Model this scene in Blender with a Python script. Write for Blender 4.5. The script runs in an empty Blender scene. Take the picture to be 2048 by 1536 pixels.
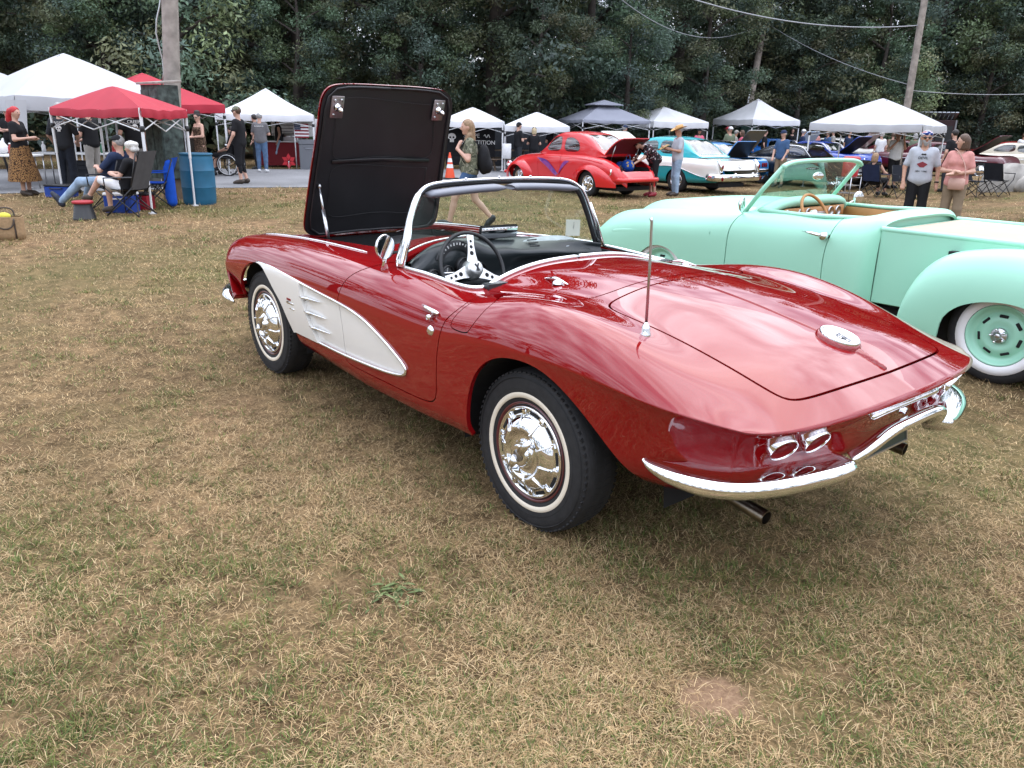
import bpy, math, random
import numpy as np
from mathutils import Vector, Matrix
random.seed(7); RNG = np.random.default_rng(11)
SC = bpy.context.scene
COL = SC.collection
rad = math.radians

# ------------------------------------------------------------------ camera
CAM = np.array([-2.1885, 2.7323, 1.5653]); YAW = rad(-39.637); PITCH = rad(18.197); ROLL = rad(-1.151)
FOC = 1582.15                                     # focal length in pixels of a 2048 px wide frame
def cam_axes():
    cy, sy, cp, sp = math.cos(YAW), math.sin(YAW), math.cos(PITCH), math.sin(PITCH)
    f = np.array([cy*cp, sy*cp, -sp]); r = np.array([sy, -cy, 0.]); d = np.cross(f, r)
    cr, sr = math.cos(ROLL), math.sin(ROLL)
    return cr*r+sr*d, -sr*r+cr*d, f
_r, _d, _f = cam_axes()
cam = bpy.data.cameras.new('camera'); cam.sensor_fit = 'HORIZONTAL'; cam.sensor_width = 36.0
cam.lens = 36.0*FOC/2048.0; cam.clip_start = 0.05; cam.clip_end = 2000
camo = bpy.data.objects.new('camera', cam); COL.objects.link(camo)
camo.matrix_world = Matrix(((_r[0], -_d[0], -_f[0], CAM[0]), (_r[1], -_d[1], -_f[1], CAM[1]), (_r[2], -_d[2], -_f[2], CAM[2]), (0, 0, 0, 1)))
SC.camera = camo
FWD = np.array([math.cos(YAW), math.sin(YAW)]); RGT = np.array([math.sin(YAW), -math.cos(YAW)])
def at(depth, lat, z=0.0):
    """ground point so many metres ahead of the viewpoint and to its right"""
    p = CAM[:2]+depth*FWD+lat*RGT
    return (float(p[0]), float(p[1]), z)
VIEW = YAW                                         # heading that looks away from the viewpoint

# ------------------------------------------------------------------ light
SUN_EL, SUN_AZ = rad(58), rad(-66)                 # azimuth measured from +X towards +Y
SC.view_settings.view_transform = 'Standard'; SC.view_settings.look = 'None'
SC.view_settings.exposure = 0.70; SC.view_settings.gamma = 1.0; SC.view_settings.use_curve_mapping = False
SC.cycles.max_bounces = 7; SC.cycles.diffuse_bounces = 2; SC.cycles.glossy_bounces = 4; SC.cycles.transmission_bounces = 4; SC.cycles.transparent_max_bounces = 8
W = bpy.data.worlds.new('World'); SC.world = W; W.use_nodes = True
def build_world():
    nt = W.node_tree; N = nt.nodes; L = nt.links; N.clear()
    sky = N.new('ShaderNodeTexSky'); sky.sky_type = 'NISHITA'; sky.sun_disc = False
    sky.sun_elevation = SUN_EL; sky.sun_rotation = rad(90)-SUN_AZ; sky.air_density = 1.0; sky.dust_density = 2.0
    sk = N.new('ShaderNodeMix'); sk.data_type = 'RGBA'; sk.blend_type = 'MULTIPLY'; sk.inputs[0].default_value = 1
    sk.inputs[7].default_value = (0.1, 0.1, 0.1, 1); L.new(sky.outputs[0], sk.inputs[6])
    tc = N.new('ShaderNodeTexCoord')
    sep = N.new('ShaderNodeSeparateXYZ'); L.new(tc.outputs['Generated'], sep.inputs[0])
    # project the direction on a flat cloud deck
    zz = N.new('ShaderNodeMath'); zz.operation = 'ADD'; zz.inputs[1].default_value = 0.12
    ab = N.new('ShaderNodeMath'); ab.operation = 'ABSOLUTE'; L.new(sep.outputs[2], ab.inputs[0]); L.new(ab.outputs[0], zz.inputs[0])
    dx = N.new('ShaderNodeMath'); dx.operation = 'DIVIDE'; L.new(sep.outputs[0], dx.inputs[0]); L.new(zz.outputs[0], dx.inputs[1])
    dy = N.new('ShaderNodeMath'); dy.operation = 'DIVIDE'; L.new(sep.outputs[1], dy.inputs[0]); L.new(zz.outputs[0], dy.inputs[1])
    cb = N.new('ShaderNodeCombineXYZ'); L.new(dx.outputs[0], cb.inputs[0]); L.new(dy.outputs[0], cb.inputs[1])
    n1 = N.new('ShaderNodeTexNoise'); n1.inputs['Scale'].default_value = 1.9; n1.inputs['Detail'].default_value = 7; n1.inputs['Roughness'].default_value = 0.52; n1.inputs['Distortion'].default_value = 0.5
    L.new(cb.outputs[0], n1.inputs['Vector'])
    r1 = N.new('ShaderNodeValToRGB'); r1.color_ramp.elements[0].position = 0.30; r1.color_ramp.elements[1].position = 0.55
    r1.color_ramp.elements[0].color = (0.25, 0.25, 0.25, 1)
    L.new(n1.outputs[0], r1.inputs[0])
    n2 = N.new('ShaderNodeTexNoise'); n2.inputs['Scale'].default_value = 4.2; n2.inputs['Detail'].default_value = 6; n2.inputs['Roughness'].default_value = 0.5
    mp = N.new('ShaderNodeMapping'); mp.inputs['Location'].default_value = (3.1, 7.7, 0); L.new(cb.outputs[0], mp.inputs[0]); L.new(mp.outputs[0], n2.inputs['Vector'])
    r2 = N.new('ShaderNodeValToRGB'); r2.color_ramp.elements[0].position = 0.36; r2.color_ramp.elements[1].position = 0.62
    r2.color_ramp.elements[0].color = (0.52, 0.58, 0.72, 1); r2.color_ramp.elements[1].color = (1.34, 1.40, 1.58, 1)
    L.new(n2.outputs[0], r2.inputs[0])
    mx = N.new('ShaderNodeMix'); mx.data_type = 'RGBA'; L.new(r1.outputs[0], mx.inputs[0]); L.new(sk.outputs[2], mx.inputs[6]); L.new(r2.outputs[0], mx.inputs[7])
    # overcast luminance: the zenith is brighter than the horizon, the same all the way round
    gr = N.new('ShaderNodeMath'); gr.operation = 'MULTIPLY_ADD'; gr.inputs[1].default_value = 1.25; gr.inputs[2].default_value = 0.85; gr.use_clamp = False
    mxz = N.new('ShaderNodeMath'); mxz.operation = 'MAXIMUM'; mxz.inputs[1].default_value = 0.0; L.new(sep.outputs[2], mxz.inputs[0]); L.new(mxz.outputs[0], gr.inputs[0])
    bg = N.new('ShaderNodeBackground'); L.new(gr.outputs[0], bg.inputs[1]); L.new(mx.outputs[2], bg.inputs[0])
    out = N.new('ShaderNodeOutputWorld'); L.new(bg.outputs[0], out.inputs[0])
build_world()
sun = bpy.data.lights.new('sun', 'SUN'); sun.energy = 0.8; sun.angle = rad(70); sun.color = (1.0, 0.96, 0.9)
suno = bpy.data.objects.new('sun', sun); COL.objects.link(suno)
sdir = Vector((math.cos(SUN_EL)*math.cos(SUN_AZ), math.cos(SUN_EL)*math.sin(SUN_AZ), math.sin(SUN_EL)))
suno.rotation_euler = sdir.to_track_quat('Z', 'Y').to_euler(); suno.location = (0, 0, 30)

# ------------------------------------------------------------------ materials
MATS = {}
def mat(name, col, rough=0.6, metal=0.0, coat=0.0, var=0.0, scale=8.0, bump=0.0, bscale=60.0, spec=0.5, trans=0.0, sub=None, coatr=0.03, sheen=0.0):
    if name in MATS: return MATS[name]
    m = bpy.data.materials.new(name); m.use_nodes = True; nt = m.node_tree; b = nt.nodes['Principled BSDF']
    b.inputs['Base Color'].default_value = (*col, 1); b.inputs['Roughness'].default_value = rough; b.inputs['Metallic'].default_value = metal
    b.inputs['Coat Weight'].default_value = coat; b.inputs['Coat Roughness'].default_value = coatr; b.inputs['Specular IOR Level'].default_value = spec
    b.inputs['Transmission Weight'].default_value = trans; b.inputs['Sheen Weight'].default_value = sheen
    tc = nt.nodes.new('ShaderNodeTexCoord')
    if var > 0:
        n = nt.nodes.new('ShaderNodeTexNoise'); n.inputs['Scale'].default_value = scale; n.inputs['Detail'].default_value = 5; nt.links.new(tc.outputs['Object'], n.inputs['Vector'])
        mr = nt.nodes.new('ShaderNodeMapRange'); mr.inputs[1].default_value = 0.3; mr.inputs[2].default_value = 0.7; mr.inputs[3].default_value = 1-var; mr.inputs[4].default_value = 1+var
        nt.links.new(n.outputs[0], mr.inputs[0])
        mx = nt.nodes.new('ShaderNodeMix'); mx.data_type = 'RGBA'; mx.blend_type = 'MULTIPLY'; mx.inputs[0].default_value = 1; mx.inputs[6].default_value = (*col, 1)
        nt.links.new(mr.outputs[0], mx.inputs[7]); nt.links.new(mx.outputs[2], b.inputs['Base Color'])
    if bump > 0:
        n2 = nt.nodes.new('ShaderNodeTexNoise'); n2.inputs['Scale'].default_value = bscale; n2.inputs['Detail'].default_value = 4; nt.links.new(tc.outputs['Object'], n2.inputs['Vector'])
        bp = nt.nodes.new('ShaderNodeBump'); bp.inputs['Strength'].default_value = bump; bp.inputs['Distance'].default_value = 0.01
        nt.links.new(n2.outputs[0], bp.inputs['Height']); nt.links.new(bp.outputs[0], b.inputs['Normal'])
    MATS[name] = m
    return m
def glass(name, tint=(0.9, 0.96, 0.93), alpha=0.16, rough=0.0):
    """thin pane: clear with a Fresnel reflection"""
    if name in MATS: return MATS[name]
    m = bpy.data.materials.new(name); m.use_nodes = True; nt = m.node_tree; nt.nodes.clear()
    t = nt.nodes.new('ShaderNodeBsdfTransparent'); t.inputs[0].default_value = (*tint, 1)
    g = nt.nodes.new('ShaderNodeBsdfGlossy'); g.inputs['Roughness'].default_value = rough; g.inputs[0].default_value = (1, 1, 1, 1)
    fr = nt.nodes.new('ShaderNodeFresnel'); fr.inputs[0].default_value = 1.5
    mu = nt.nodes.new('ShaderNodeMath'); mu.operation = 'ADD'; mu.inputs[1].default_value = alpha; nt.links.new(fr.outputs[0], mu.inputs[0]); mu.use_clamp = True
    if alpha == 0: mu.inputs[1].default_value = 0
    mx = nt.nodes.new('ShaderNodeMixShader'); nt.links.new(mu.outputs[0], mx.inputs[0]); nt.links.new(t.outputs[0], mx.inputs[1]); nt.links.new(g.outputs[0], mx.inputs[2])
    o = nt.nodes.new('ShaderNodeOutputMaterial'); nt.links.new(mx.outputs[0], o.inputs[0])
    MATS[name] = m
    return m
CHROME = mat('chrome', (0.86, 0.87, 0.88), 0.05, 1.0)
CHROME_DULL = mat('brushed_metal', (0.55, 0.55, 0.56), 0.28, 1.0)
RUBBER = mat('rubber', (0.014, 0.014, 0.015), 0.75, var=0.3, scale=30, bump=0.1, bscale=120)
BLACK = mat('black_plastic', (0.012, 0.012, 0.013), 0.45)
MATTE = mat('matte_black', (0.01, 0.01, 0.011), 0.9)
STEEL = mat('painted_steel', (0.75, 0.76, 0.77), 0.4, var=0.06)

# ------------------------------------------------------------------ mesh helpers
def link(o, parent=None):
    COL.objects.link(o)
    if parent is not None: o.parent = parent
    return o
def mesh(name, V, F, m=None, parent=None, smooth=True, sharp=None):
    me = bpy.data.meshes.new(name); V = np.asarray(V, float)
    me.from_pydata(V.tolist(), [], [tuple(int(i) for i in f) for f in F]); me.update()
    if smooth: me.polygons.foreach_set('use_smooth', [True]*len(me.polygons))
    if smooth and sharp: me.set_sharp_from_angle(angle=rad(sharp))
    if m: me.materials.append(m)
    return link(bpy.data.objects.new(name, me), parent)
def tag(o, label, cat=None, group=None, kind=None):
    if label: o['label'] = label
    if cat: o['category'] = cat
    if group: o['group'] = group
    if kind: o['kind'] = kind
    return o
def thing(name, label, cat, loc=(0, 0, 0), rz=0.0, group=None):
    o = bpy.data.objects.new(name, None); o.empty_display_size = 0.1; link(o)
    o.location = loc; o.rotation_euler = (0, 0, rz)
    return tag(o, label, cat, group)
def dup(o, parent=None):
    c = o.copy(); COL.objects.link(c); c.parent = parent
    for ch in list(o.children): dup(ch, c)
    return c
def move(P, d=(0, 0, 0), rz=0.0):
    V, F = P; V = np.asarray(V, float); c, s = math.cos(rz), math.sin(rz)
    return (V@np.array([[c, s, 0], [-s, c, 0], [0, 0, 1]])+np.array(d), F)
def rot(P, axis, a):
    R = np.array(Matrix.Rotation(a, 3, axis)); return (np.asarray(P[0])@R.T, P[1])
def join(*Ps):
    V = []; F = []; n = 0
    for v, f in Ps:
        V.append(np.asarray(v, float)); F += [tuple(i+n for i in q) for q in f]; n += len(v)
    return np.concatenate(V), F
def box(cx, cy, cz, sx, sy, sz, bev=0.0):
    """axis box given by centre and size, with chamfered vertical and horizontal edges when bev > 0"""
    if bev <= 0:
        V = [(cx+sx/2*a, cy+sy/2*b, cz+sz/2*c) for c in (-1, 1) for b in (-1, 1) for a in (-1, 1)]
        return np.array(V), [(0, 2, 3, 1), (4, 5, 7, 6), (0, 1, 5, 4), (2, 6, 7, 3), (0, 4, 6, 2), (1, 3, 7, 5)]
    bev = min(bev, sx/2.01, sy/2.01, sz/2.01)
    def ring(ix, z):
        hx, hy = sx/2-ix, sy/2-ix; b = bev
        return [(cx+hx, cy-hy+b, z), (cx+hx, cy+hy-b, z), (cx+hx-b, cy+hy, z), (cx-hx+b, cy+hy, z), (cx-hx, cy+hy-b, z), (cx-hx, cy-hy+b, z), (cx-hx+b, cy-hy, z), (cx+hx-b, cy-hy, z)]
    b2 = bev*0.6
    R = [ring(b2, cz-sz/2), ring(0, cz-sz/2+b2), ring(0, cz+sz/2-b2), ring(b2, cz+sz/2)]
    V = [p for r in R for p in r]; F = [tuple(range(7, -1, -1)), tuple(range(24, 32))]
    for k in range(3):
        for i in range(8): F.append((k*8+i, k*8+(i+1) % 8, (k+1)*8+(i+1) % 8, (k+1)*8+i))
    return np.array(V), F
def tube(pts, r, n=10, caps=True, flat=None):
    """tube along a polyline; r scalar or list; flat=(a,b) gives an elliptic section"""
    P = np.asarray(pts, float); m = len(P); rr = np.full(m, r) if np.isscalar(r) else np.asarray(r, float)
    T = np.gradient(P, axis=0); T /= np.linalg.norm(T, axis=1)[:, None]+1e-12
    up = np.array([0, 0, 1.]) if abs(T[0][2]) < 0.9 else np.array([1., 0, 0])
    V = []; a = np.linspace(0, 2*np.pi, n, endpoint=False); u = None
    for i in range(m):
        if u is None: u = np.cross(T[i], up)
        u = u-T[i]*(u@T[i]); u /= np.linalg.norm(u)+1e-12; w = np.cross(T[i], u)
        fa, fb = flat if flat else (1, 1)
        V.append(P[i]+rr[i]*(np.cos(a)[:, None]*u*fa+np.sin(a)[:, None]*w*fb))
    V = np.concatenate(V); F = []
    for k in range(m-1):
        for i in range(n): F.append((k*n+i, k*n+(i+1) % n, (k+1)*n+(i+1) % n, (k+1)*n+i))
    if caps: F.append(tuple(range(n-1, -1, -1))); F.append(tuple((m-1)*n+i for i in range(n)))
    return V, F
def rod(a, b, r, r2=None, n=8): return tube([a, b], [r, r if r2 is None else r2], n)
def lathe(prof, n=32, axis='Z', a0=0, a1=2*math.pi):
    """revolve (radius, height) pairs; axis Y puts the height along +Y"""
    full = abs(a1-a0-2*math.pi) < 1e-6; a = np.linspace(a0, a1, n, endpoint=not full); V = []
    for r, h in prof:
        x, y = r*np.cos(a), r*np.sin(a)
        V.append(np.stack([x, y, np.full(n, h)], 1) if axis == 'Z' else np.stack([x, np.full(n, h), y], 1) if axis == 'Y' else np.stack([np.full(n, h), x, y], 1))
    V = np.concatenate(V); F = []
    for k in range(len(prof)-1):
        for i in range(n if full else n-1):
            q = (k*n+i, k*n+(i+1) % n, (k+1)*n+(i+1) % n, (k+1)*n+i); F.append(q if axis != 'Y' else q[::-1])
    return V, F
def prism(poly, z0, z1, axis='Z'):
    """extrude a 2-D polygon: axis Z -> (x,y), axis Y -> (x,z), axis X -> (y,z)"""
    n = len(poly); f = {'Z': lambda p, h: (p[0], p[1], h), 'Y': lambda p, h: (p[0], h, p[1]), 'X': lambda p, h: (h, p[0], p[1])}[axis]
    V = [f(p, z0) for p in poly]+[f(p, z1) for p in poly]
    F = [tuple(range(n-1, -1, -1)), tuple(range(n, 2*n))]+[(i, (i+1) % n, n+(i+1) % n, n+i) for i in range(n)]
    return np.array(V, float), F
def ell(c, r, n=14, m=10):
    prof = [(math.sin(math.pi*k/m), -math.cos(math.pi*k/m)) for k in range(m+1)]; prof[0] = (1e-4, -1); prof[-1] = (1e-4, 1)
    V, F = lathe(prof, n); return V*np.array(r)+np.array(c), F
def spline1(t, Y, tq):
    """natural cubic spline, Y (n,k)"""
    t = np.asarray(t, float); Y = np.asarray(Y, float); n = len(t); h = np.diff(t)
    A = np.zeros((n, n)); B = np.zeros((n,)+Y.shape[1:]); A[0, 0] = A[-1, -1] = 1
    for i in range(1, n-1):
        A[i, i-1] = h[i-1]; A[i, i] = 2*(h[i-1]+h[i]); A[i, i+1] = h[i]
        B[i] = 6*((Y[i+1]-Y[i])/h[i]-(Y[i]-Y[i-1])/h[i-1])
    M = np.linalg.solve(A, B.reshape(n, -1)).reshape(B.shape)
    k = np.clip(np.searchsorted(t, tq, side='right')-1, 0, n-2); u = tq-t[k]; w = t[k+1]-tq; hh = h[k]
    sh = (-1,)+(1,)*(Y.ndim-1); u, w, hh = u.reshape(sh), w.reshape(sh), hh.reshape(sh)
    return M[k]*w**3/(6*hh)+M[k+1]*u**3/(6*hh)+(Y[k]/hh-M[k]*hh/6)*w+(Y[k+1]/hh-M[k+1]*hh/6)*u
def curve(pts, n=40, closed=False):
    P = np.asarray(pts, float)
    if closed: P = np.concatenate([P[-3:], P, P[:4]])
    s = np.concatenate([[0], np.cumsum(np.sqrt(np.linalg.norm(np.diff(P, axis=0), axis=1)))])
    if closed: return spline1(s, P, np.linspace(s[3], s[-4], n, endpoint=False))
    return spline1(s, P, np.linspace(0, s[-1], n))
def bispline(net, nu, nv, tu=None, tv=None):
    net = np.asarray(net, float)
    if tu is None: tu = np.concatenate([[0], np.cumsum(np.linalg.norm(np.diff(net, axis=0), axis=2).mean(1))])
    if tv is None: tv = np.concatenate([[0], np.cumsum(np.linalg.norm(np.diff(net, axis=1), axis=2).mean(0))])
    a = spline1(tu, net, np.linspace(tu[0], tu[-1], nu)); b = spline1(tv, a.transpose(1, 0, 2), np.linspace(tv[0], tv[-1], nv))
    return b.transpose(1, 0, 2)
def gridfaces(nu, nv, off=0, flip=False):
    F = []
    for i in range(nu-1):
        for j in range(nv-1):
            q = (off+i*nv+j, off+i*nv+j+1, off+(i+1)*nv+j+1, off+(i+1)*nv+j); F.append(q[::-1] if flip else q)
    return F
def weld(P, tol=1e-4):
    V, F = P; key = {}; idx = []; out = []
    for v in np.round(V/tol).astype(np.int64):
        k = tuple(v)
        if k not in key: key[k] = len(out); out.append(len(idx))
        idx.append(key[k])
    V2 = V[out]; F2 = []
    for f in F:
        g = [idx[i] for i in f]; g = [a for i, a in enumerate(g) if a != g[i-1]]
        if len(g) > 2 and len(set(g)) == len(g): F2.append(tuple(g))
    return V2, F2
def mirror(P):
    V, F = P; V2 = V*np.array([1, -1, 1]); return weld(join((V, F), (V2, [f[::-1] for f in F])))
def sdpoly(px, py, poly):
    """signed distance to a closed polygon, negative inside"""
    P = np.asarray(poly, float); d = np.full(px.shape, 1e9); ins = np.zeros(px.shape, bool); n = len(P)
    for i in range(n):
        a, b = P[i], P[(i+1) % n]; e = b-a; wx, wy = px-a[0], py-a[1]
        t = np.clip((wx*e[0]+wy*e[1])/(e@e+1e-12), 0, 1); d = np.minimum(d, (wx-e[0]*t)**2+(wy-e[1]*t)**2)
        c = (a[1] > py) != (b[1] > py)
        with np.errstate(divide='ignore', invalid='ignore'): ins ^= c & (px < e[0]*(py-a[1])/(e[1] if e[1] != 0 else 1e-12)+a[0])
    d = np.sqrt(d); return np.where(ins, -d, d)
def clip(P, d, lev=0.0, keep='out'):
    """part of the mesh where d > lev (out) or d < lev (in)"""
    V, F = P; s = d-lev if keep == 'out' else lev-d
    Vl = [tuple(v) for v in V]; cut = {}; out = []
    def cross(a, b):
        k = (a, b) if a < b else (b, a)
        if k not in cut:
            t = s[k[0]]/(s[k[0]]-s[k[1]]); t = min(max(t, 0.001), 0.999); cut[k] = len(Vl); Vl.append(tuple(V[k[0]]+t*(V[k[1]]-V[k[0]])))
        return cut[k]
    pos = s > 0
    for f in F:
        k = sum(1 for i in f if pos[i])
        if k == len(f): out.append(f)
        elif k:
            g = []
            for i, a in enumerate(f):
                b = f[(i+1) % len(f)]
                if pos[a]: g.append(a)
                if pos[a] != pos[b]: g.append(cross(a, b))
            if len(g) > 2: out.append(tuple(g))
    return compact(np.array(Vl), out)
def compact(V, F):
    used = sorted({i for f in F for i in f}); mp = {a: i for i, a in enumerate(used)}
    return (V[used] if used else np.zeros((0, 3))), [tuple(mp[i] for i in f) for f in F]
def vnormals(V, F):
    ln = np.fromiter((len(f) for f in F), int, len(F)); fl = np.fromiter((i for f in F for i in f), int, int(ln.sum())); st = np.concatenate([[0], np.cumsum(ln)[:-1]])
    n = np.cross(V[fl[st+2]]-V[fl[st]], V[fl[st+ln-1]]-V[fl[st+1]]); N = np.zeros_like(V); r = np.repeat(n, ln, 0)
    for k in range(3): N[:, k] = np.bincount(fl, r[:, k], len(V))
    return N/(np.linalg.norm(N, axis=1)[:, None]+1e-12)
def flange(P, t=0.012):
    """turn the free edges of a skin inwards by t so that it has a visible thickness"""
    V, F = P; N = vnormals(V, F); cnt = {}
    for f in F:
        for i, a in enumerate(f):
            b = f[(i+1) % len(f)]; k = (min(a, b), max(a, b)); cnt[k] = None if k in cnt else (a, b)
    E = [e for e in cnt.values() if e]; vs = sorted({i for e in E for i in e}); n = len(V); top = {a: n+i for i, a in enumerate(vs)}; bot = {a: n+len(vs)+i for i, a in enumerate(vs)}
    V2 = np.concatenate([V, V[vs], V[vs]-N[vs]*t]); F2 = list(F)+[(top[b], top[a], bot[a], bot[b]) for a, b in E]
    return V2, F2
def mapz(P, fn):
    V = np.array(P[0], float); return (np.array([fn(*v) for v in V]), P[1])
def text(name, s, size, m, parent, M, depth=0.002, spacing=1.0):
    c = bpy.data.curves.new(name, 'FONT'); c.body = s; c.size = size; c.extrude = depth; c.align_x = 'CENTER'; c.align_y = 'CENTER'; c.space_character = spacing
    o = bpy.data.objects.new(name, c); COL.objects.link(o); dg = bpy.context.evaluated_depsgraph_get()
    me = bpy.data.meshes.new_from_object(o.evaluated_get(dg)); bpy.data.objects.remove(o); bpy.data.curves.remove(c)
    me.materials.clear(); me.materials.append(m); me.name = name
    o = link(bpy.data.objects.new(name, me), parent); o.matrix_local = M
    return o
def frame(o, xdir, ydir):
    """matrix with local X, Y along the given directions at point o"""
    x = Vector(xdir).normalized(); y = Vector(ydir); y = (y-x*y.dot(x)).normalized(); z = x.cross(y)
    return Matrix(((x[0], y[0], z[0], o[0]), (x[1], y[1], z[1], o[1]), (x[2], y[2], z[2], o[2]), (0, 0, 0, 1)))
# ================================================================== ground, road, grass, trees
def vnoise(x, y, seed=0, octs=4, scale=1.0):
    """smooth value noise in 0..1"""
    x = np.asarray(x, float)*scale; y = np.asarray(y, float)*scale; out = np.zeros_like(x); amp = 1; tot = 0
    for o in range(octs):
        xi = np.floor(x).astype(np.int64); yi = np.floor(y).astype(np.int64); fx = x-xi; fy = y-yi; fx = fx*fx*(3-2*fx); fy = fy*fy*(3-2*fy)
        def h(a, b):
            n = (a*374761393+b*668265263+(seed+o*17)*2147483647) & 0xffffffff; n = ((n ^ (n >> 13))*1274126177) & 0xffffffff; return ((n ^ (n >> 16)) & 0xffff)/65535.0
        v = (h(xi, yi)*(1-fx)+h(xi+1, yi)*fx)*(1-fy)+(h(xi, yi+1)*(1-fx)+h(xi+1, yi+1)*fx)*fy
        out += v*amp; tot += amp; amp *= .5; x = x*2.03+11.3; y = y*2.03+5.7
    return out/tot
def sstep(a, b, x): t = np.clip((np.asarray(x, float)-a)/(b-a), 0, 1); return t*t*(3-2*t)
def height(x, y):
    """gentle bank on the right of the show field"""
    dx, dy = np.asarray(x)-CAM[0], np.asarray(y)-CAM[1]; d = dx*FWD[0]+dy*FWD[1]; l = dx*RGT[0]+dy*RGT[1]
    b = 1.0*sstep(9.8, 18.0, l-.30*(d-18))*sstep(11, 18, d)*(1-sstep(26, 36, d))
    return b-.20*sstep(-4, 2.5, l)*sstep(7, 17, d)*(1-sstep(60, 90, d))
HOLE = (-1.117, 1.071)
def ground_sheet():
    a = np.concatenate([[-900, -400, -200, -120], np.arange(-90, 91, 2.0), [120, 200, 400, 900]]); X, Y = np.meshgrid(a, a, indexing='ij')
    Z = height(X, Y); n = len(a); V = np.stack([X, Y, Z], 2).reshape(-1, 3)
    m = bpy.data.materials.new('dry_turf_soil'); m.use_nodes = True; nt = m.node_tree; b = nt.nodes['Principled BSDF']; b.inputs['Roughness'].default_value = .95; b.inputs['Specular IOR Level'].default_value = .1
    g = nt.nodes.new('ShaderNodeNewGeometry')
    def noise(s, d, r=.6):
        q = nt.nodes.new('ShaderNodeTexNoise'); q.inputs['Scale'].default_value = s; q.inputs['Detail'].default_value = d; q.inputs['Roughness'].default_value = r; nt.links.new(g.outputs['Position'], q.inputs['Vector']); return q
    def ramp(src, stops):
        r = nt.nodes.new('ShaderNodeValToRGB'); e = r.color_ramp.elements
        while len(e) < len(stops): e.new(.5)
        for k, (p, c) in enumerate(stops): e[k].position = p; e[k].color = (*c, 1)
        nt.links.new(src, r.inputs[0]); return r
    fine = ramp(noise(70, 9, .85).outputs[0], [(.30, (.05, .033, .020)), (.48, (.14, .095, .058)), (.62, (.29, .20, .12)), (.8, (.42, .31, .195))])
    big = ramp(noise(.55, 5).outputs[0], [(.35, (.72, .68, .58)), (.5, (.95, .95, .80)), (.65, (1.2, 1.12, 1.0))])
    midn = ramp(noise(7, 6, .7).outputs[0], [(.36, (.55, .53, .50)), (.5, (1, 1, 1)), (.64, (1.45, 1.42, 1.38))]); mm = nt.nodes.new('ShaderNodeMix'); mm.data_type = 'RGBA'; mm.blend_type = 'MULTIPLY'; mm.inputs[0].default_value = 1; nt.links.new(big.outputs[0], mm.inputs[6]); nt.links.new(midn.outputs[0], mm.inputs[7])
    grn = ramp(noise(.23, 6, .65).outputs[0], [(.47, (0, 0, 0)), (.62, (.55, .55, .55))])
    mx = nt.nodes.new('ShaderNodeMix'); mx.data_type = 'RGBA'; mx.blend_type = 'MULTIPLY'; mx.inputs[0].default_value = 1; nt.links.new(fine.outputs[0], mx.inputs[6]); nt.links.new(mm.outputs[2], mx.inputs[7])
    m2 = nt.nodes.new('ShaderNodeMix'); m2.data_type = 'RGBA'; nt.links.new(grn.outputs[0], m2.inputs[0]); nt.links.new(mx.outputs[2], m2.inputs[6]); m2.inputs[7].default_value = (.085, .092, .030, 1)
    # trodden dirt spot with a ragged edge
    vd = nt.nodes.new('ShaderNodeVectorMath'); vd.operation = 'DISTANCE'; vd.inputs[1].default_value = (HOLE[0], HOLE[1], 0); nt.links.new(g.outputs['Position'], vd.inputs[0]); nd = noise(14, 5); ad = nt.nodes.new('ShaderNodeMath'); ad.operation = 'MULTIPLY_ADD'; ad.inputs[1].default_value = -.16; nt.links.new(nd.outputs[0], ad.inputs[0]); nt.links.new(vd.outputs['Value'], ad.inputs[2])
    ms = nt.nodes.new('ShaderNodeMapRange'); ms.inputs[1].default_value = .0; ms.inputs[2].default_value = .06; ms.inputs[3].default_value = 1; ms.inputs[4].default_value = 0; nt.links.new(ad.outputs[0], ms.inputs[0])
    dc = ramp(noise(60, 7, .7).outputs[0], [(.3, (.17, .10, .06)), (.55, (.30, .19, .115)), (.75, (.40, .27, .17))]); m3 = nt.nodes.new('ShaderNodeMix'); m3.data_type = 'RGBA'; nt.links.new(ms.outputs[0], m3.inputs[0]); nt.links.new(m2.outputs[2], m3.inputs[6]); nt.links.new(dc.outputs[0], m3.inputs[7]); m2 = m3
    nt.links.new(m2.outputs[2], b.inputs['Base Color'])
    bp = nt.nodes.new('ShaderNodeBump'); bp.inputs['Strength'].default_value = .6; bp.inputs['Distance'].default_value = .02; nt.links.new(noise(38, 7, .7).outputs[0], bp.inputs['Height']); nt.links.new(bp.outputs[0], b.inputs['Normal'])
    o = mesh('ground', V, gridfaces(n, n, flip=True), m); tag(o, None, kind='structure')
ground_sheet()
ROAD = [(12, -22), (15.2, -13), (16.9, -10), (19.2, -6.5), (21.0, -2), (24.3, -.3), (29, 3), (38, 9), (50, 22), (62, 40), (78, 40), (62, 22), (48, 9), (40, 3), (34.5, -.5), (29.0, -2.6), (26.6, -8.7), (24.5, -14), (21, -22)]
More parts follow.
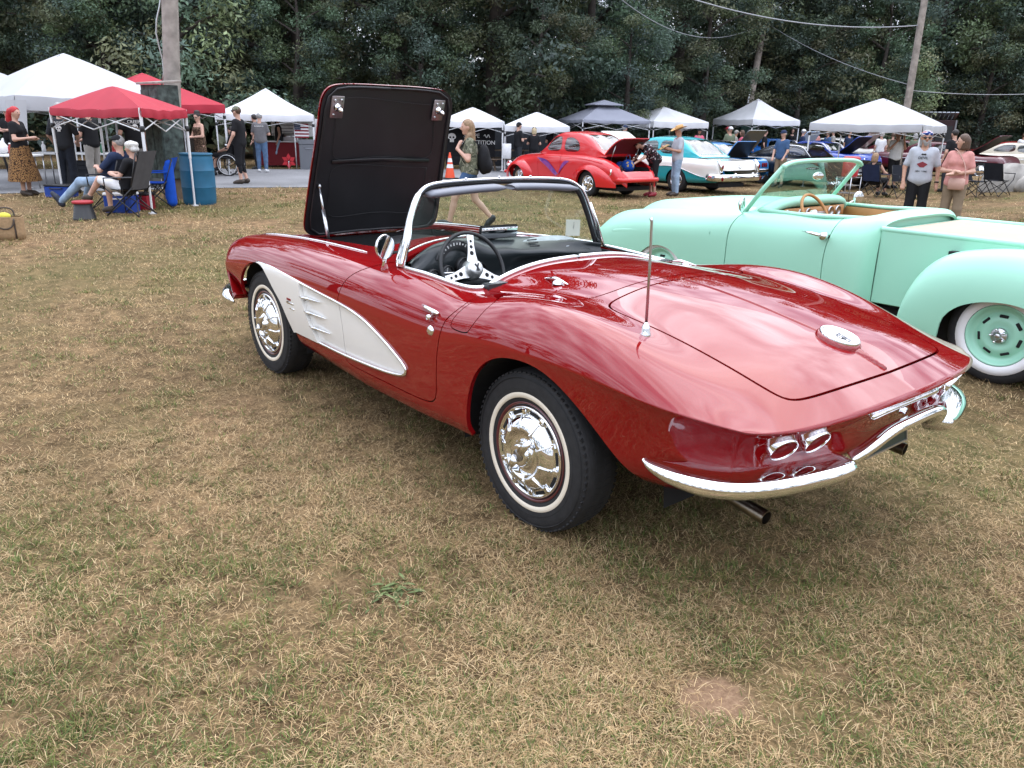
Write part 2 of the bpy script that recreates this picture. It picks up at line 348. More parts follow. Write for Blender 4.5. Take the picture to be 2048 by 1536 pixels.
def road():
    C = curve([(a, b, 0) for a, b in ROAD[:10]], 60); D = curve([(a, b, 0) for a, b in ROAD[10:]][::-1], 60); V = []; nw = 9
    for i in range(60):
        for t in np.linspace(0, 1, nw):
            p = at(*(C[i][:2]*(1-t)+D[i][:2]*t)); j = .12*(vnoise(p[0]*1.5, p[1]*1.5, 3)-.5) if t in (0, 1) else 0
            V.append((p[0]+j, p[1]+j, .012+height(p[0], p[1])))
    m = bpy.data.materials.new('worn_asphalt'); m.use_nodes = True; nt = m.node_tree; b = nt.nodes['Principled BSDF']; b.inputs['Roughness'].default_value = .9
    g = nt.nodes.new('ShaderNodeNewGeometry'); q = nt.nodes.new('ShaderNodeTexNoise'); q.inputs['Scale'].default_value = 30; q.inputs['Detail'].default_value = 8; q.inputs['Roughness'].default_value = .8; nt.links.new(g.outputs['Position'], q.inputs['Vector'])
    r = nt.nodes.new('ShaderNodeValToRGB'); r.color_ramp.elements[0].position = .3; r.color_ramp.elements[0].color = (.13, .13, .135, 1); r.color_ramp.elements[1].position = .75; r.color_ramp.elements[1].color = (.27, .27, .275, 1)
    nt.links.new(q.outputs[0], r.inputs[0])
    q2 = nt.nodes.new('ShaderNodeTexNoise'); q2.inputs['Scale'].default_value = .6; q2.inputs['Detail'].default_value = 6; nt.links.new(g.outputs['Position'], q2.inputs['Vector'])
    mr = nt.nodes.new('ShaderNodeMapRange'); mr.inputs[1].default_value = .3; mr.inputs[2].default_value = .7; mr.inputs[3].default_value = .75; mr.inputs[4].default_value = 1.2; nt.links.new(q2.outputs[0], mr.inputs[0])
    mx = nt.nodes.new('ShaderNodeMix'); mx.data_type = 'RGBA'; mx.blend_type = 'MULTIPLY'; mx.inputs[0].default_value = 1; nt.links.new(r.outputs[0], mx.inputs[6]); nt.links.new(mr.outputs[0], mx.inputs[7]); nt.links.new(mx.outputs[2], b.inputs['Base Color'])
    V = np.array(V); F = gridfaces(60, nw)
    if vnormals(V, F)[30][2] < 0: F = [f[::-1] for f in F]
    tag(mesh('road', V, F, m), None, kind='structure')
road()
def grass():
    N_T = 62500; rng = np.random.default_rng(5)
    # tufts: more of them close to the viewpoint
    u = rng.random(N_T); d = 1.3*(34/1.3)**(u**.90); th = (rng.random(N_T)-.5)*rad(112)
    dep, lat = d*np.cos(th), d*np.sin(th); cx = CAM[0]+dep*FWD[0]+lat*RGT[0]; cy = CAM[1]+dep*FWD[1]+lat*RGT[1]
    patch = vnoise(cx, cy, 2, 4, .55); patch2 = vnoise(cx, cy, 8, 3, 2.2); far = sstep(7, 22, d)
    green = sstep(.44, .66, patch*.60+patch2*.40); isg = rng.random(N_T) < (.15+.55*green)*(1-.2*far)
    # green blades gather in clumps
    nc = 3000; dc = 1.3*(26/1.3)**(rng.random(nc)**.9); tcn = (rng.random(nc)-.5)*rad(112); kx = CAM[0]+dc*np.cos(tcn)*FWD[0]+dc*np.sin(tcn)*RGT[0]; ky = CAM[1]+dc*np.cos(tcn)*FWD[1]+dc*np.sin(tcn)*RGT[1]
    pick = np.argsort(rng.random(N_T)); o = np.argsort(dc); gi = np.where(isg & (rng.random(N_T) < .75))[0]; ci = o[np.clip(np.searchsorted(dc[o], d[gi])+rng.integers(-30, 30, len(gi)), 0, nc-1)]; sp = (.04+.08*rng.random(nc))[ci]
    cx[gi] = kx[ci]+rng.normal(size=len(gi))*sp; cy[gi] = ky[ci]+rng.normal(size=len(gi))*sp
    dep = (cx-CAM[0])*FWD[0]+(cy-CAM[1])*FWD[1]; lat = (cx-CAM[0])*RGT[0]+(cy-CAM[1])*RGT[1]; d = np.hypot(dep, lat)
    onroad = sdpoly(dep, lat, ROAD) < .15*vnoise(cx, cy, 9, scale=2)
    bare = sstep(.58, .70, vnoise(cx, cy, 21, 3, .9))
    keep = ~onroad & (rng.random(N_T) > .55*bare) & (d > 1.2)
    hole = np.hypot(cx-HOLE[0], cy-HOLE[1]) < .03+.13*vnoise(cx*9, cy*9, 5, 2)             # trodden bare spot behind the car
    keep &= ~hole
    cx, cy, d, isg, far = cx[keep], cy[keep], d[keep], isg[keep], far[keep]; n = len(cx)
    straw = np.array([(.60, .43, .225), (.50, .34, .165), (.36, .235, .115), (.15, .095, .048), (.68, .52, .30)]); gr = np.array([(.105, .135, .030), (.140, .160, .040), (.060, .088, .028), (.20, .18, .055), (.115, .17, .045)])
    tc = np.where(isg[:, None], gr[rng.integers(0, 5, n)], straw[rng.integers(0, 5, n)])*(.75+.5*rng.random(n))[:, None]; gz_ = height(cx, cy); tc *= (.62+.75*vnoise(cx, cy, 31, 3, 1.6))[:, None]
    mt = bpy.data.materials.new('grass_blades'); mt.use_nodes = True; nt = mt.node_tree; b = nt.nodes['Principled BSDF']; b.inputs['Roughness'].default_value = .7; b.inputs['Specular IOR Level'].default_value = .25
    at_ = nt.nodes.new('ShaderNodeAttribute'); at_.attribute_name = 'tint'; nt.links.new(at_.outputs[0], b.inputs['Base Color'])
    tr_ = nt.nodes.new('ShaderNodeBsdfTranslucent'); nt.links.new(at_.outputs[0], tr_.inputs[0]); mx = nt.nodes.new('ShaderNodeMixShader'); mx.inputs[0].default_value = .2
    out = nt.nodes['Material Output']; nt.links.new(b.outputs[0], mx.inputs[1]); nt.links.new(tr_.outputs[0], mx.inputs[2]); nt.links.new(mx.outputs[0], out.inputs[0])
    VV, LL, SS, CC, nv, nl = [], [], [], [], 0, 0
    for near in (True, False):
        sel = np.where((d < 4.3) == near)[0]; nb = np.where(isg[sel], 15, 17) if near else np.where(isg[sel], 13, 14); idx = np.repeat(sel, nb); m = len(idx); dd = d[idx]; g = isg[idx]
        tr = (.025+.06*rng.random(n))*np.clip(d/4, 1, 3); a0 = rng.random(m)*2*np.pi; rr = tr[idx]*np.sqrt(rng.random(m))*np.where(g, .6, 2.0); bx, by = cx[idx]+rr*np.cos(a0), cy[idx]+rr*np.sin(a0)
        hd = np.where(g, a0+rng.normal(0, .7, m), rng.random(m)*2*np.pi); inc = np.clip(np.where(g, rng.normal(1.02, .28, m), rng.normal(1.44, .12, m) if near else rng.normal(1.22, .2, m)), .1, 1.54)
        L = np.where(g, .016+.036*rng.random(m)**1.5, .014+.046*rng.random(m)**1.9)*np.clip(dd/7, 1, 2.1); w = np.where(g, .0017, .00105)*np.clip(dd/4.5, .8, 4.2)*(.6+.7*rng.random(m))
        hx, hy = np.cos(hd), np.sin(hd); z0 = gz_[idx]+.003+np.where(g, 0, .009*rng.random(m)); B = np.stack([bx, by, z0], 1); S = np.stack([-hy, hx, 0*hx], 1)*w[:, None]; c = tc[idx]*.55+np.where(g[:, None], gr[rng.integers(0, 5, m)], straw[rng.integers(0, 5, m)])*.45; c *= ((.8+.4*rng.random(m)) if near else (.55+.9*rng.random(m)))[:, None]
        dry = g & (rng.random(m) < .22); c[dry] = straw[rng.integers(0, 5, dry.sum())]*.8
        if near:
            i2 = np.minimum(inc*1.2, 1.70); D1 = np.stack([hx*np.sin(inc*.8), hy*np.sin(inc*.8), np.cos(inc*.8)], 1)*(L*.5)[:, None]; D2 = np.stack([hx*np.sin(i2), hy*np.sin(i2), np.cos(i2)], 1)*(L*.55)[:, None]
            V = np.stack([B-S, B+S, B+D1+S*.8, B+D1-S*.8, B+D1+D2], 1).reshape(-1, 3); V[:, 2] = np.maximum(V[:, 2], .002+np.repeat(gz_[idx], 5)); k = nv+np.arange(m)*5; LL.append(np.stack([k, k+1, k+2, k+3, k+3, k+2, k+4], 1).reshape(-1)); SS.append((nl+np.stack([np.arange(m)*7, np.arange(m)*7+4], 1)).reshape(-1)); CC.append(np.repeat(c, 5, 0)); nv += m*5; nl += m*7
        else:
            V = np.stack([B-S, B+S, B+np.stack([hx*np.sin(inc), hy*np.sin(inc), np.cos(inc)], 1)*L[:, None]], 1).reshape(-1, 3); k = nv+np.arange(m)*3; LL.append(np.stack([k, k+1, k+2], 1).reshape(-1)); SS.append(nl+np.arange(m)*3); CC.append(np.repeat(c, 3, 0)); nv += m*3; nl += m*3
        VV.append(V)
    V, LP, ST_, C_ = (np.concatenate(q) for q in (VV, LL, SS, CC)); me = bpy.data.meshes.new('grass'); me.vertices.add(nv); me.vertices.foreach_set('co', V.reshape(-1)); me.loops.add(nl); me.loops.foreach_set('vertex_index', LP.astype(np.int32)); me.polygons.add(len(ST_)); me.polygons.foreach_set('loop_start', ST_.astype(np.int32)); me.update(calc_edges=True)
    ca = me.color_attributes.new('tint', 'FLOAT_COLOR', 'POINT'); buf = np.ones((nv, 4), np.float32); buf[:, :3] = C_; ca.data.foreach_set('color', buf.reshape(-1))
    me.materials.append(mt); o = link(bpy.data.objects.new('grass', me)); tag(o, 'short dry tan grass with scattered green tufts covering the field', 'grass', kind='stuff')
grass()

# ------------------------------------------------------------------ trees
def leaf_mat(name, k):
    m = bpy.data.materials.new(name); m.use_nodes = True; nt = m.node_tree; nt.nodes.clear()
    a = nt.nodes.new('ShaderNodeAttribute'); a.attribute_name = 'tint'; oi = nt.nodes.new('ShaderNodeObjectInfo')
    hs = nt.nodes.new('ShaderNodeHueSaturation'); nt.links.new(a.outputs[0], hs.inputs['Color'])
    mr = nt.nodes.new('ShaderNodeMapRange'); mr.inputs[3].default_value = .47; mr.inputs[4].default_value = .53; nt.links.new(oi.outputs['Random'], mr.inputs[0]); nt.links.new(mr.outputs[0], hs.inputs['Hue'])
    mv = nt.nodes.new('ShaderNodeMapRange'); mv.inputs[3].default_value = .75*k; mv.inputs[4].default_value = 1.2*k; nt.links.new(oi.outputs['Random'], mv.inputs[0]); nt.links.new(mv.outputs[0], hs.inputs['Value'])
    d = nt.nodes.new('ShaderNodeBsdfDiffuse'); t = nt.nodes.new('ShaderNodeBsdfTranslucent'); gl = nt.nodes.new('ShaderNodeBsdfGlossy'); gl.inputs['Roughness'].default_value = .45; gl.inputs[0].default_value = (.8, .85, .9, 1)
    nt.links.new(hs.outputs[0], d.inputs[0]); nt.links.new(hs.outputs[0], t.inputs[0]); x = nt.nodes.new('ShaderNodeMixShader'); x.inputs[0].default_value = .3; nt.links.new(d.outputs[0], x.inputs[1]); nt.links.new(t.outputs[0], x.inputs[2])
    y = nt.nodes.new('ShaderNodeMixShader'); y.inputs[0].default_value = .035; nt.links.new(x.outputs[0], y.inputs[1]); nt.links.new(gl.outputs[0], y.inputs[2])
    o = nt.nodes.new('ShaderNodeOutputMaterial'); nt.links.new(y.outputs[0], o.inputs[0]); return m
LEAF = leaf_mat('oak_leaves', 1.0); LEAF_B = leaf_mat('sunlit_maple_leaves', 2.1)  # LEAF_B: same leaves, sunlight on the maples put into a brighter colour
BARK = mat('bark', (.055, .045, .038), .9, var=.4, scale=3, bump=.8, bscale=9)
def leaves_mesh(name, cl, per, size, rng, cols, mt):
    """clumps cl = (x, y, z, radius); one mesh of folded leaf faces"""
    cl = np.asarray(cl, float); n = len(cl)*per; idx = np.repeat(np.arange(len(cl)), per)
    v = rng.normal(size=(n, 3)); v /= np.linalg.norm(v, axis=1)[:, None]; r = rng.random(n)**.45
    P = cl[idx, :3]+v*(r*cl[idx, 3])[:, None]*np.array([1, 1, .62])
    nr = v*.6+rng.normal(size=(n, 3))*.55+np.array([0, 0, .55]); nr /= np.linalg.norm(nr, axis=1)[:, None]
    a = np.cross(nr, rng.normal(size=(n, 3))); a /= np.linalg.norm(a, axis=1)[:, None]; b = np.cross(nr, a); s = size*(.55+.9*rng.random(n))
    A, Bv, Nn = a*s[:, None], b*(s*.42)[:, None], nr*(s*.12)[:, None]
    V = np.stack([P-A, P+Bv*1.0-Nn, P+A*1.05, P-Bv-Nn], 1).reshape(-1, 3); k = np.arange(n)*4
    me = bpy.data.meshes.new(name); me.vertices.add(n*4); me.vertices.foreach_set('co', V.reshape(-1)); me.loops.add(n*4); me.loops.foreach_set('vertex_index', np.arange(n*4, dtype=np.int32))
    me.polygons.add(n); me.polygons.foreach_set('loop_start', (np.arange(n)*4).astype(np.int32)); me.update(calc_edges=True)
    cc = np.asarray(cols)[rng.integers(0, len(cols), len(cl))][idx]*(.6+.8*rng.random(n))[:, None]*(.8+.4*rng.random(len(cl)))[idx][:, None]
    ca = me.color_attributes.new('tint', 'FLOAT_COLOR', 'POINT'); buf = np.ones((n*4, 4), np.float32); buf[:, :3] = np.repeat(cc, 4, 0); ca.data.foreach_set('color', buf.reshape(-1))
    me.materials.append(mt); return me
GREENS = [(.104, .150, .088), (.088, .132, .088), (.122, .154, .074), (.080, .116, .090), (.140, .150, .082)]
def tree_meshes(seed, H, R, z0, per=300, ncl=95, size=.105, mt=LEAF):
    rng = np.random.default_rng(seed); tr = []; r0 = .20+.012*H; top = H*.80
    tp = [(0, 0, -.1), (.03*H*rng.normal()*.2, .03*H*rng.normal()*.2, top*.35), (.3*rng.normal(), .3*rng.normal(), top*.7), (.4*rng.normal(), .4*rng.normal(), top)]
    tp = curve(tp, 12); tr.append(tube(tp, np.linspace(r0, .05, 12)*np.array([1.35]+[1]*11), 9)); cl = []
    nl = 11
    for k in range(nl):
        f = z0/top+(1-z0/top)*(k+.3*rng.random())/nl*.95; i = min(int(f*11), 10); b = tp[i]+(tp[i+1]-tp[i])*(f*11-i); a = k*2.4+rng.random(); t = (b[2]-z0)/(H-z0); ln = R*(.55+.45*math.sin(math.pi*min(1, .25+.75*t)))*(.8+.35*rng.random())
        e = b+np.array([math.cos(a)*ln, math.sin(a)*ln, ln*(.15+.45*t)]); mid = (b+e)/2+np.array([0, 0, .1*ln])
        tr.append(tube(curve([b, mid, e], 6), np.linspace(r0*.42*(1-.6*f), .025, 6), 6))
        for q in range(5): g = .35+.65*(q+rng.random())/5; p = b*(1-g)+e*g+np.array([0, 0, .1*ln*math.sin(math.pi*g)]); cl.append((*(p+rng.normal(size=3)*[.7, .7, .5]), .75+.7*rng.random()))
    while len(cl) < ncl:
        v = rng.normal(size=3); v /= np.linalg.norm(v); r = (.55+.45*rng.random()); t = (v[2]+1)/2
        p = np.array([v[0]*R*r, v[1]*R*r, z0+(H-z0)*(.5+.5*v[2]*r)]); lump = vnoise(np.array([v[0]*2+seed]), np.array([v[1]*2+v[2]]), seed, 2)[0]
        if lump < .40: continue
        cl.append((*p, .7+.75*rng.random()))
    return join(*tr), leaves_mesh('crown', cl, per, size, rng, GREENS, mt)
TV = [tree_meshes(101, 17, 4.6, 2.2), tree_meshes(102, 20, 5.2, 3.4), tree_meshes(103, 15, 4.2, 1.4), tree_meshes(104, 18, 4.8, 2.6), tree_meshes(105, 21, 5.0, 5.0)]
TVB = tree_meshes(106, 9, 3.0, .9, 200, 60, .10, LEAF_B)
TM = []
for trunk, lm in TV+[TVB]:
    me = bpy.data.meshes.new('trunk'); me.from_pydata(trunk[0].tolist(), [], trunk[1]); me.polygons.foreach_set('use_smooth', [True]*len(me.polygons)); me.materials.append(BARK); TM.append((me, lm))
def tree(kind, d, l, sc, rz, label, group=None, name='oak_tree', bright=False):
    p = at(d, l); o = thing(name, label, 'tree', (p[0], p[1], float(height(p[0], p[1]))), rz, group); sc *= (1.0 if d < 34 or l < 0 else .86 if l < 6 else .84) if d > 0 and abs(l) < 70 and d > 20 else .66; o.scale = (sc, sc, sc)
    a = link(bpy.data.objects.new('trunk', TM[kind][0]), o); b = link(bpy.data.objects.new('crown', TM[kind][1]), o); return o
rg = random.Random(4)
FRONT = [(33.0, -24.5, 1, .95, 'dark oak behind the far left edge of the white canopies'), (35.0, -19.0, 0, 1.05, 'broad dark oak rising behind the big white canopy'), (37.0, -14.2, 3, 1.0, 'thick-trunked oak just right of the weathered pole, behind the red canopy'), (38.5, -9.8, 1, 1.0, 'oak standing above the small white peaked canopy'), (38.0, -5.3, 4, 1.05, 'oak behind the raised black bonnet, left half'),
 (38.5, -.9, 0, 1.1, 'oak with low boughs behind the raised bonnet, right half'), (41.0, 3.4, 3, 1.0, 'oak behind the joined white canopies'), (44.0, 8.4, 1, 1.0, 'oak behind the grey two-tier canopy'), (48.0, 13.4, 2, 1.25, 'rounded oak behind the white canopy near the leaning pole'), (50.0, 18.6, 0, 1.15, 'oak just left of the leaning lamp pole'), (52.0, 24.0, 4, 1.1, 'tall oak behind the peaked canopy with the green box'),
 (52.0, 29.5, 3, 1.15, 'oak above the largest white canopy, left side'), (50.0, 34.0, 1, 1.1, 'oak behind the right-hand bare pole'), (48.0, 38.5, 2, 1.3, 'oak right of the right-hand bare pole'), (44.0, 41.5, 0, 1.15, 'oak with browning leaves at the right edge of the frame')]
for d, l, k, s, lab in FRONT: tree(k, d, l, s, rg.random()*6.3, lab, 'woodland edge trees')
for i in range(19): tree(rg.choice([0, 1, 3, 2]), 44+6*abs(math.sin(i*1.3))+max(0, (i-8))*1.1, -36+5.0*i, 1.05+.2*rg.random(), rg.random()*6.3, 'dark oak in the second rank of the woodland', 'second rank of the woodland')
for i in range(17): tree(rg.choice([0, 2, 3]), 56+5*rg.random()+max(0, (i-7))*1.2, -46+6.6*i, 1.15+.2*rg.random(), rg.random()*6.3, 'shaded oak deep in the woodland behind', 'deep woodland trees')
tree(5, 33.0, -13.0, 1.0, 1.0, 'bright yellow-green young maple beside the weathered pole', None, 'maple_tree'); tree(5, 40.0, -11.4, 1.1, 2.0, 'pale green sapling glimpsed right of the dark trunk', None, 'maple_tree')
tree(5, 46.0, 21.0, .8, 3.0, 'low light green maple right of the peaked canopy', None, 'maple_tree')
# the woods go on round the clearing, out of frame but mirrored in the paintwork
for i in range(26):
    a = rad(62)+rad(236)*i/25; r = 44+7*rg.random()
    tree(rg.choice([0, 1, 2, 3, 4]), r*math.cos(a), -r*math.sin(a) if True else 0, 1.0+.2*rg.random(), rg.random()*6.3, 'oak on the far side of the clearing, behind the viewpoint', 'trees around the clearing')
for i, (d_, l_, s_, lab) in enumerate(((36.0, -4.2, .55, 'young oak right behind the raised bonnet'), (36.5, .9, .5, 'young oak above the left joined canopy'), (38.5, 5.0, .52, 'young oak left of the grey two-tier canopy'), (42, 9.3, .6, 'young oak between the grey and white canopies behind the coupe'), (46, 15.4, .6, 'young oak just right of the peaked canopy'), (47, 20.0, .62, 'young oak above the left eave of the largest canopy'), (48, 26.5, .62, 'young oak beside the maroon shed'), (47, 32, .66, 'young oak above the far parked cars at the right'), (43, 35.5, .66, 'young oak at the right edge of the frame'), (34.5, -9.0, .5, 'young oak behind the small peaked canopy'), (33.5, -16.4, .55, 'young oak behind the second red canopy'), (32.0, -21.5, .6, 'young oak at the left edge behind the white canopies'))):
    tree((2, 0, 2, 3)[i % 4], d_, l_, s_*(1.19 if l_ > 6 else 1.16 if l_ >= 0 else 1), i*1.7, lab, 'young oaks along the woodland edge', 'young_oak_tree')
def bush_mesh(seed, R, H):
    rng = np.random.default_rng(seed); cl = []
    for k in range(34):
        a = rng.random()*6.28; r = R*math.sqrt(rng.random()); cl.append((r*math.cos(a), r*math.sin(a), .25+H*rng.random()*(1-.4*(r/R)**2), .45+.3*rng.random()))
    st = [rod((0, 0, -.05), (math.cos(a)*R*.5, math.sin(a)*R*.5, H*.7), .03, .01, 5) for a in np.arange(0, 6.2, .8)]
    return join(*st), leaves_mesh('foliage', cl, 80, .15, rng, GREENS, LEAF)
BM = []
for sd, R, H in ((1, 1.7, 1.9), (2, 2.1, 2.6), (3, 1.5, 1.4)):
    st, lm = bush_mesh(sd, R, H); me = bpy.data.meshes.new('stems'); me.from_pydata(st[0].tolist(), [], st[1]); me.materials.append(BARK); BM.append((me, lm))
for i in range(26):
    l = -58+5.6*i; p = at(64+8*rg.random()+max(0, l)*.25, l); o = thing('bush', 'tall shaded thicket deep in the woodland behind the trunks', 'bush', (p[0], p[1], 0), rg.random()*6, 'thickets deep in the woodland'); s = 2.3+.8*rg.random(); o.scale = (s, s, s*1.2); k = rg.randrange(2)
    link(bpy.data.objects.new('stems', BM[k][0]), o); link(bpy.data.objects.new('foliage', BM[k][1]), o)
for i in range(30):
    l = -32+2.9*i; d = (32 if l < -8 else 37 if l < 4 else 44+.25*l)+3*rg.random(); p = at(d, l)
    o = thing('bush', 'dark green bush under the woodland edge', 'bush', (p[0], p[1], 0), rg.random()*6, 'undergrowth along the woodland edge'); k = rg.randrange(3); s = .9+.6*rg.random(); o.scale = (s, s, s)
    link(bpy.data.objects.new('stems', BM[k][0]), o); link(bpy.data.objects.new('foliage', BM[k][1]), o)
# ================================================================== the red convertible (car frame = world frame, +X ahead, +Y its left side)
RED = mat('red_lacquer', (0.225, 0.003, 0.0045), 0.5, 0.0, 1.0, var=0.02, scale=300, coatr=0.010, spec=0.0)
WHITE_P = mat('white_lacquer', (0.76, 0.74, 0.69), 0.32, 0.0, 0.8, var=0.015, scale=5)
BLACK_V = mat('black_vinyl', (0.016, 0.021, 0.023), 0.33, bump=0.04, bscale=240)
BLACK_S = mat('black_satin', (0.010, 0.0095, 0.011), 0.46, var=0.25, scale=6)
CREAM = mat('cream_whitewall', (0.74, 0.66, 0.53), 0.55)
GAUGE = mat('gauge_face', (0.02, 0.02, 0.022), 0.4)
PRINT = mat('white_print', (0.8, 0.8, 0.78), 0.5)
REDLENS = mat('red_lens', (0.20, 0.006, 0.008), 0.45, spec=.15)
GREEN_PLATE = mat('green_plate', (0.012, 0.03, 0.022), 0.4)
RED.node_tree.nodes['Principled BSDF'].inputs['Coat IOR'].default_value = 1.62
vette = thing('convertible_car', 'glossy red two-seat classic convertible with white side cove and raised black-lined bonnet', 'car')

ST = [ # x or list of x, then (y, z) of eight lines from the centre to the shoulder
 ([3.42, 3.42, 3.41, 3.40, 3.38, 3.33, 3.26, 3.18], [(0, .62), (.25, .62), (.48, .63), (.58, .65), (.66, .66), (.74, .65), (.79, .62), (.82, .56)]),
 ([3.36, 3.36, 3.345, 3.33, 3.31, 3.27, 3.21, 3.13], [(0, .70), (.25, .70), (.48, .725), (.58, .742), (.66, .747), (.745, .725), (.80, .68), (.832, .60)]),
 (3.15, [(0, .775), (.25, .775), (.48, .79), (.58, .803), (.66, .808), (.755, .782), (.815, .72), (.845, .63)]),
 (2.85, [(0, .835), (.25, .833), (.48, .836), (.58, .843), (.665, .848), (.765, .82), (.825, .76), (.852, .665)]),
 (2.5, [(0, .88), (.25, .877), (.48, .862), (.58, .866), (.67, .872), (.77, .845), (.832, .78), (.86, .69)]),
 (2.1, [(0, .91), (.25, .905), (.48, .878), (.58, .88), (.675, .885), (.775, .857), (.84, .79), (.868, .695)]),
 (1.7, [(0, .93), (.25, .925), (.48, .892), (.58, .888), (.68, .887), (.78, .86), (.85, .79), (.878, .69)]),
 (1.3, [(0, .935), (.25, .93), (.48, .902), (.60, .893), (.69, .885), (.79, .856), (.86, .787), (.888, .687)]),
 (.9, [(0, .938), (.25, .932), (.48, .90), (.60, .885), (.69, .876), (.79, .847), (.864, .78), (.892, .682)]),
 (.5, [(0, .95), (.25, .941), (.48, .898), (.60, .872), (.70, .866), (.80, .84), (.87, .777), (.895, .692)]),
 (.2, [(0, .955), (.25, .945), (.48, .905), (.60, .896), (.72, .906), (.815, .875), (.88, .80), (.90, .733)]),
 (-.1, [(0, .937), (.25, .93), (.48, .903), (.60, .902), (.73, .916), (.823, .882), (.88, .806), (.898, .752)]),
 (-.4, [(0, .90), (.25, .893), (.48, .868), (.60, .862), (.725, .866), (.815, .838), (.868, .785), (.888, .742)]),
 (-.66, [(0, .853), (.25, .847), (.48, .822), (.60, .806), (.71, .791), (.79, .767), (.838, .742), (.865, .718)]),
 (-.88, [(0, .797), (.25, .791), (.46, .768), (.565, .751), (.65, .737), (.72, .722), (.77, .712), (.808, .704)]),
 ([-1.097, -1.087, -1.06, -1.037, -1.01, -.987, -.962, -.932], [(0, .708), (.25, .705), (.46, .698), (.565, .694), (.65, .693), (.70, .693), (.737, .693), (.77, .694)]),
]
NET = np.array([[((x[k] if isinstance(x, list) else x), y, z) for k, (y, z) in enumerate(l)] for x, l in ST])
NU, NV = 260, 64
TOP = bispline(NET, NU, NV)
TOP[:, 0, 1] = 0
# lower flank and tail: offsets (outwards, down) from the shoulder line, wrapped round the rear corner to the centre of the tail
LOW = [ # perimeter key: x on the flank, or 10+y on the tail
 (3.18, [(-.01, -.04), (-.05, -.09), (-.10, -.14), (-.15, -.18), (-.22, -.21)]),
 (2.85, [(0, -.07), (-.006, -.15), (-.016, -.25), (-.04, -.33), (-.10, -.37)]),
 (2.1, [(.003, -.08), (0, -.18), (-.012, -.28), (-.032, -.36), (-.07, -.40)]),
 (1.3, [(.004, -.08), (.002, -.18), (-.010, -.29), (-.03, -.37), (-.06, -.42)]),
 (.5, [(.003, -.08), (.001, -.18), (-.008, -.29), (-.025, -.36), (-.055, -.405)]),
 (.2, [(-.001, -.08), (-.006, -.19), (-.012, -.31), (-.022, -.39), (-.05, -.44)]),
 (-.1, [(-.008, -.045), (-.018, -.14), (-.03, -.27), (-.05, -.37), (-.1, -.42)]),
 (-.4, [(-.014, -.035), (-.03, -.11), (-.05, -.22), (-.085, -.33), (-.15, -.38)]),
 (-.66, [(-.02, -.03), (-.05, -.09), (-.085, -.19), (-.125, -.30), (-.20, -.36)]),
 (-.88, [(-.022, -.026), (-.058, -.08), (-.095, -.16), (-.135, -.24), (-.24, -.29)]),
 (10.76, [(-.022, -.024), (-.062, -.07), (-.10, -.15), (-.135, -.20), (-.24, -.24)]),
 (10.62, [(-.022, -.024), (-.062, -.07), (-.09, -.14), (-.125, -.195), (-.24, -.23)]),
 (10.45, [(-.025, -.024), (-.065, -.07), (-.09, -.14), (-.12, -.195), (-.24, -.23)]),
 (10.2, [(-.025, -.026), (-.05, -.07), (-.075, -.14), (-.10, -.20), (-.25, -.25)]),
 (10.0, [(-.025, -.026), (-.05, -.07), (-.075, -.14), (-.10, -.20), (-.25, -.25)]),
]
def build_low():
    side = TOP[:, -1]; tail = TOP[-1, ::-1][1:]; B = np.concatenate([side, tail]); n = len(B)
    key = np.concatenate([-side[:, 0], 1.2+(0.8-tail[:, 1])])          # monotone parameter
    kk = [(-k if k < 9 else 1.2+(0.8-(k-10))) for k, _ in LOW]; off = np.array([o for _, o in LOW])
    off = np.concatenate([np.zeros((len(LOW), 1, 2)), off], 1)
    O = np.stack([np.stack([np.interp(key, kk, off[:, j, c]) for c in (0, 1)], 1) for j in range(6)], 1)   # n,6,2
    for _ in range(6): O[1:-1] = (O[:-2]+2*O[1:-1]+O[2:])/4
    T = np.gradient(B[:, :2], axis=0)
    for _ in range(14): T[1:-1] = (T[:-2]+2*T[1:-1]+T[2:])/4
    T /= np.linalg.norm(T, axis=1)[:, None]; Nn = np.stack([-T[:, 1], T[:, 0]], 1)*-1
    if Nn[60, 1] < 0: Nn = -Nn
    Nn[-1] = (-1, 0)
    for i in range(26):
        t = i/26.; v = Nn[i]*t+np.array([.85, .5])*(1-t); Nn[i] = v/np.linalg.norm(v)
    G = np.zeros((n, 6, 3)); G[:, :, :2] = B[:, None, :2]+O[:, :, :1]*Nn[:, None]; G[:, :, 2] = B[:, None, 2]+O[:, :, 1]
    mv = 40; tv = np.array([0, .08, .18, .29, .38, .45]); R = spline1(tv, G.transpose(1, 0, 2), np.linspace(0, .45, mv)).transpose(1, 0, 2)
    R[-1, :, 1] = 0
    return R
LOWG = build_low()
half = weld(join((TOP.reshape(-1, 3), gridfaces(NU, NV, flip=True)), (LOWG.reshape(-1, 3), gridfaces(LOWG.shape[0], 40, flip=True))))
_n = vnormals(*half)
if _n[np.argmax(half[0][:, 1])][1] < 0: half = (half[0], [f[::-1] for f in half[1]])
SKIN = mirror(half)
def topz(x, y):
    """height of the upper skin at a plan position"""
    d = (TOP[:, :, 0]-x)**2+(TOP[:, :, 1]-abs(y))**2; i = np.argsort(d.ravel())[:4]; w = 1/(d.ravel()[i]+1e-7)
    return float((TOP[:, :, 2].ravel()[i]*w).sum()/w.sum())
_sidepts = np.concatenate([TOP[:, 30:].reshape(-1, 3), LOWG[:NU].reshape(-1, 3)])
def sidey(x, z):
    """half width of the flank at a given length and height"""
    d = (_sidepts[:, 0]-x)**2+(_sidepts[:, 2]-z)**2; i = np.argsort(d)[:4]; w = 1/(d[i]+1e-7)
    return float((_sidepts[i, 1]*w).sum()/w.sum())
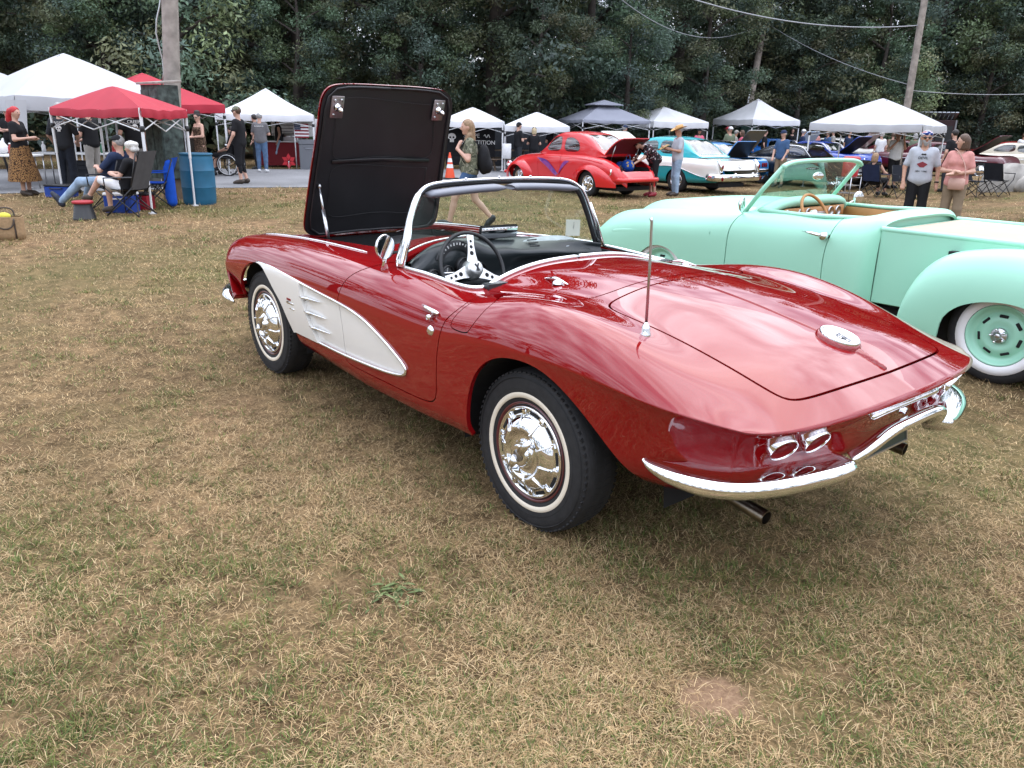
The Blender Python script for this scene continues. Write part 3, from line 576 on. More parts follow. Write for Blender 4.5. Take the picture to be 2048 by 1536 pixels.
ARCH_R = curve([(.345, .10), (.345, .30), (.325, .46), (.27, .59), (.16, .685), (.0, .722), (-.14, .705), (-.27, .635), (-.385, .535), (-.48, .43), (-.55, .33), (-.60, .10)], 60)
ARCH_F = curve([(2.95, .10), (2.945, .30), (2.925, .485), (2.863, .592), (2.781, .664), (2.68, .707), (2.571, .722), (2.46, .708), (2.37, .662), (2.29, .605), (2.194, .537), (2.133, .462), (2.073, .388), (2.03, .28), (2.01, .10)], 60)
COVE = np.concatenate([curve([(2.571, .727), (2.39, .730), (2.16, .718), (1.924, .703), (1.654, .687), (1.454, .677), (1.296, .663), (1.166, .640), (1.042, .603), (.924, .559), (.833, .516), (.795, .487), (.801, .463), (.871, .440), (.992, .425), (1.182, .414), (1.432, .403), (1.72, .399), (2.04, .394)], 90),
                       [(2.10, .38), (2.133, .40), (2.5, .60)]])
DOOR = curve([(1.10, 1.02), (1.20, .93), (1.342, .857), (1.416, .799), (1.451, .732), (1.462, .675), (1.442, .60), (1.43, .50), (1.43, .41), (1.41, .372), (1.34, .36), (.942, .362), (.63, .374), (.57, .405), (.548, .488), (.538, .61), (.522, .702), (.501, .775), (.457, .84), (.44, 1.02)], 110)
FUEL = curve([(.415, .872), (.452, .80), (.458, .762), (.44, .752), (.33, .757), (.318, .77), (.302, .804), (.28, .88)], 40)
FUEL = np.concatenate([FUEL, [(.30, .889), (.40, .880)]])
LID = curve([(-.035, 0), (-.04, .2), (-.055, .40), (-.085, .50), (-.15, .545), (-.40, .548), (-.70, .552), (-.85, .548), (-.905, .532), (-.932, .49), (-.958, .35), (-.972, .18), (-.978, 0)], 70)
LID = np.concatenate([LID, (LID*[1, -1])[::-1][1:-1]])
COVER = curve([(.02, 0), (.018, .25), (.022, .45), (.05, .56), (.11, .605), (.25, .625), (.42, .63), (.53, .63)], 50)
COVER = np.concatenate([COVER, [(.56, .60), (.605, .52), (.61, .2)]]); COVER = np.concatenate([COVER, (COVER*[1, -1])[::-1]])
COCK = curve([(.615, 0), (.612, .3), (.60, .50), (.575, .60), (.575, .645), (.62, .668), (.75, .677), (.95, .683), (1.12, .69), (1.19, .672), (1.30, .57), (1.40, .42), (1.47, .22), (1.49, 0)], 80)
COCK = np.concatenate([COCK, (COCK*[1, -1])[::-1][1:-1]])
HOODP = curve([(1.70, 0), (1.70, .30), (1.715, .42), (1.77, .468), (1.9, .48), (2.2, .495), (2.5, .51), (2.62, .505), (2.66, .46), (2.665, .2), (2.665, 0)], 60)
HOODP = np.concatenate([HOODP, (HOODP*[1, -1])[::-1][1:-1]])
def flat_d(P, poly, zmin=0.6):
    V = P[0]; d = sdpoly(V[:, 0], V[:, 1], poly); return np.where(V[:, 2] > zmin, d, np.abs(d)+.2)
def side_d(P, poly, sgn=0, ymin=0.35):
    V = P[0]; d = sdpoly(V[:, 0], V[:, 2], poly); ok = (np.abs(V[:, 1]) > ymin) if sgn == 0 else (V[:, 1]*sgn > ymin); return np.where(ok, d, np.abs(d)+.2)
def build_body():
    S = SKIN
    S = clip(S, flat_d(S, COCK)); S = clip(S, side_d(S, ARCH_R)); S = clip(S, side_d(S, ARCH_F)); S = clip(S, flat_d(S, HOODP))
    S = clip(S, side_d(S, [(2.90, .46), (3.05, .42), (3.7, .40), (3.7, 0), (2.90, 0)], 0, .3))
    lid = clip(S, flat_d(S, LID, .70), -.005, 'in'); S = clip(S, flat_d(S, LID, .70), .005)
    cov = clip(S, flat_d(S, COVER, .80), -.004, 'in'); S = clip(S, flat_d(S, COVER, .80), .004)
    parts = {'boot_lid': lid, 'roof_cover': cov}
    for nm, s in (('l', 1), ('r', -1)):
        fu = None
        if s > 0:
            fu = clip(S, side_d(S, FUEL, s, .6), -.0025, 'in'); S = clip(S, side_d(S, FUEL, s, .6), .0025)
            parts['fuel_flap'] = fu
        cv = clip(S, side_d(S, COVE, s), 0, 'in'); S = clip(S, side_d(S, COVE, s))
        for w, src in (('door_', S), ('cove_door_', cv)):
            parts[w+nm] = clip(src, side_d(src, DOOR, s), -.003, 'in')
        S = clip(S, side_d(S, DOOR, s), .003); parts['cove_'+nm] = clip(cv, side_d(cv, DOOR, s), .003)
    parts['body'] = S
    return parts
BP = build_body()
body = mesh('body', *flange(BP['body'], .02), RED, vette)
mesh('fuel_flap', *flange(BP['fuel_flap']), RED, vette)
lid = mesh('boot_lid', *flange(BP['boot_lid']), RED, vette)
cover = mesh('roof_cover', *flange(BP['roof_cover']), RED, vette)
def inset(P, dist=.014, soft=.045):
    """press the cove into the flank: full depth along its upper and rear edge"""
    V, F = P; V = V.copy(); N = vnormals(V, F); return (V-N*dist, F)
for nm, s in (('l', 1), ('r', -1)):
    d = mesh('door', *flange(BP['door_'+nm]), RED, vette)
    mesh('door_cove', *flange(inset(BP['cove_door_'+nm], .010)), WHITE_P, d)
    cv = mesh('side_cove', *flange(inset(BP['cove_'+nm], .010)), WHITE_P, vette)
    # step behind the front wheel: raised white blade ahead of the vents
    S2 = inset(BP['cove_'+nm], -.012); V = S2[0]; BL = np.array([(2.75, .76), (1.945, .76), (1.926, .703), (1.912, .655), (1.874, .586), (1.82, .499), (1.777, .450), (1.735, .395), (1.70, .30), (2.75, .30)])
    bl = clip(S2, sdpoly(V[:, 0], V[:, 2], BL), 0, 'in'); mesh('cove_blade', *flange(bl, .022), WHITE_P, cv)
    # bright moulding round the cove
    for k, (rng, par) in enumerate(((COVE[:92], cv),)):
        pts = [(x, s*(sidey(x, z)+.004), z) for x, z in rng[:90]]
        mesh('cove_moulding', *tube(pts, .0075, 8), CHROME, cv)
    for (x0, z0, x1, z1) in ((1.915, .628, 1.675, .637), (1.862, .555, 1.615, .559), (1.815, .478, 1.578, .483)):
        pts = [(x0+(x1-x0)*t, s*(sidey(x0+(x1-x0)*t, z0)-.004+.016*(1-t)*math.sqrt(max(0, 1-.6*t))), z0+(z1-z0)*t) for t in np.linspace(0, 1, 9)]
        mesh('vent_spear', *tube(pts, [.004, .010, .013, .0125, .011, .009, .007, .004, .0015], 8, flat=(1, .75)), CHROME, cv)
        pts2 = [(x0+.012, s*(sidey(x0, z0)-.006), z0-.012), (x0-.03, s*(sidey(x0, z0)-.012), z0-.012), (x0-.05, s*(sidey(x0, z0)-.016), z0-.01)]
        mesh('vent_slot', *tube(pts2, .009, 6), MATTE, cv)
    em = sidey(2.05, .56)+.012
    mesh('cove_badge', *join(move(box(0, 0, 0, .10, .006, .012, .003), (2.05, s*em, .565)), move(box(0, 0, 0, .06, .006, .008, .002), (2.03, s*em, .535))), CHROME, cv)
    mesh('badge_flash', *move(box(0, 0, 0, .055, .006, .012, .002), (2.065, s*em, .585)), REDLENS, cv)
    mesh('door_handle', *join(tube([(.70, s*(sidey(.70, .80)+.012), .80), (.66, s*(sidey(.66, .798)+.022), .799), (.60, s*(sidey(.60, .795)+.022), .793), (.565, s*(sidey(.565, .79)+.012), .787)], [.008, .012, .013, .009], 8, flat=(1, .7)),
          tube([(.605, s*(sidey(.6, .77)+.002), .768), (.605, s*(sidey(.6, .77)+.03), .768)], .011, 10)), CHROME, d)
    mesh('door_lock', *move(lathe([(.0001, .012), (.012, .012), (.019, .008), (.023, 0)], 16, 'Y') if s > 0 else rot(lathe([(.0001, .012), (.012, .012), (.019, .008), (.023, 0)], 16, 'Y'), 'Z', math.pi), (.594, s*sidey(.594, .71), .71)), CHROME, d)
    # fender top spear
    pts = [(x, s*.615, topz(x, .615)+.002) for x in np.linspace(3.05, 1.62, 16)]
    mesh('fender_spear', *tube(pts, [.002]+[.007]*14+[.002], 6), CHROME, vette)
    # wheel-arch liners
    for (cx, r, y0) in ((0.0, .47, .40), (2.55, .47, .40)):
        V = []; n = 20
        for t in np.linspace(0, math.pi, n):
            zz = .25+.50*math.sin(t); xx = cx-.06*(cx == 0)+(r+.02)*math.cos(t)
            V += [(xx, s*y0, zz), (xx, s*(sidey(xx, max(zz, .35))-.05 if zz < .73 else .80), min(zz, .735))]
        F = [(2*i, 2*i+1, 2*i+3, 2*i+2) for i in range(n-1)]+[tuple(range(0, 2*n, 2))]
        mesh('wheel_arch_liner', V, F, MATTE, vette, smooth=False)
# ---- underside and frame
mesh('floor_pan', *join(box(1.45, 0, .30, 3.1, 1.2, .05), box(-.5, 0, .42, .5, .8, .05), box(1.2, .45, .22, 2.2, .10, .08), box(1.2, -.45, .22, 2.2, .10, .08)), MATTE, vette, smooth=False)
# ---- trim on the boot lid
def lid_strip(x0, x1, w, h, y=0):
    xs = np.linspace(x0, x1, 24); V = []; 
    for x in xs:
        t = (x-x0)/(x1-x0); ww = w*(1-.85*t)
        for k in (-1, -.5, 0, .5, 1): V.append((x, y+k*ww, topz(x, y)+h*(1-k*k)-.001))
    return np.array(V), gridfaces(len(xs), 5)
mesh('centre_ridge', *lid_strip(-.93, -.05, .012, .006), RED, lid)
mesh('ridge_fin', *lid_strip(-.80, -.965, .032, .012), RED, lid)
def medallion():
    cx = -.775; z = topz(cx, 0)+.012; sl = math.atan2(topz(cx+.1, 0)-topz(cx-.1, 0), .2)
    R = lambda P: move(rot(P, 'Y', -sl), (cx, 0, z))
    sc = lambda P: (P[0]*np.array([.80, .68, .8]), P[1])
    mesh('medallion_base', *R(sc(lathe([(.112, -.03), (.106, -.006), (.098, .002), (.08, .004)], 40))), RED, lid)
    b = mesh('medallion', *R(sc(lathe([(.094, -.004), (.094, .010), (.088, .014), (.082, .010), (.078, .005), (.06, .006), (.0001, .007)], 40))), mat('medallion_face', (.82, .83, .84), .18, 1.0), lid)
    mesh('medallion_ring', *R(sc(lathe([(.096, 0), (.096, .012), (.0895, .0165), (.083, .012), (.082, .006)], 40))), CHROME, b)
    E = [box(.012, .0, .011, .004, .05, .003), box(.0, .012, .011, .03, .006, .003), box(.0, -.012, .011, .03, .006, .003), box(-.02, 0, .011, .012, .03, .003), rot(box(-.03, .02, .011, .05, .004, .003), 'Z', .5), rot(box(-.03, -.02, .011, .05, .004, .003), 'Z', -.5)]
    mesh('crossed_flags', *R(sc(join(*E))), mat('dark_enamel', (.16, .16, .18), .3, .5), b, smooth=False)
medallion()
for s in (1, -1):   # chrome pads on the roof cover
    x, y = .30, s*.42
    mesh('cover_catch', *join(tube([(x+.10, y-s*.012, topz(x+.10, y)+.006), (x+.02, y, topz(x, y)+.018), (x-.07, y+s*.012, topz(x-.07, y)+.006)], [.006, .013, .004], 8, flat=(1, .6)),
          move(lathe([(.026, 0), (.024, .01), (.014, .015), (.0001, .016)], 16), (x-.01, y+s*.012, topz(x, y)))), CHROME, cover)
# aerial
az = topz(-.392, .635)
aer = mesh('aerial_base', *move(lathe([(.020, -.004), (.020, .004), (.0165, .010), (.017, .022), (.012, .034), (.008, .040), (.006, .046)], 20), (-.392, .635, az)), CHROME, vette)
mesh('aerial_mast', *tube([(-.392, .635, az+.04), (-.388, .634, az+.25), (-.381, .632, az+.395), (-.380, .632, az+.397), (-.376, .631, az+.405)], [.0055, .005, .0045, .006, .006], 8), CHROME_DULL, aer)
# ---- tail lamps, bumpers, plate
for s in (1, -1):
    for (y, z) in ((.625, .622), (.485, .624)):
        j = NU+int(np.argmin(np.abs(LOWG[NU:, 0, 1]-y))); k = int(np.argmin(np.abs(LOWG[j, :, 2]-z))); c = LOWG[j, k]; du = LOWG[j+4, k]-LOWG[j-4, k]; dv = LOWG[j, k+3]-LOWG[j, k-3]; nn = np.cross(du, dv); nn /= np.linalg.norm(nn)
        if nn[0] > 0: nn = -nn
        nn = np.array([nn[0], nn[1]*s, nn[2]*.95]); nn /= np.linalg.norm(nn); cc = np.array([c[0], c[1]*s, c[2]])+nn*.013; MM = frame(tuple(cc), tuple(np.cross((0, 0, 1.), nn)), tuple(np.cross(nn, np.cross((0, 0, 1.), nn))))
        o = mesh('tail_lamp', *lathe([(.0001, -.003), (.015, -.002), (.018, -.009), (.036, -.010), (.0445, .003)], 32), REDLENS, vette); b = mesh('lamp_bezel', *lathe([(.0440, .001), (.0452, .006), (.0470, .0075), (.0490, .005), (.0495, -.016)], 36), CHROME, o); mesh('lamp_ring', *lathe([(.0160, -.008), (.0165, -.001), (.0178, -.001), (.0183, -.008)], 24), REDLENS, o); o.matrix_local = MM
def blade(path, prof, s):
    """sweep a bumper section (outward, up) along a plan path; scale tapers the ends"""
    P = curve([p[:3] for p in path], 48); q = np.asarray([p[:3] for p in path]); tt = np.concatenate([[0], np.cumsum(np.sqrt(np.linalg.norm(np.diff(q, axis=0), axis=1)))]); tq = np.linspace(0, tt[-1], 48)
    sc = np.stack([np.interp(tq, tt, [p[3] for p in path]), np.interp(tq, tt, [p[4] for p in path])], 1); V = []
    T = np.gradient(P[:, :2], axis=0); T /= np.linalg.norm(T, axis=1)[:, None]
    for i in range(48):
        nx, ny = -T[i][1], T[i][0]
        if s*ny < 0 and i < 10 or (i >= 10 and nx > 0): nx, ny = -nx, -ny
        for (o, u) in prof: V.append((P[i][0]+nx*o*sc[i][0], P[i][1]+ny*o*sc[i][0], P[i][2]+u*sc[i][1]))
    m = len(prof); F = gridfaces(48, m); F += [tuple(range(m))]+[tuple(47*m+i for i in range(m))][::-1]
    return np.array(V), F
BPROF = curve([(-.15, -.012), (-.09, .002), (-.04, .004), (.0, -.008), (.014, -.030), (.006, -.056), (-.03, -.076), (-.10, -.086)], 22)
for s in (1, -1):
    path = [(-.625, s*.875, .532, .15, .15), (-.66, s*.885, .533, .5, .45), (-.74, s*.885, .535, .85, .75), (-.845, s*.855, .537, 1.0, .95), (-.935, s*.782, .538, 1.05, 1), (-1.0, s*.665, .539, 1.05, 1), (-1.04, s*.54, .540, 1.0, 1), (-1.066, s*.43, .541, 1.0, .95), (-1.077, s*.352, .542, .85, .85)]
    V, F = blade([p for p in path], BPROF, s); 
    mesh('rear_bumper', V, F if s < 0 else [f[::-1] for f in F], CHROME, vette)
    fp = [(3.0, s*.865, .40, .2, .2), (3.10, s*.86, .405, .8, .8), (3.24, s*.81, .41, 1, 1), (3.36, s*.68, .415, 1, 1), (3.42, s*.45, .42, 1, 1)]
    P = curve([p[:3] for p in fp], 24)
    mesh('front_bumper', *tube(P, [.01+.045*min(1, i/5) for i in range(24)], 12, flat=(.75, 1.1)), CHROME, vette)
# centre bumper arching over the plate
cb = curve([(-1.035, .30, .525), (-1.06, .268, .555), (-1.082, .215, .594), (-1.09, .16, .612), (-1.092, 0, .618), (-1.09, -.16, .612), (-1.082, -.215, .594), (-1.06, -.268, .555), (-1.035, -.30, .525)], 44)
mesh('centre_bumper', *tube(cb, .026, 14, flat=(1.15, .8)), CHROME, vette)
lb = curve([(-1.045, .235, .66), (-1.055, .22, .668), (-1.06, .1, .672), (-1.06, -.1, .672), (-1.055, -.22, .668), (-1.045, -.235, .66)], 24)
lbar = mesh('plate_lamp_bar', *tube(lb, .013, 10), CHROME, vette)
mesh('boot_lock', *move(rot(lathe([(.0001, -.016), (.012, -.016), (.014, -.004), (.018, 0)], 14, 'X'), 'Z', 0), (-1.055, .03, .645)), CHROME, lbar)
plate = mesh('licence_plate', *move(rot(box(0, 0, 0, .004, .305, .15), 'Y', .18), (-1.0, 0, .548)), GREEN_PLATE, vette, smooth=False)
mesh('plate_rim', *move(rot(join(box(-.004, 0, .072, .004, .305, .006), box(-.004, 0, -.072, .004, .305, .006), box(-.004, .15, 0, .004, .006, .148), box(-.004, -.15, 0, .004, .006, .148)), 'Y', .18), (-1.0, 0, .548)), CHROME_DULL, plate, smooth=False)
text('plate_number', 'JZL  28', .085, PRINT, plate, frame((-1.008, -.0, .545), (0, -1, 0), (-.18, 0, 1)), .001)
for s in (1, -1):
    V, F = tube(curve([(-.35, s*.46, .33), (-.55, s*.475, .325), (-.72, s*.49, .315), (-.875, s*.502, .30)], 14), [.024]*11+[.025, .027, .028], 14, caps=False)
    e = mesh('exhaust_tip', *flange((V, F), .004), mat('exhaust_steel', (.22, .19, .15), .32, 1.0, var=.4, scale=12), vette)
    mesh('exhaust_bore', *move(lathe([(.0001, 0), (.027, 0)], 14, 'X'), (-.85, s*.50, .303)), MATTE, e)
# ---- wheels
def tyre_profile(R, w, rb):
    """(radius, y) from inner bead over the tread to the outer bead; +Y is outside"""
    return [(rb, -w*.42), (rb+.03, -w*.47), (R*.86, -w*.5), (R*.955, -w*.45), (R*.99, -w*.36), (R, -w*.2), (R, w*.2), (R*.99, w*.36), (R*.955, w*.45), (R*.86, w*.5), (R*.74, w*.505), (rb+.025, w*.47), (rb, w*.42), (rb-.01, w*.30)]
def grooves(R, w, n=72):
    Ps = []
    for k in range(n):
        a = 2*math.pi*k/n
        for yy, sk in ((.40, .25), (.13, -.2), (-.13, .2), (-.40, -.25)):
            b = box(0, yy*w, 0, .014, w*.17, .006); b = rot(b, 'Z', sk); b = move(b, (0, 0, R-(.0018 if abs(yy) < .3 else .0125))); Ps.append(rot(b, 'Y', a))
    return join(*Ps)
def vette_wheel(parent, loc, s, detail=True):
    w = thing('wheel', None, None); w.parent = parent; w.location = loc; w.rotation_euler = (0, 0, 0 if s > 0 else math.pi)
    ty = mesh('tyre', *lathe(tyre_profile(.335, .178, .192), 72, 'Y'), RUBBER, w)
    if detail:
        tag(mesh('tread', *grooves(.335, .178), RUBBER, ty, smooth=False), None, kind='stuff')
        for r in (.262, .305): mesh('sidewall_rib', *lathe([(r-.002, .0885), (r, .0915), (r+.002, .0885)], 72, 'Y'), RUBBER, ty)
    mesh('whitewall', *lathe([(.223, .0868), (.2245, .0905), (.243, .0912), (.2455, .0885)], 72, 'Y'), CREAM, ty)
    rim = mesh('rim', *lathe([(.206, .078), (.206, .083), (.199, .082), (.193, .072), (.185, .055), (.15, .05), (.0001, .05)], 56, 'Y'), mat('maroon_rim', (.09, .012, .016), .3, coat=.6), w)
    hc = mesh('hubcap', *lathe([(.190, .070), (.190, .082), (.185, .087), (.180, .086), (.176, .080), (.155, .082), (.150, .088), (.144, .100), (.112, .118), (.104, .120), (.098, .116), (.090, .104), (.070, .099), (.052, .102), (.047, .112), (.046, .132), (.040, .138), (.030, .136), (.0001, .138)], 64, 'Y'), CHROME, w)
    sl = []; rg = []
    for k in range(10):
        a = 2*math.pi*k/10+.15
        sl.append(rot(box(.166, .0815, 0, .014, .004, .052, .003), 'Y', a))
        rg.append(rot(move(rot(box(0, 0, 0, .060, .016, .007, .003), 'Z', -.50), (.130, .108, 0)), 'Y', a+math.pi/10)); rg.append(rot(box(.166, .086, 0, .026, .010, .022, .004), 'Y', a+math.pi/10))
    tag(mesh('hubcap_slots', *join(*sl), MATTE, hc, smooth=False), None, kind='stuff'); tag(mesh('hubcap_ribs', *join(*rg), CHROME, hc, smooth=True, sharp=40), None, kind='stuff')
    mesh('spinner', *join(*[rot(join(tube([(.02, .138, 0), (.06, .136, 0), (.098, .126, 0)], [.020, .017, .010], 10, flat=(.6, 1))), 'Y', a+.9) for a in (0, math.pi)]), CHROME, hc)
    mesh('hub_badge', *lathe([(.026, .137), (.024, .141), (.0001, .142)], 24, 'Y'), mat('hub_enamel', (.35, .35, .36), .25, .9), hc)
    return w
vette_wheel(vette, (0, .745, .328), 1); vette_wheel(vette, (0, -.745, .328), -1, False)
vette_wheel(vette, (2.591, .722, .328), 1); vette_wheel(vette, (2.591, -.722, .328), -1, False)

# ---- bonnet (hinged at its front edge), engine bay
def build_hood():
    HP = clip(SKIN, flat_d(SKIN, HOODP), -.004, 'in'); N = vnormals(*HP)
    ang = rad(69); hx, hz = 2.66, .865
    def R(P):
        V = P[0]-np.array([hx, 0, hz]); c, s = math.cos(ang), math.sin(ang)
        return np.stack([V[:, 0]*c-V[:, 2]*-s*-1*-1 if False else V[:, 0]*c+V[:, 2]*s, V[:, 1], -V[:, 0]*s+V[:, 2]*c], 1)+np.array([hx, 0, hz]), P[1]
    h = mesh('bonnet', *R(flange(HP, .010)), RED, vette)
    inner = (HP[0]-N*.026, [f[::-1] for f in HP[1]])
    mesh('bonnet_lining', *R(inner), BLACK_S, h)
    # raised inner frame: rails following the outline, with a recessed field and cross creases
    def rail(pts, r, fl): 
        P = curve([(x, y, topz(x, y)-.034) for x, y in pts], 40); return tube(P, r, 8, flat=fl)
    o = HOODP*np.array([.965, .93])+np.array([.075, 0])
    rr = [(x, y) for x, y in o[::3]]; rr.append(rr[0])
    mesh('lining_rim', *R(rail(rr, .008, (1, .7))), BLACK_S, h)
    for x0, x1, y0, y1 in ((1.80, 2.14, .35, .35), (2.22, 2.52, .35, .35)):
        q = [(x0, -y0), (x0-.012, 0), (x0, y0), ((x0+x1)/2, y0+.008), (x1, y1), (x1+.006, 0), (x1, -y1), ((x0+x1)/2, -y0-.008), (x0, -y0)]
        mesh('lining_crease', *R(rail(q, .0018, (1, .7))), BLACK_S, h)
    mesh('cross_brace', *R((lambda b: (b[0], b[1]))(prism([(-.36, 2.135), (.36, 2.135), (.42, 2.20), (-.42, 2.20)], .855, .872))) if False else R(join(*[tube([(2.17, -.36, topz(2.17, .36)-.034), (2.165, 0, topz(2.17, 0)-.036), (2.17, .36, topz(2.17, .36)-.034)], .013, 8, flat=(1, .30))])), BLACK_S, h)
    for s in (1, -1):
        cx, cy = 1.83, s*.365; z = topz(cx, cy)-.036
        pl = mesh('latch_plate', *R(move(box(0, 0, 0, .135, .085, .008, .012), (cx, cy, z))), mat('latch_plate_metal', (.30, .26, .26), .4, .8, var=.15), h)
        mesh('latch_pin', *R(move(rot(lathe([(.026, 0), (.026, .006), (.020, .010), (.020, .014), (.013, .016), (.013, .034), (.016, .036), (.016, .044), (.006, .062), (.0001, .064)], 18), 'X', math.pi), (cx, cy, z-.004))), CHROME, pl)
        for dx, dy in ((.045, .022), (-.045, -.022), (-.042, .02)):
            mesh('bolt', *R(move(rot(lathe([(.008, 0), (.008, .006), (.0001, .007)], 8), 'X', math.pi), (cx+dx, cy+dy, z-.004))), CHROME_DULL, pl)
    a = np.array([2.36, .47, .868]); b = R((np.array([[2.32, .44, topz(2.32, .44)-.04]]), []))[0][0]
    st = mesh('bonnet_stay', *join(tube([a, a*.45+b*.55], .011, 8, flat=(1, .6)), tube([a*.5+b*.5, b], .007, 8), move(ell((0, 0, 0), (.018, .01, .018)), tuple(b))), CHROME_DULL, vette)
build_hood()
def engine():
    e = mesh('engine', *join(box(2.05, 0, .60, .60, .36, .30, .03), box(2.1, .24, .72, .50, .12, .10, .03), box(2.1, -.24, .72, .50, .12, .10, .03), move(lathe([(.0001, .10), (.15, .10), (.165, .08), (.165, .02), (.15, 0)], 24), (2.1, 0, .77))), mat('engine_paint', (.05, .05, .052), .4, .4), vette)
    mesh('engine_bay', *join(box(2.18, .52, .60, .98, .03, .45), box(2.18, -.52, .60, .98, .03, .45), box(1.68, 0, .60, .03, 1.05, .52), box(2.68, 0, .60, .03, 1.05, .45), box(2.2, 0, .38, 1.0, 1.05, .02)), MATTE, vette, smooth=False)
    mesh('shop_rag', *ell((1.80, -.12, .875), (.05, .10, .03)), mat('pink_cloth', (.55, .07, .25), .8, bump=.4, bscale=30), vette)
engine()

# ---- windscreen
WS = curve([(1.154, .692, .885), (1.163, .662, .97), (1.175, .634, 1.055), (1.188, .60, 1.14), (1.199, .562, 1.21), (1.212, .525, 1.243), (1.228, .47, 1.265), (1.248, .326, 1.277), (1.255, .16, 1.281), (1.257, 0, 1.282)], 40)
WS = np.concatenate([WS, (WS*[1, -1, 1])[::-1][1:]])
WB = curve([(1.165, .70, .888), (1.21, .675, .90), (1.30, .585, .915), (1.40, .43, .935), (1.47, .23, .95), (1.49, 0, .956)], 40); WB = np.concatenate([WB, (WB*[1, -1, 1])[::-1][1:]])
wf = mesh('windscreen_frame', *tube(WS, [.021-.006*(abs(i-39)/39 < .55) for i in range(len(WS))], 12, flat=(.62, 1.15)), CHROME, vette)
mesh('frame_seal', *tube(WS*[1, .985, .988]+np.array([.012, 0, 0]), .013, 8), BLACK, wf)
mesh('windscreen_base', *tube(WB, .006, 8), CHROME, wf)
GL = np.array([[a*(1-t)+b*t+np.array([.035*math.sin(math.pi*t), 0, 0]) for t in np.linspace(0, 1, 10)] for a, b in zip(WS[2:-2], WB[2:-2])])
mesh('windscreen_glass', GL.reshape(-1, 3), gridfaces(len(GL), 10), glass('clear_glass', (.80, .91, .84), .03), wf)
for s in (1, -1):  # sun visors folded under the header
    V = []
    for i, y in enumerate(np.linspace(.03, .50, 14)):
        e = .024 if 0 < i < 13 else .008; hw = .034*(1 if 0 < i < 13 else .6)
        for k in np.linspace(0, 2*math.pi, 10, endpoint=False): V.append((1.20+.05*math.cos(k), s*y, 1.243-.010*(y/.5)**2*2.2+.02*math.sin(k)*hw/.034))
    F = [(10*i+j, 10*i+(j+1) % 10, 10*(i+1)+(j+1) % 10, 10*(i+1)+j) for i in range(13) for j in range(10)]+[tuple(range(10)), tuple(range(130, 140))]
    mesh('sun_visor', V, F, mat('visor_grey', (.17, .18, .21), .5), wf)
for y in (-.42, -.2, .02, .24, .44): mesh('frame_stud', *ell((1.228, y, 1.295-.03*(abs(y)/.5)**3), (.009, .009, .006), 8, 6), CHROME_DULL, wf)
st = mesh('inspection_sticker', *move(box(0, 0, 0, .003, .085, .095), (1.262, -.572, .985), rz=-.62), mat('sticker_white', (.72, .74, .62), .6), wf, smooth=False)
text('sticker_number', '7', .05, BLACK, st, frame((1.256, -.574, .998), (.58, -.81, 0), (0, 0, 1)), .0005)
# door-top and cockpit mouldings
def rim_pts(poly, dz, n0, n1): return [(x, y, topz(x, y)+dz) for x, y in poly[n0:n1]]
i0 = int(np.argmin((COCK[:80, 0]-1.13)**2+(COCK[:80, 1]-.69)**2))
pts = [(x, y, topz(x, y)+.006) for x, y in (COCK*1.0)[:i0]]
for s in (1, -1): mesh('cockpit_moulding', *tube([(x, s*y, z) for x, y, z in pts], .011, 8), CHROME, vette)
# quarter glass remnant / vent post beside the pillar
for s in (1, -1):
    a = WS[0]*[1, s, 1]; b = WS[30]*[1, s, 1]
    mesh('vent_post', *tube([a+[-.03, 0, .01], (1.135, s*.645, 1.03), (1.165, s*.612, 1.14)], [.009, .008, .005], 8), CHROME, wf)
# door mirror
mm = mesh('door_mirror', *join(tube([(1.215, .745, topz(1.215, .745)-.004), (1.21, .748, .905), (1.195, .752, .945)], [.020, .010, .009], 10)), CHROME, vette)
hd = rad(163)
mesh('mirror_head', *move(lathe([(.0001, -.030), (.03, -.027), (.055, -.012), (.062, .004), (.060, .010)], 28, 'X'), (1.19, .755, .985), rz=hd-math.pi-.0), CHROME, mm) if False else mesh('mirror_head', *move(lathe([(.0001, .034), (.03, .030), (.055, .014), (.063, -.002), (.060, -.008)], 28, 'X'), (1.19, .755, .985), rz=.25), CHROME, mm)
mesh('mirror_glass', *move(rot(lathe([(.0001, -.009), (.056, -.0095)], 28, 'X'), 'Y', -.10), (1.19, .755, .985), rz=.25), mat('mirror_silver', (.80, .82, .84), .01, 1.0), mm)
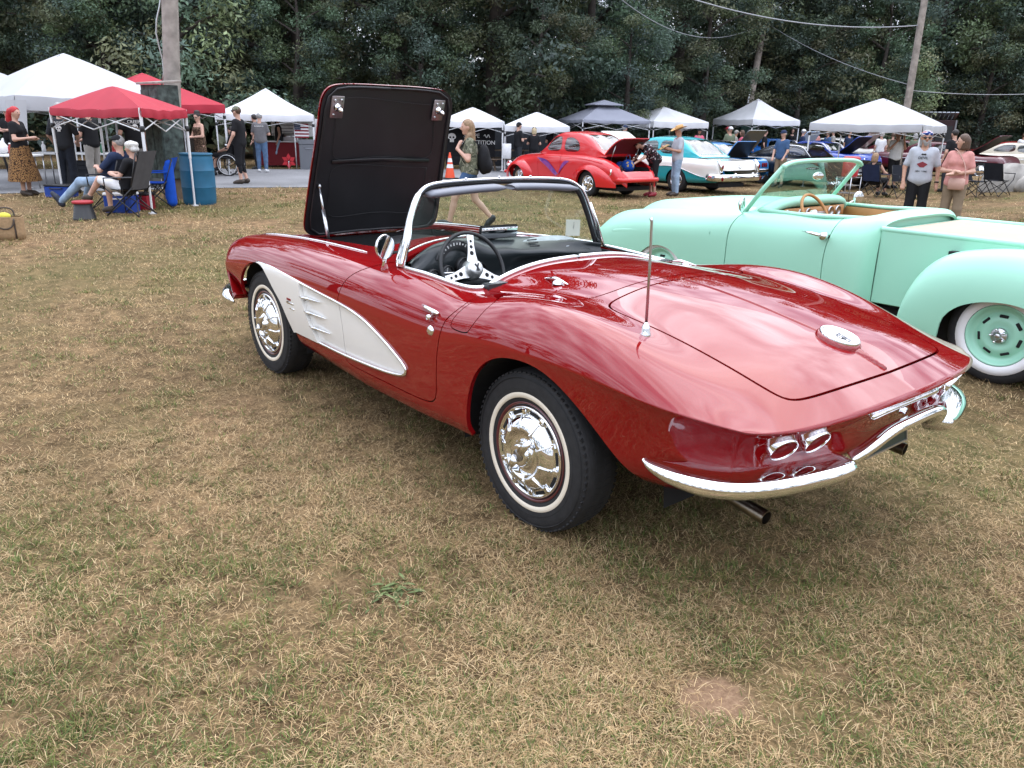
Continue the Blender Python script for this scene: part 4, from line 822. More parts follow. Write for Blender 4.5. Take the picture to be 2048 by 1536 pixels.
# ---- interior
tub = mesh('cabin_tub', *join(box(.98, 0, .32, .95, 1.34, .02), box(.56, 0, .60, .05, 1.24, .58), box(.98, .655, .58, .95, .04, .54), box(.98, -.655, .58, .95, .04, .54), box(1.50, 0, .62, .06, 1.2, .56)), BLACK_V, vette, smooth=False)
for s in (1, -1):
    se = mesh('bucket_seat', *join(box(.92, s*.33, .44, .44, .46, .16, .05), move(rot(box(0, 0, .19, .12, .46, .38, .05), 'Y', -.22), (.70, s*.33, .44))), BLACK_V, vette, sharp=50)
    # padded door top
    mesh('door_trim', *tube([(1.12, s*.668, .852), (.9, s*.662, .845), (.70, s*.645, .84)], .024, 10, flat=(.6, 1)), BLACK_V, vette)
def dash():
    # sculpted crash pad: rows across the car, profile from the windscreen base down to the knee edge
    ys = np.linspace(-.66, .66, 70); V = []
    for y in ys:
        f = 1.47-.36*(abs(y)/.69)**2.2                            # forward edge follows the glass
        hump = math.exp(-((y-.36)/.20)**4); z0 = .945-.05*(abs(y)/.66)**2
        dish = math.exp(-((y+.30)/.27)**6)                        # passenger side recess
        back = 1.13+.0*hump; back = min(back, f-.06)
        prof = [(f, z0-.01), (f-.35*(f-back), z0+.012+.02*hump), (f-.7*(f-back), z0+.008+.050*hump-.004*dish), (back+.03, z0-.012+.055*hump-.02*dish), (back, z0-.04+.03*hump-.02*dish), (back+.012+.028*dish, z0-.09-.0*hump), (back+.03+.03*dish, z0-.15), (back+.015, z0-.20), (back+.06, z0-.27), (back+.16, z0-.34)]
        V += [(x, y, z) for x, z in curve([(a, 0, b) for a, b in prof], 24)[:, [0, 2]]]
    d = mesh('dashboard', V, gridfaces(70, 24), BLACK_V, vette)
    return d
dashb = dash()
sp = mesh('dash_panel', *move(rot((lathe([(.0001, 0), (.95, 0), (1.0, -.02), (1.02, -.06)], 40)[0]*np.array([.052, .215, .1]), lathe([(.0001, 0), (.95, 0), (1.0, -.02), (1.02, -.06)], 40)[1]), 'Y', -.72), (1.196, -.325, .925)), mat('silver_vinyl', (.34, .38, .40), .45, .2, var=.1, scale=40), dashb)
for k, dz in enumerate((.016, 0, -.016)): mesh('vent_grid', *move(rot(box(0, 0, 0, .006, .07, .004), 'Y', -.72), (1.188-.9*dz*-1, -.20, .934+dz*.9)), BLACK, sp, smooth=False)
mesh('grab_bar', *tube([(1.14, -.13, .765), (1.118, -.15, .752), (1.118, -.45, .752), (1.14, -.48, .775)], .007, 8), CHROME, dashb)
mesh('radio_speaker', *move(rot((lathe([(.0001, .002), (.9, .002), (1, 0)], 30)[0]*np.array([.055, .10, 1]), lathe([(.0001, .002), (.9, .002), (1, 0)], 30)[1]), 'Y', -.06), (1.32, .06, .966)), mat('speaker_mesh', (.03, .035, .036), .7, bump=.5, bscale=300), dashb)
# instrument cluster
def gauge(y, z, r, x, t):
    g = mesh('gauge', *move(rot(lathe([(.0001, -.0), (r*.86, 0)], 28, 'X'), 'Y', 0), (x, y, z)), mat('gauge_silver', (.25, .26, .27), .35, .6), dashb)
    mesh('gauge_bezel', *move(lathe([(r*.85, .002), (r*.88, -.018), (r, -.020), (r*1.04, .0), (r*1.04, .03)], 28, 'X'), (x, y, z)), BLACK, g)
    mesh('gauge_needle', *move(rot(box(0, 0, r*.3, .002, .004, r*.7), 'X', t), (x-.003, y, z)), PRINT, g, smooth=False)
gauge(.335, .862, .046, 1.118, .7); gauge(.235, .835, .038, 1.118, -.4); gauge(.44, .842, .034, 1.118, .2); gauge(.525, .828, .036, 1.118, 1.2)
sd = mesh('speedometer', *move(lathe([(.085, 0), (.125, -.004), (.13, .004)], 36, 'X', 0.10*math.pi, .90*math.pi), (1.125, .375, .868)), GAUGE, dashb)
tk = []
for k in range(15):
    a = math.pi*(.12+.76*k/14); tk.append(rot(box(0, .112, 0, .003, .014 if k % 2 == 0 else .009, .005), 'X', a))
mesh('speedometer_scale', *move(join(*tk), (1.120, .375, .868)), PRINT, sd, smooth=False)
# steering wheel
def steering():
    c = np.array([1.035, .335, .857]); tilt = rad(24)
    M = lambda P: move(rot(P, 'Y', tilt), tuple(c))     # built facing -X
    a = np.linspace(0, 2*math.pi, 49); ring = np.stack([0*a, .192*np.cos(a), .192*np.sin(a)], 1)
    w = mesh('steering_wheel', *M(tube(ring, .0105, 10, caps=False)), BLACK, vette)
    alu = mat('brushed_aluminium', (.72, .72, .70), .3, .85)
    for ang in (rad(100), rad(-12), rad(206)):
        q = np.array([(-.034, .035), (-.024, .08), (-.018, .13), (-.021, .186), (.021, .186), (.018, .13), (.024, .08), (.034, .035)])
        sp_ = prism([tuple(p) for p in q], -.003, .003, 'X'); sp_ = (sp_[0]+np.array([.0, 0, 0]), sp_[1])
        s_ = mesh('spoke', *M(rot(sp_, 'X', ang-math.pi/2)), alu, w, smooth=False)
        for r_, rr in ((.085, .012), (.118, .0095), (.148, .0075)):
            mesh('spoke_hole', *M(rot(move(lathe([(.0001, -.0035), (rr, -.0036)], 16, 'X'), (0, 0, r_)), 'X', ang-math.pi/2)), MATTE, s_)
    h = mesh('horn_boss', *M(lathe([(.0001, -.042), (.030, -.040), (.040, -.034), (.046, -.016), (.052, -.004), (.054, .02)], 30, 'X')), alu, w)
    mesh('boss_emblem', *M(join(rot(box(-.043, 0, .006, .003, .008, .034), 'X', .5), rot(box(-.043, 0, .006, .003, .008, .034), 'X', -.5), box(-.043, 0, -.014, .003, .02, .008))), BLACK, h, smooth=False)
    mesh('column', *tube([c+[.01, 0, -.002], c+[.16, 0, -.065]], .032, 14), BLACK, w)
    mesh('indicator_stalk', *join(tube([c+[.05, .03, -.02], c+[.05, .155, -.012]], .0045, 8), move(ell((0, 0, 0), (.009, .009, .009), 8, 6), tuple(c+[.05, .158, -.012]))), CHROME, w)
steering()
rm = mesh('rear_view_mirror', *move(rot(box(0, 0, 0, .025, .245, .072, .022), 'Y', -.24), (1.262, -.005, 1.0), rz=-.12), BLACK, vette)
mesh('rear_mirror_glass', *move(rot(box(-.0145, 0, 0, .002, .23, .06, .0009), 'Y', -.24), (1.262, -.005, 1.0), rz=-.12), mat('mirror_silver', (.8, .82, .84), .01, 1), rm)
mesh('mirror_stem', *tube([(1.275, 0, .97), (1.30, 0, .945)], .008, 8), CHROME, rm)
mesh('door_sill_speaker', *move(box(0, 0, 0, .10, .006, .08, .004), (.86, .25, .70), rz=1.0), mat('console_plate', (.5, .5, .5), .3, .9), tub)
mesh('shift_lever', *join(tube([(1.03, .02, .45), (1.0, .02, .66)], .008, 8), ell((1.0, .02, .685), (.024, .024, .026))), CHROME, vette)
# ================================================================== other vehicles
MINT = mat('mint_satin', (.34, .67, .50), .42, 0, .25, var=.015, scale=3, coatr=.25)
TAN = mat('tan_leather', (.42, .20, .065), .5, var=.08)
BEIGE = mat('beige_vinyl', (.50, .36, .265), .55, var=.03)
WHITE_W = mat('whitewall_white', (.8, .8, .8), .5)
DARKGLASS = glass('tinted_glass', (.30, .34, .34), .10)
def gz(p): return float(height(p[0], p[1]))
def road_wheel(parent, loc, s, R, w, rr, style, ww=None):
    """simple wheel with tyre, optional whitewall, rim and hub; style picks the face"""
    h = thing('wheel', None, None); h.parent = parent; h.location = loc; h.rotation_euler = (0, 0, 0 if s > 0 else math.pi)
    ty = mesh('tyre', *lathe(tyre_profile(R, w, rr), 32, 'Y'), RUBBER, h)
    if ww: mesh('whitewall', *lathe([(ww[0], w*.49), (ww[0]+.002, w*.515), (ww[1]-.002, w*.52), (ww[1], w*.49)], 44, 'Y'), WHITE_W, ty)
    if style == 'slot':
        rm = mesh('rim', *lathe([(rr+.004, w*.44), (rr+.002, w*.50), (rr-.008, w*.49), (rr-.02, w*.36), (rr-.045, w*.26), (rr-.052, w*.28), (rr-.09, w*.40), (.085, w*.42), (.07, w*.36), (.0001, w*.36)], 48, 'Y'), MINT, h)
        for k in range(7): mesh('rim_slot', *rot(move(rot(box(0, 0, 0, .022, .012, .052, .008), 'Z', -.5), (rr-.073, w*.355, 0)), 'Y', k*2*math.pi/7+.2), MATTE, rm)
        hb = mesh('hub', *lathe([(.052, w*.36), (.052, w*.44), (.046, w*.47), (.022, w*.48), (.020, w*.56), (.012, w*.60), (.0001, w*.60)], 24, 'Y'), CHROME_DULL, rm)
        for k in range(5): mesh('wheel_nut', *rot(move(lathe([(.010, 0), (.010, .02), (.004, .028), (.0001, .028)], 8, 'Y'), (.043, w*.45, 0)), 'Y', k*2*math.pi/5), CHROME, hb)
    else:
        rm = mesh('rim', *lathe([(rr+.004, w*.42), (rr+.002, w*.48), (rr-.010, w*.47), (rr-.022, w*.30), (rr-.03, -w*.1), (.05, -w*.1), (.0001, -w*.1)], 36, 'Y'), CHROME if style != 'dark' else BLACK, h)
        if style == 'five':
            for k in range(5): mesh('spoke', *rot(prism([(.03, -.030), (rr-.012, -.022), (rr-.012, .022), (.03, .030)], w*.16, w*.38, 'Y'), 'Y', k*2*math.pi/5+.3), CHROME, rm, smooth=False)
            mesh('hub', *lathe([(.05, w*.1), (.05, w*.40), (.03, w*.46), (.0001, w*.47)], 18, 'Y'), CHROME, rm)
        else: mesh('hubcap', *lathe([(rr-.03, w*.30), (rr-.04, w*.40), (.09, w*.44), (.06, w*.50), (.0001, w*.52)], 30, 'Y'), CHROME if style == 'cap' else CHROME_DULL, rm)
    return h
def chaikin(P, n=2):
    P = np.asarray(P, float)
    for _ in range(n): Q = np.roll(P, -1, 0); P = np.stack([P*.82+Q*.18, P*.18+Q*.82], 1).reshape(-1, 2)
    return P
def circ_poly(cx, cz, r, n=30, zlow=None):
    return [(cx+r*math.cos(a), cz+r*math.sin(a)) for a in np.linspace(0, 2*math.pi, n, endpoint=False)]
def arch_poly(cx, cz, r, flat=1.0):
    return [(cx+r*math.cos(a), cz+r*flat*math.sin(a)) for a in np.linspace(0, math.pi, 24)]+[(cx-r, -.5), (cx+r, -.5)]

# ------------------------------------------------------------------ mint pickup
def mint_truck():
    T = thing('pickup_truck', 'mint green open-topped custom pickup with wide whitewall tyres', 'pickup truck', (-.36, -3.72, 0))
    NETT = [(3.80, [(0, .62), (.3, .61), (.5, .58), (.66, .58), (.77, .54), (.80, .45), (.78, .34)]), (3.62, [(0, .79), (.28, .77), (.46, .69), (.64, .735), (.79, .66), (.84, .52), (.82, .30)]),
     (3.3, [(0, .882), (.30, .86), (.48, .78), (.67, .825), (.82, .74), (.865, .58), (.84, .28)]), (2.9, [(0, .932), (.32, .91), (.50, .83), (.68, .866), (.83, .78), (.868, .62), (.84, .26)]),
     (2.5, [(0, .96), (.34, .94), (.52, .865), (.68, .88), (.81, .80), (.845, .64), (.81, .24)]), (2.2, [(0, .975), (.36, .955), (.54, .90), (.67, .897), (.775, .82), (.805, .64), (.77, .22)]),
     (1.7, [(0, .97), (.36, .955), (.55, .925), (.655, .917), (.755, .84), (.79, .64), (.755, .22)]), (1.3, [(0, .965), (.36, .955), (.55, .935), (.65, .925), (.75, .85), (.785, .64), (.755, .22)]), (1.02, [(0, .975), (.36, .97), (.55, .955), (.635, .935), (.72, .86), (.752, .64), (.73, .22)]), (.975, [(0, .95), (.36, .945), (.53, .925), (.60, .90), (.645, .84), (.662, .64), (.65, .22)])]
    G = bispline(np.array([[(x, y, z) for y, z in l] for x, l in NETT]), 120, 48); G[:, 0, 1] = 0
    S = mirror((G.reshape(-1, 3), gridfaces(120, 48, flip=True)))
    if vnormals(*S)[np.argmax(S[0][:, 2])][2] < 0: S = (S[0], [f[::-1] for f in S[1]])
    ck = [(1.10, -.50), (1.12, -.57), (1.18, -.60), (2.0, -.62), (2.07, -.58), (2.10, -.3), (2.11, 0), (2.10, .3), (2.07, .58), (2.0, .62), (1.18, .60), (1.12, .57), (1.10, .50)]
    S = clip(S, flat_d(S, ck)); S = clip(S, side_d(S, arch_poly(2.88, .25, .30), 0, .3))
    DR = curve([(2.06, 1.2), (2.10, .98), (2.17, .84), (2.198, .67), (2.208, .48), (2.20, .30), (1.9, .27), (1.40, .27), (1.33, .32), (1.327, .43), (1.325, .70), (1.29, .90), (1.27, 1.2)], 60)
    FS = [(2.13, 1.2), (2.16, 1.01), (2.33, .823), (2.384, .60), (2.416, .47), (2.42, .05), (2.9, .05)]
    d = {}
    for s in (1, -1): d[s] = clip(S, side_d(S, DR, s, .3), -.004, 'in'); S = clip(S, side_d(S, DR, s, .3), .004)
    seam = curve([(2.11, 1.0), (2.20, .96), (2.33, .823), (2.384, .60), (2.416, .47), (2.42, .2)], 40); q = np.concatenate([seam+[.0035, 0], (seam-[.0035, 0])[::-1]])
    S = clip(S, side_d(S, q, 0, .45)); mesh('cab_body', *flange(S, .02), MINT, T)
    for s in (1, -1):
        D = mesh('door', *flange(d[s], .02), MINT, T)
        mesh('door_handle', *join(tube([(1.52, s*.80, .822), (1.44, s*.815, .818), (1.34, s*.812, .806)], [.006, .011, .014], 8), tube([(1.335, s*.76, .805), (1.335, s*.825, .805)], .028, 14)), CHROME, D)
        mesh('door_lining', *box(1.6, s*.60, .78, .84, .02, .26, .008), TAN, D)
        mesh('door_cap', *tube([(2.02, s*.628, .925), (1.6, s*.622, .925), (1.14, s*.612, .945)], .026, 8, flat=(1.2, .7)), MINT, D)
        mesh('front_fender_brow', *tube(curve([(3.50, s*.848, .60), (3.2, s*.862, .64), (2.9, s*.860, .645), (2.66, s*.848, .60)], 14), [.004]+[.022]*12+[.004], 8, flat=(.22, 1.2)), MINT, T)
    mesh('cab_back', *box(1.03, 0, .58, .02, 1.24, .70), MINT, T, smooth=False)
    # bed
    for s in (1, -1): mesh('bed_side', *join(box(-.20, s*.635, .615, 2.36, .035, .54, .01), tube([(.98, s*.635, .885), (-1.38, s*.635, .885)], .022, 10)), MINT, T, sharp=40)
    mesh('bed_front', *box(.975, 0, .615, .035, 1.24, .53), MINT, T); mesh('tailgate', *box(-1.36, 0, .615, .035, 1.24, .53), MINT, T)
    mesh('bed_cover', *box(-.20, 0, .872, 2.28, 1.22, .03, .008), BEIGE, T)
    mesh('bed_seam', *join(box(.35, .6545, .735, 1.2, .003, .005), box(.35, -.6545, .735, 1.2, .003, .005)), MATTE, T, smooth=False) if False else None
    # rear fenders
    for s in (1, -1):
        xs = [.62, .60, .55, .466, .288, .085, -.10, -.35, -.60, -.80, -.90]; zt = [.30, .58, .68, .762, .826, .857, .862, .84, .75, .56, .30]; V = []
        for x, z in zip(xs, zt):
            e = max(0.05, min(1, (z-.25)/.5)); V.append([(x, .645, z), (x, .645+.10, z+.004), (x, .645+.22, z-.03*e), (x, .645+.295, z-.13*e), (x, .645+.322, z-.27*e), (x, .645+.315, max(.26, z-.45*e)), (x, .645+.30, .24)])
        g = bispline(np.array(V), 60, 26); P = (g.reshape(-1, 3)*[1, s, 1], gridfaces(60, 26, flip=s > 0))
        if vnormals(*P)[np.argmax(P[0][:, 2])][2] < 0: P = (P[0], [f[::-1] for f in P[1]])
        AR = curve([(.36, -.2), (.345, .30), (.31, .42), (.20, .508), (.02, .552), (-.15, .54), (-.30, .46), (-.38, .30), (-.40, -.2)], 40)
        P = clip(P, np.where(np.abs(P[0][:, 1]) > .80, sdpoly(P[0][:, 0], P[0][:, 2], AR), .5)); mesh('rear_fender', *flange(P, .018), MINT, T)
        mesh('rear_wheel_well', *box(-.02, s*.70, .45, .95, .06, .7), MATTE, T, smooth=False)
        road_wheel(T, (0, s*.775, .325), s, .325, .20, .198, 'slot', (.203, .262)); road_wheel(T, (2.88, s*.735, .325), s, .325, .19, .198, 'slot', (.203, .262))
    mesh('chassis', *box(1.3, 0, .25, 4.4, 1.1, .10), MATTE, T, smooth=False)
    # windscreen
    fr = []
    for s in (1, -1): fr.append(tube([(2.17, s*.63, .90), (2.03, s*.625, 1.09), (1.875, s*.60, 1.285)], .022, 10, flat=(1, .8)))
    top = tube(curve([(1.875, .615, 1.275), (1.865, .54, 1.305), (1.86, 0, 1.325), (1.865, -.54, 1.305), (1.875, -.615, 1.275)], 24), .023, 10, flat=(1.2, .8)); fr.append(top)
    w = mesh('windscreen_frame', *join(*fr), MINT, T)
    GG = np.array([[np.array([1.885, y, 1.285+.02*(1-(y/.6)**2)])*t+np.array([2.17+.05*(1-(y/.6)**2), y*1.03, .93])*(1-t) for t in np.linspace(0, 1, 8)] for y in np.linspace(-.58, .58, 20)])
    mesh('windscreen_glass', GG.reshape(-1, 3), gridfaces(20, 8), glass('green_tint_glass', (.62, .82, .72), .06), w)
    mesh('rear_mirror', *ell((1.93, -.03, 1.19), (.012, .09, .035)), CHROME, w)
    # dash, wheel, seats
    da = mesh('dashboard', *tube(curve([(2.02, .60, .90), (1.97, .45, .965), (1.95, 0, .985), (1.97, -.45, .965), (2.02, -.60, .90)], 24), .075, 12, flat=(1, .6)), MINT, T)
    mesh('dash_board_wood', *box(1.905, .0, .89, .03, .95, .10, .02), TAN, da)
    for y in (.12, .24, .44, -.24, -.36): mesh('gauge', *move(lathe([(.0001, -.004), (.034, -.004), (.038, -.010), (.042, 0)], 18, 'X'), (1.888, y, .89)), CHROME_DULL, da)
    a = np.linspace(0, 2*math.pi, 37); sw = mesh('steering_wheel', *move(rot(tube(np.stack([0*a, .17*np.cos(a), .17*np.sin(a)], 1), .013, 8, caps=False), 'Y', .55), (1.72, .30, .91)), TAN, T)
    mesh('steering_boss', *move(rot(join(lathe([(.0001, -.02), (.03, -.015), (.04, .02)], 14, 'X'), box(0, 0, 0, .008, .33, .03), box(0, 0, -.08, .008, .03, .16)), 'Y', .55), (1.72, .30, .91)), CHROME_DULL, sw)
    mesh('bench_seat', *join(box(1.42, 0, .55, .5, 1.14, .20, .06), move(rot(box(0, 0, .2, .14, 1.14, .40, .05), 'Y', -.15), (1.18, 0, .55))), TAN, T, sharp=50)
    mesh('cab_floor', *box(1.55, 0, .30, 1.1, 1.2, .04), MATTE, T)
    for s, hx in ((1, 2.08), (-1, 1.95)):
        mr = mesh('door_mirror', *tube([(hx+.06, s*.70, .90), (hx+.05, s*.76, .925), (hx+.03, s*.80, .95)], [.012, .009, .008], 8), CHROME, T)
        mesh('mirror_head', *move(lathe([(.0001, .03), (.03, .026), (.055, .010), (.060, -.004), (.054, -.008), (.0001, -.006)], 24, 'X'), (hx, s*.81, .975), rz=.3*s), CHROME, mr)
    for s in (1, -1): mesh('headlamp', *move(lathe([(.0001, .03), (.06, .02), (.08, 0), (.085, -.03)], 24, 'X'), (3.76, s*.60, .52)), CHROME, T)
mint_truck()

# ------------------------------------------------------------------ generic saloon/coupe shell
def shell_car(name, label, cat, loc, rz, paint, st, roof, wheels, hood=None, boot=None, two=None, belt=None, style='five', R=.33, group=None, roofpaint=None, mir=False, wingap=.05, hoodpaint=None, doors=None):
    """st: (x, z centre, z shoulder, half width, z bottom) nose to tail; roof: (x, z, half width) windscreen base to backlight base, first and last at belt height"""
    z = gz(loc); T = thing(name, label, cat, (loc[0], loc[1], z), rz, group)
    def prof(x, zc, zs, w, zb): return [(x, 0, zc), (x, .45*w, zc-.004), (x, .74*w, (zc+zs)/2+.002), (x, .87*w, zs), (x, .965*w, zs-.07), (x, w, zs-.22), (x, .99*w, (zs-.2+zb)/2), (x, .97*w, zb+.06), (x, .90*w, zb)]
    G = bispline(np.array([prof(*s) for s in st]), 66, 26); G[:, 0, 1] = 0; S = mirror((G.reshape(-1, 3), gridfaces(66, 26, flip=True)))
    if vnormals(*S)[np.argmax(S[0][:, 2])][2] < 0: S = (S[0], [f[::-1] for f in S[1]])
    for cx, r, f in wheels: S = clip(S, side_d(S, arch_poly(cx, R*.95, r, f), 0, .4))
    x0, x1 = roof[0][0], roof[-1][0]; wb = roof[0][2]
    if hood:
        hp = [(hood[0], -.62), (hood[0], .62), (hood[1], .60), (hood[1], -.60)]; H = clip(S, flat_d(S, hp, .5), -.004, 'in'); S = clip(S, flat_d(S, hp, .5), .004)
    if boot:
        bp_ = [(boot[0], -.58), (boot[0], .58), (boot[1], .52), (boot[1], -.52)]; Bt = clip(S, flat_d(S, bp_, .5), -.004, 'in'); S = clip(S, flat_d(S, bp_, .5), .004)
    if two:
        V = S[0]; dd = two[1](V[:, 0], V[:, 2]); dd = np.where(np.abs(V[:, 1]) > .5, dd, 1.0 if two[2] else -1.0); up = clip(S, dd, 0, 'out'); lo = clip(S, dd, 0, 'in')
        mesh('body', *flange(lo, .02), two[0], T); B = mesh('upper_body', *flange(up, .004), paint, T)
    else:
        dps = []
        for q in (doors or []):
            for s_ in (1, -1): dps.append(clip(S, side_d(S, chaikin(q, 1), s_, .45), -.005, 'in')); S = clip(S, side_d(S, chaikin(q, 1), s_, .45), .005)
        B = mesh('body', *flange(S, .02), paint, T)
        for q in dps:
            if len(q[1]): mesh('door', *flange(q, .02), paint, T)
    def swing(P, hx, hz, ang):
        V = P[0]-np.array([hx, 0, hz]); c, s = math.cos(ang), math.sin(ang); return np.stack([V[:, 0]*c+V[:, 2]*s, V[:, 1], -V[:, 0]*s+V[:, 2]*c], 1)+np.array([hx, 0, hz]), P[1]
    if hood:
        hx = hood[2]; zz = float(np.interp(-hx, [-s[0] for s in st], [s[1] for s in st])); h = mesh('bonnet', *swing(flange(H, .03), hx, zz, rad(hood[3])), hoodpaint or paint, T)
        mesh('bonnet_lining', *swing((H[0]-[0, 0, .03], [f[::-1] for f in H[1]]), hx, zz, rad(hood[3])), BLACK if not hoodpaint else hoodpaint, h)
        xm = (hood[0]+hood[1])/2; mesh('engine', *join(box(xm, 0, .62, abs(hood[1]-hood[0])*.7, .55, .25, .04), box(xm, 0, .42, abs(hood[1]-hood[0]), 1.2, .05), move(lathe([(.0001, .1), (.17, .1), (.18, .02), (.16, 0)], 20), (xm, 0, .72))), mat('engine_grey', (.10, .10, .105), .35, .6), T)
    if boot:
        hx = boot[2]; zz = float(np.interp(-hx, [-s[0] for s in st], [s[1] for s in st])); h = mesh('boot_lid', *swing(flange(Bt, .03), hx, zz, rad(boot[3])), paint, T)
        mesh('boot_lining', *swing((Bt[0]-[0, 0, .03], [f[::-1] for f in Bt[1]]), hx, zz, rad(boot[3])), boot[4] if len(boot) > 4 else BLACK, h)
        xm = (boot[0]+boot[1])/2; mesh('boot_well', *join(box(xm, 0, .45, abs(boot[1]-boot[0]), 1.1, .03), box(boot[0], 0, .62, .03, 1.1, .36), box(boot[1]+.02, 0, .55, .03, 1.0, .2), box(xm, .56, .6, abs(boot[1]-boot[0]), .03, .3), box(xm, -.56, .6, abs(boot[1]-boot[0]), .03, .3)), MATTE, T, smooth=False)
    # greenhouse
    bz = roof[0][1]
    rows = []
    for x, zr, w in roof:
        k = max(0., (zr-bz)); rows.append([(x, 0, zr), (x, .40*w, zr-.012*min(1, k*8)), (x, w*.80-.02*k, zr-.035*min(1, k*4)), (x, w-.17*k, zr-.09*min(1, k*3)), (x, w-.06*k, bz+(zr-bz)*.45), (x, w, bz-.03)])
    g = bispline(np.array(rows), 56, 24); g[:, 0, 1] = 0; Rf = mirror((g.reshape(-1, 3), gridfaces(56, 24, flip=True)))
    if vnormals(*Rf)[np.argmax(Rf[0][:, 2])][2] < 0: Rf = (Rf[0], [f[::-1] for f in Rf[1]])
    zr = max(r[1] for r in roof); gl = []
    for poly, sgn in [(q, s_) for q in belt for s_ in (1, -1)]: # side windows
        dS = side_d(Rf, chaikin(poly), sgn, .33); gl.append(('side_window', clip(Rf, dS, -.004, 'in'))); Rf = clip(Rf, dS, .004)
    N = vnormals(*Rf); V = Rf[0]; xa = roof[0][0]; xb = roof[-1][0]
    for nm, sg in (('windscreen', 1), ('rear_window', -1)):
        V = Rf[0]; xx = [r[0] for r in roof]; half = (xx[0]+xx[-1])/2; yw = wb*.80-.10*(V[:, 2]-bz)/(zr-bz+1e-6); lo_, hi_ = bz+wingap, zr-.085
        dW = np.maximum(np.maximum(np.abs(V[:, 1])-yw, lo_-V[:, 2]), V[:, 2]-hi_); dW = np.where((V[:, 0]-half)*sg > 0, dW, .5); gl.append((nm, clip(Rf, dW, -.003, 'in'))); Rf = clip(Rf, dW, .003)
    C = mesh('cabin_roof', *flange(Rf, .025), roofpaint or paint, T)
    for nm, P in gl:
        if len(P[1]): mesh(nm, *P, DARKGLASS, C)
    mesh('cabin_interior', *join(box((x0+x1)/2, 0, .45, abs(x1-x0)*.8, 1.25, .3, .05), box((x0+x1)/2-.1, 0, .72, .16, 1.2, .34, .05)), MATTE, T, smooth=False)
    mesh('underbody', *box(sum(s[0] for s in st)/len(st), 0, .24, (st[0][0]-st[-1][0])*.86, 1.2, .10), MATTE, T, smooth=False)
    for cx, r, f in wheels:
        for s in (1, -1):
            w = float(np.interp(-cx, [-q[0] for q in st], [q[3] for q in st])); road_wheel(T, (cx, s*(w-.125), R), s, R, .19, R*.60, style)
            mesh('wheel_well', *box(cx, s*(w-.30), .50, r*2.1, .06, .55), MATTE, T, smooth=False)
    return T, B
def chrome_bar(T, pts, r, nm='bumper', n=24, m=None, flat=None): return mesh(nm, *tube(curve(pts, n), r, 10, flat=flat), m or CHROME, T)
COUPE = mat('bright_red_paint', (.62, .010, .014), .35, 0, .9, coatr=.03)
PURPLE = mat('purple_flame', (.10, .02, .20), .35, coat=.6); VIOLET = mat('violet_flame', (.22, .03, .22), .35, coat=.6)
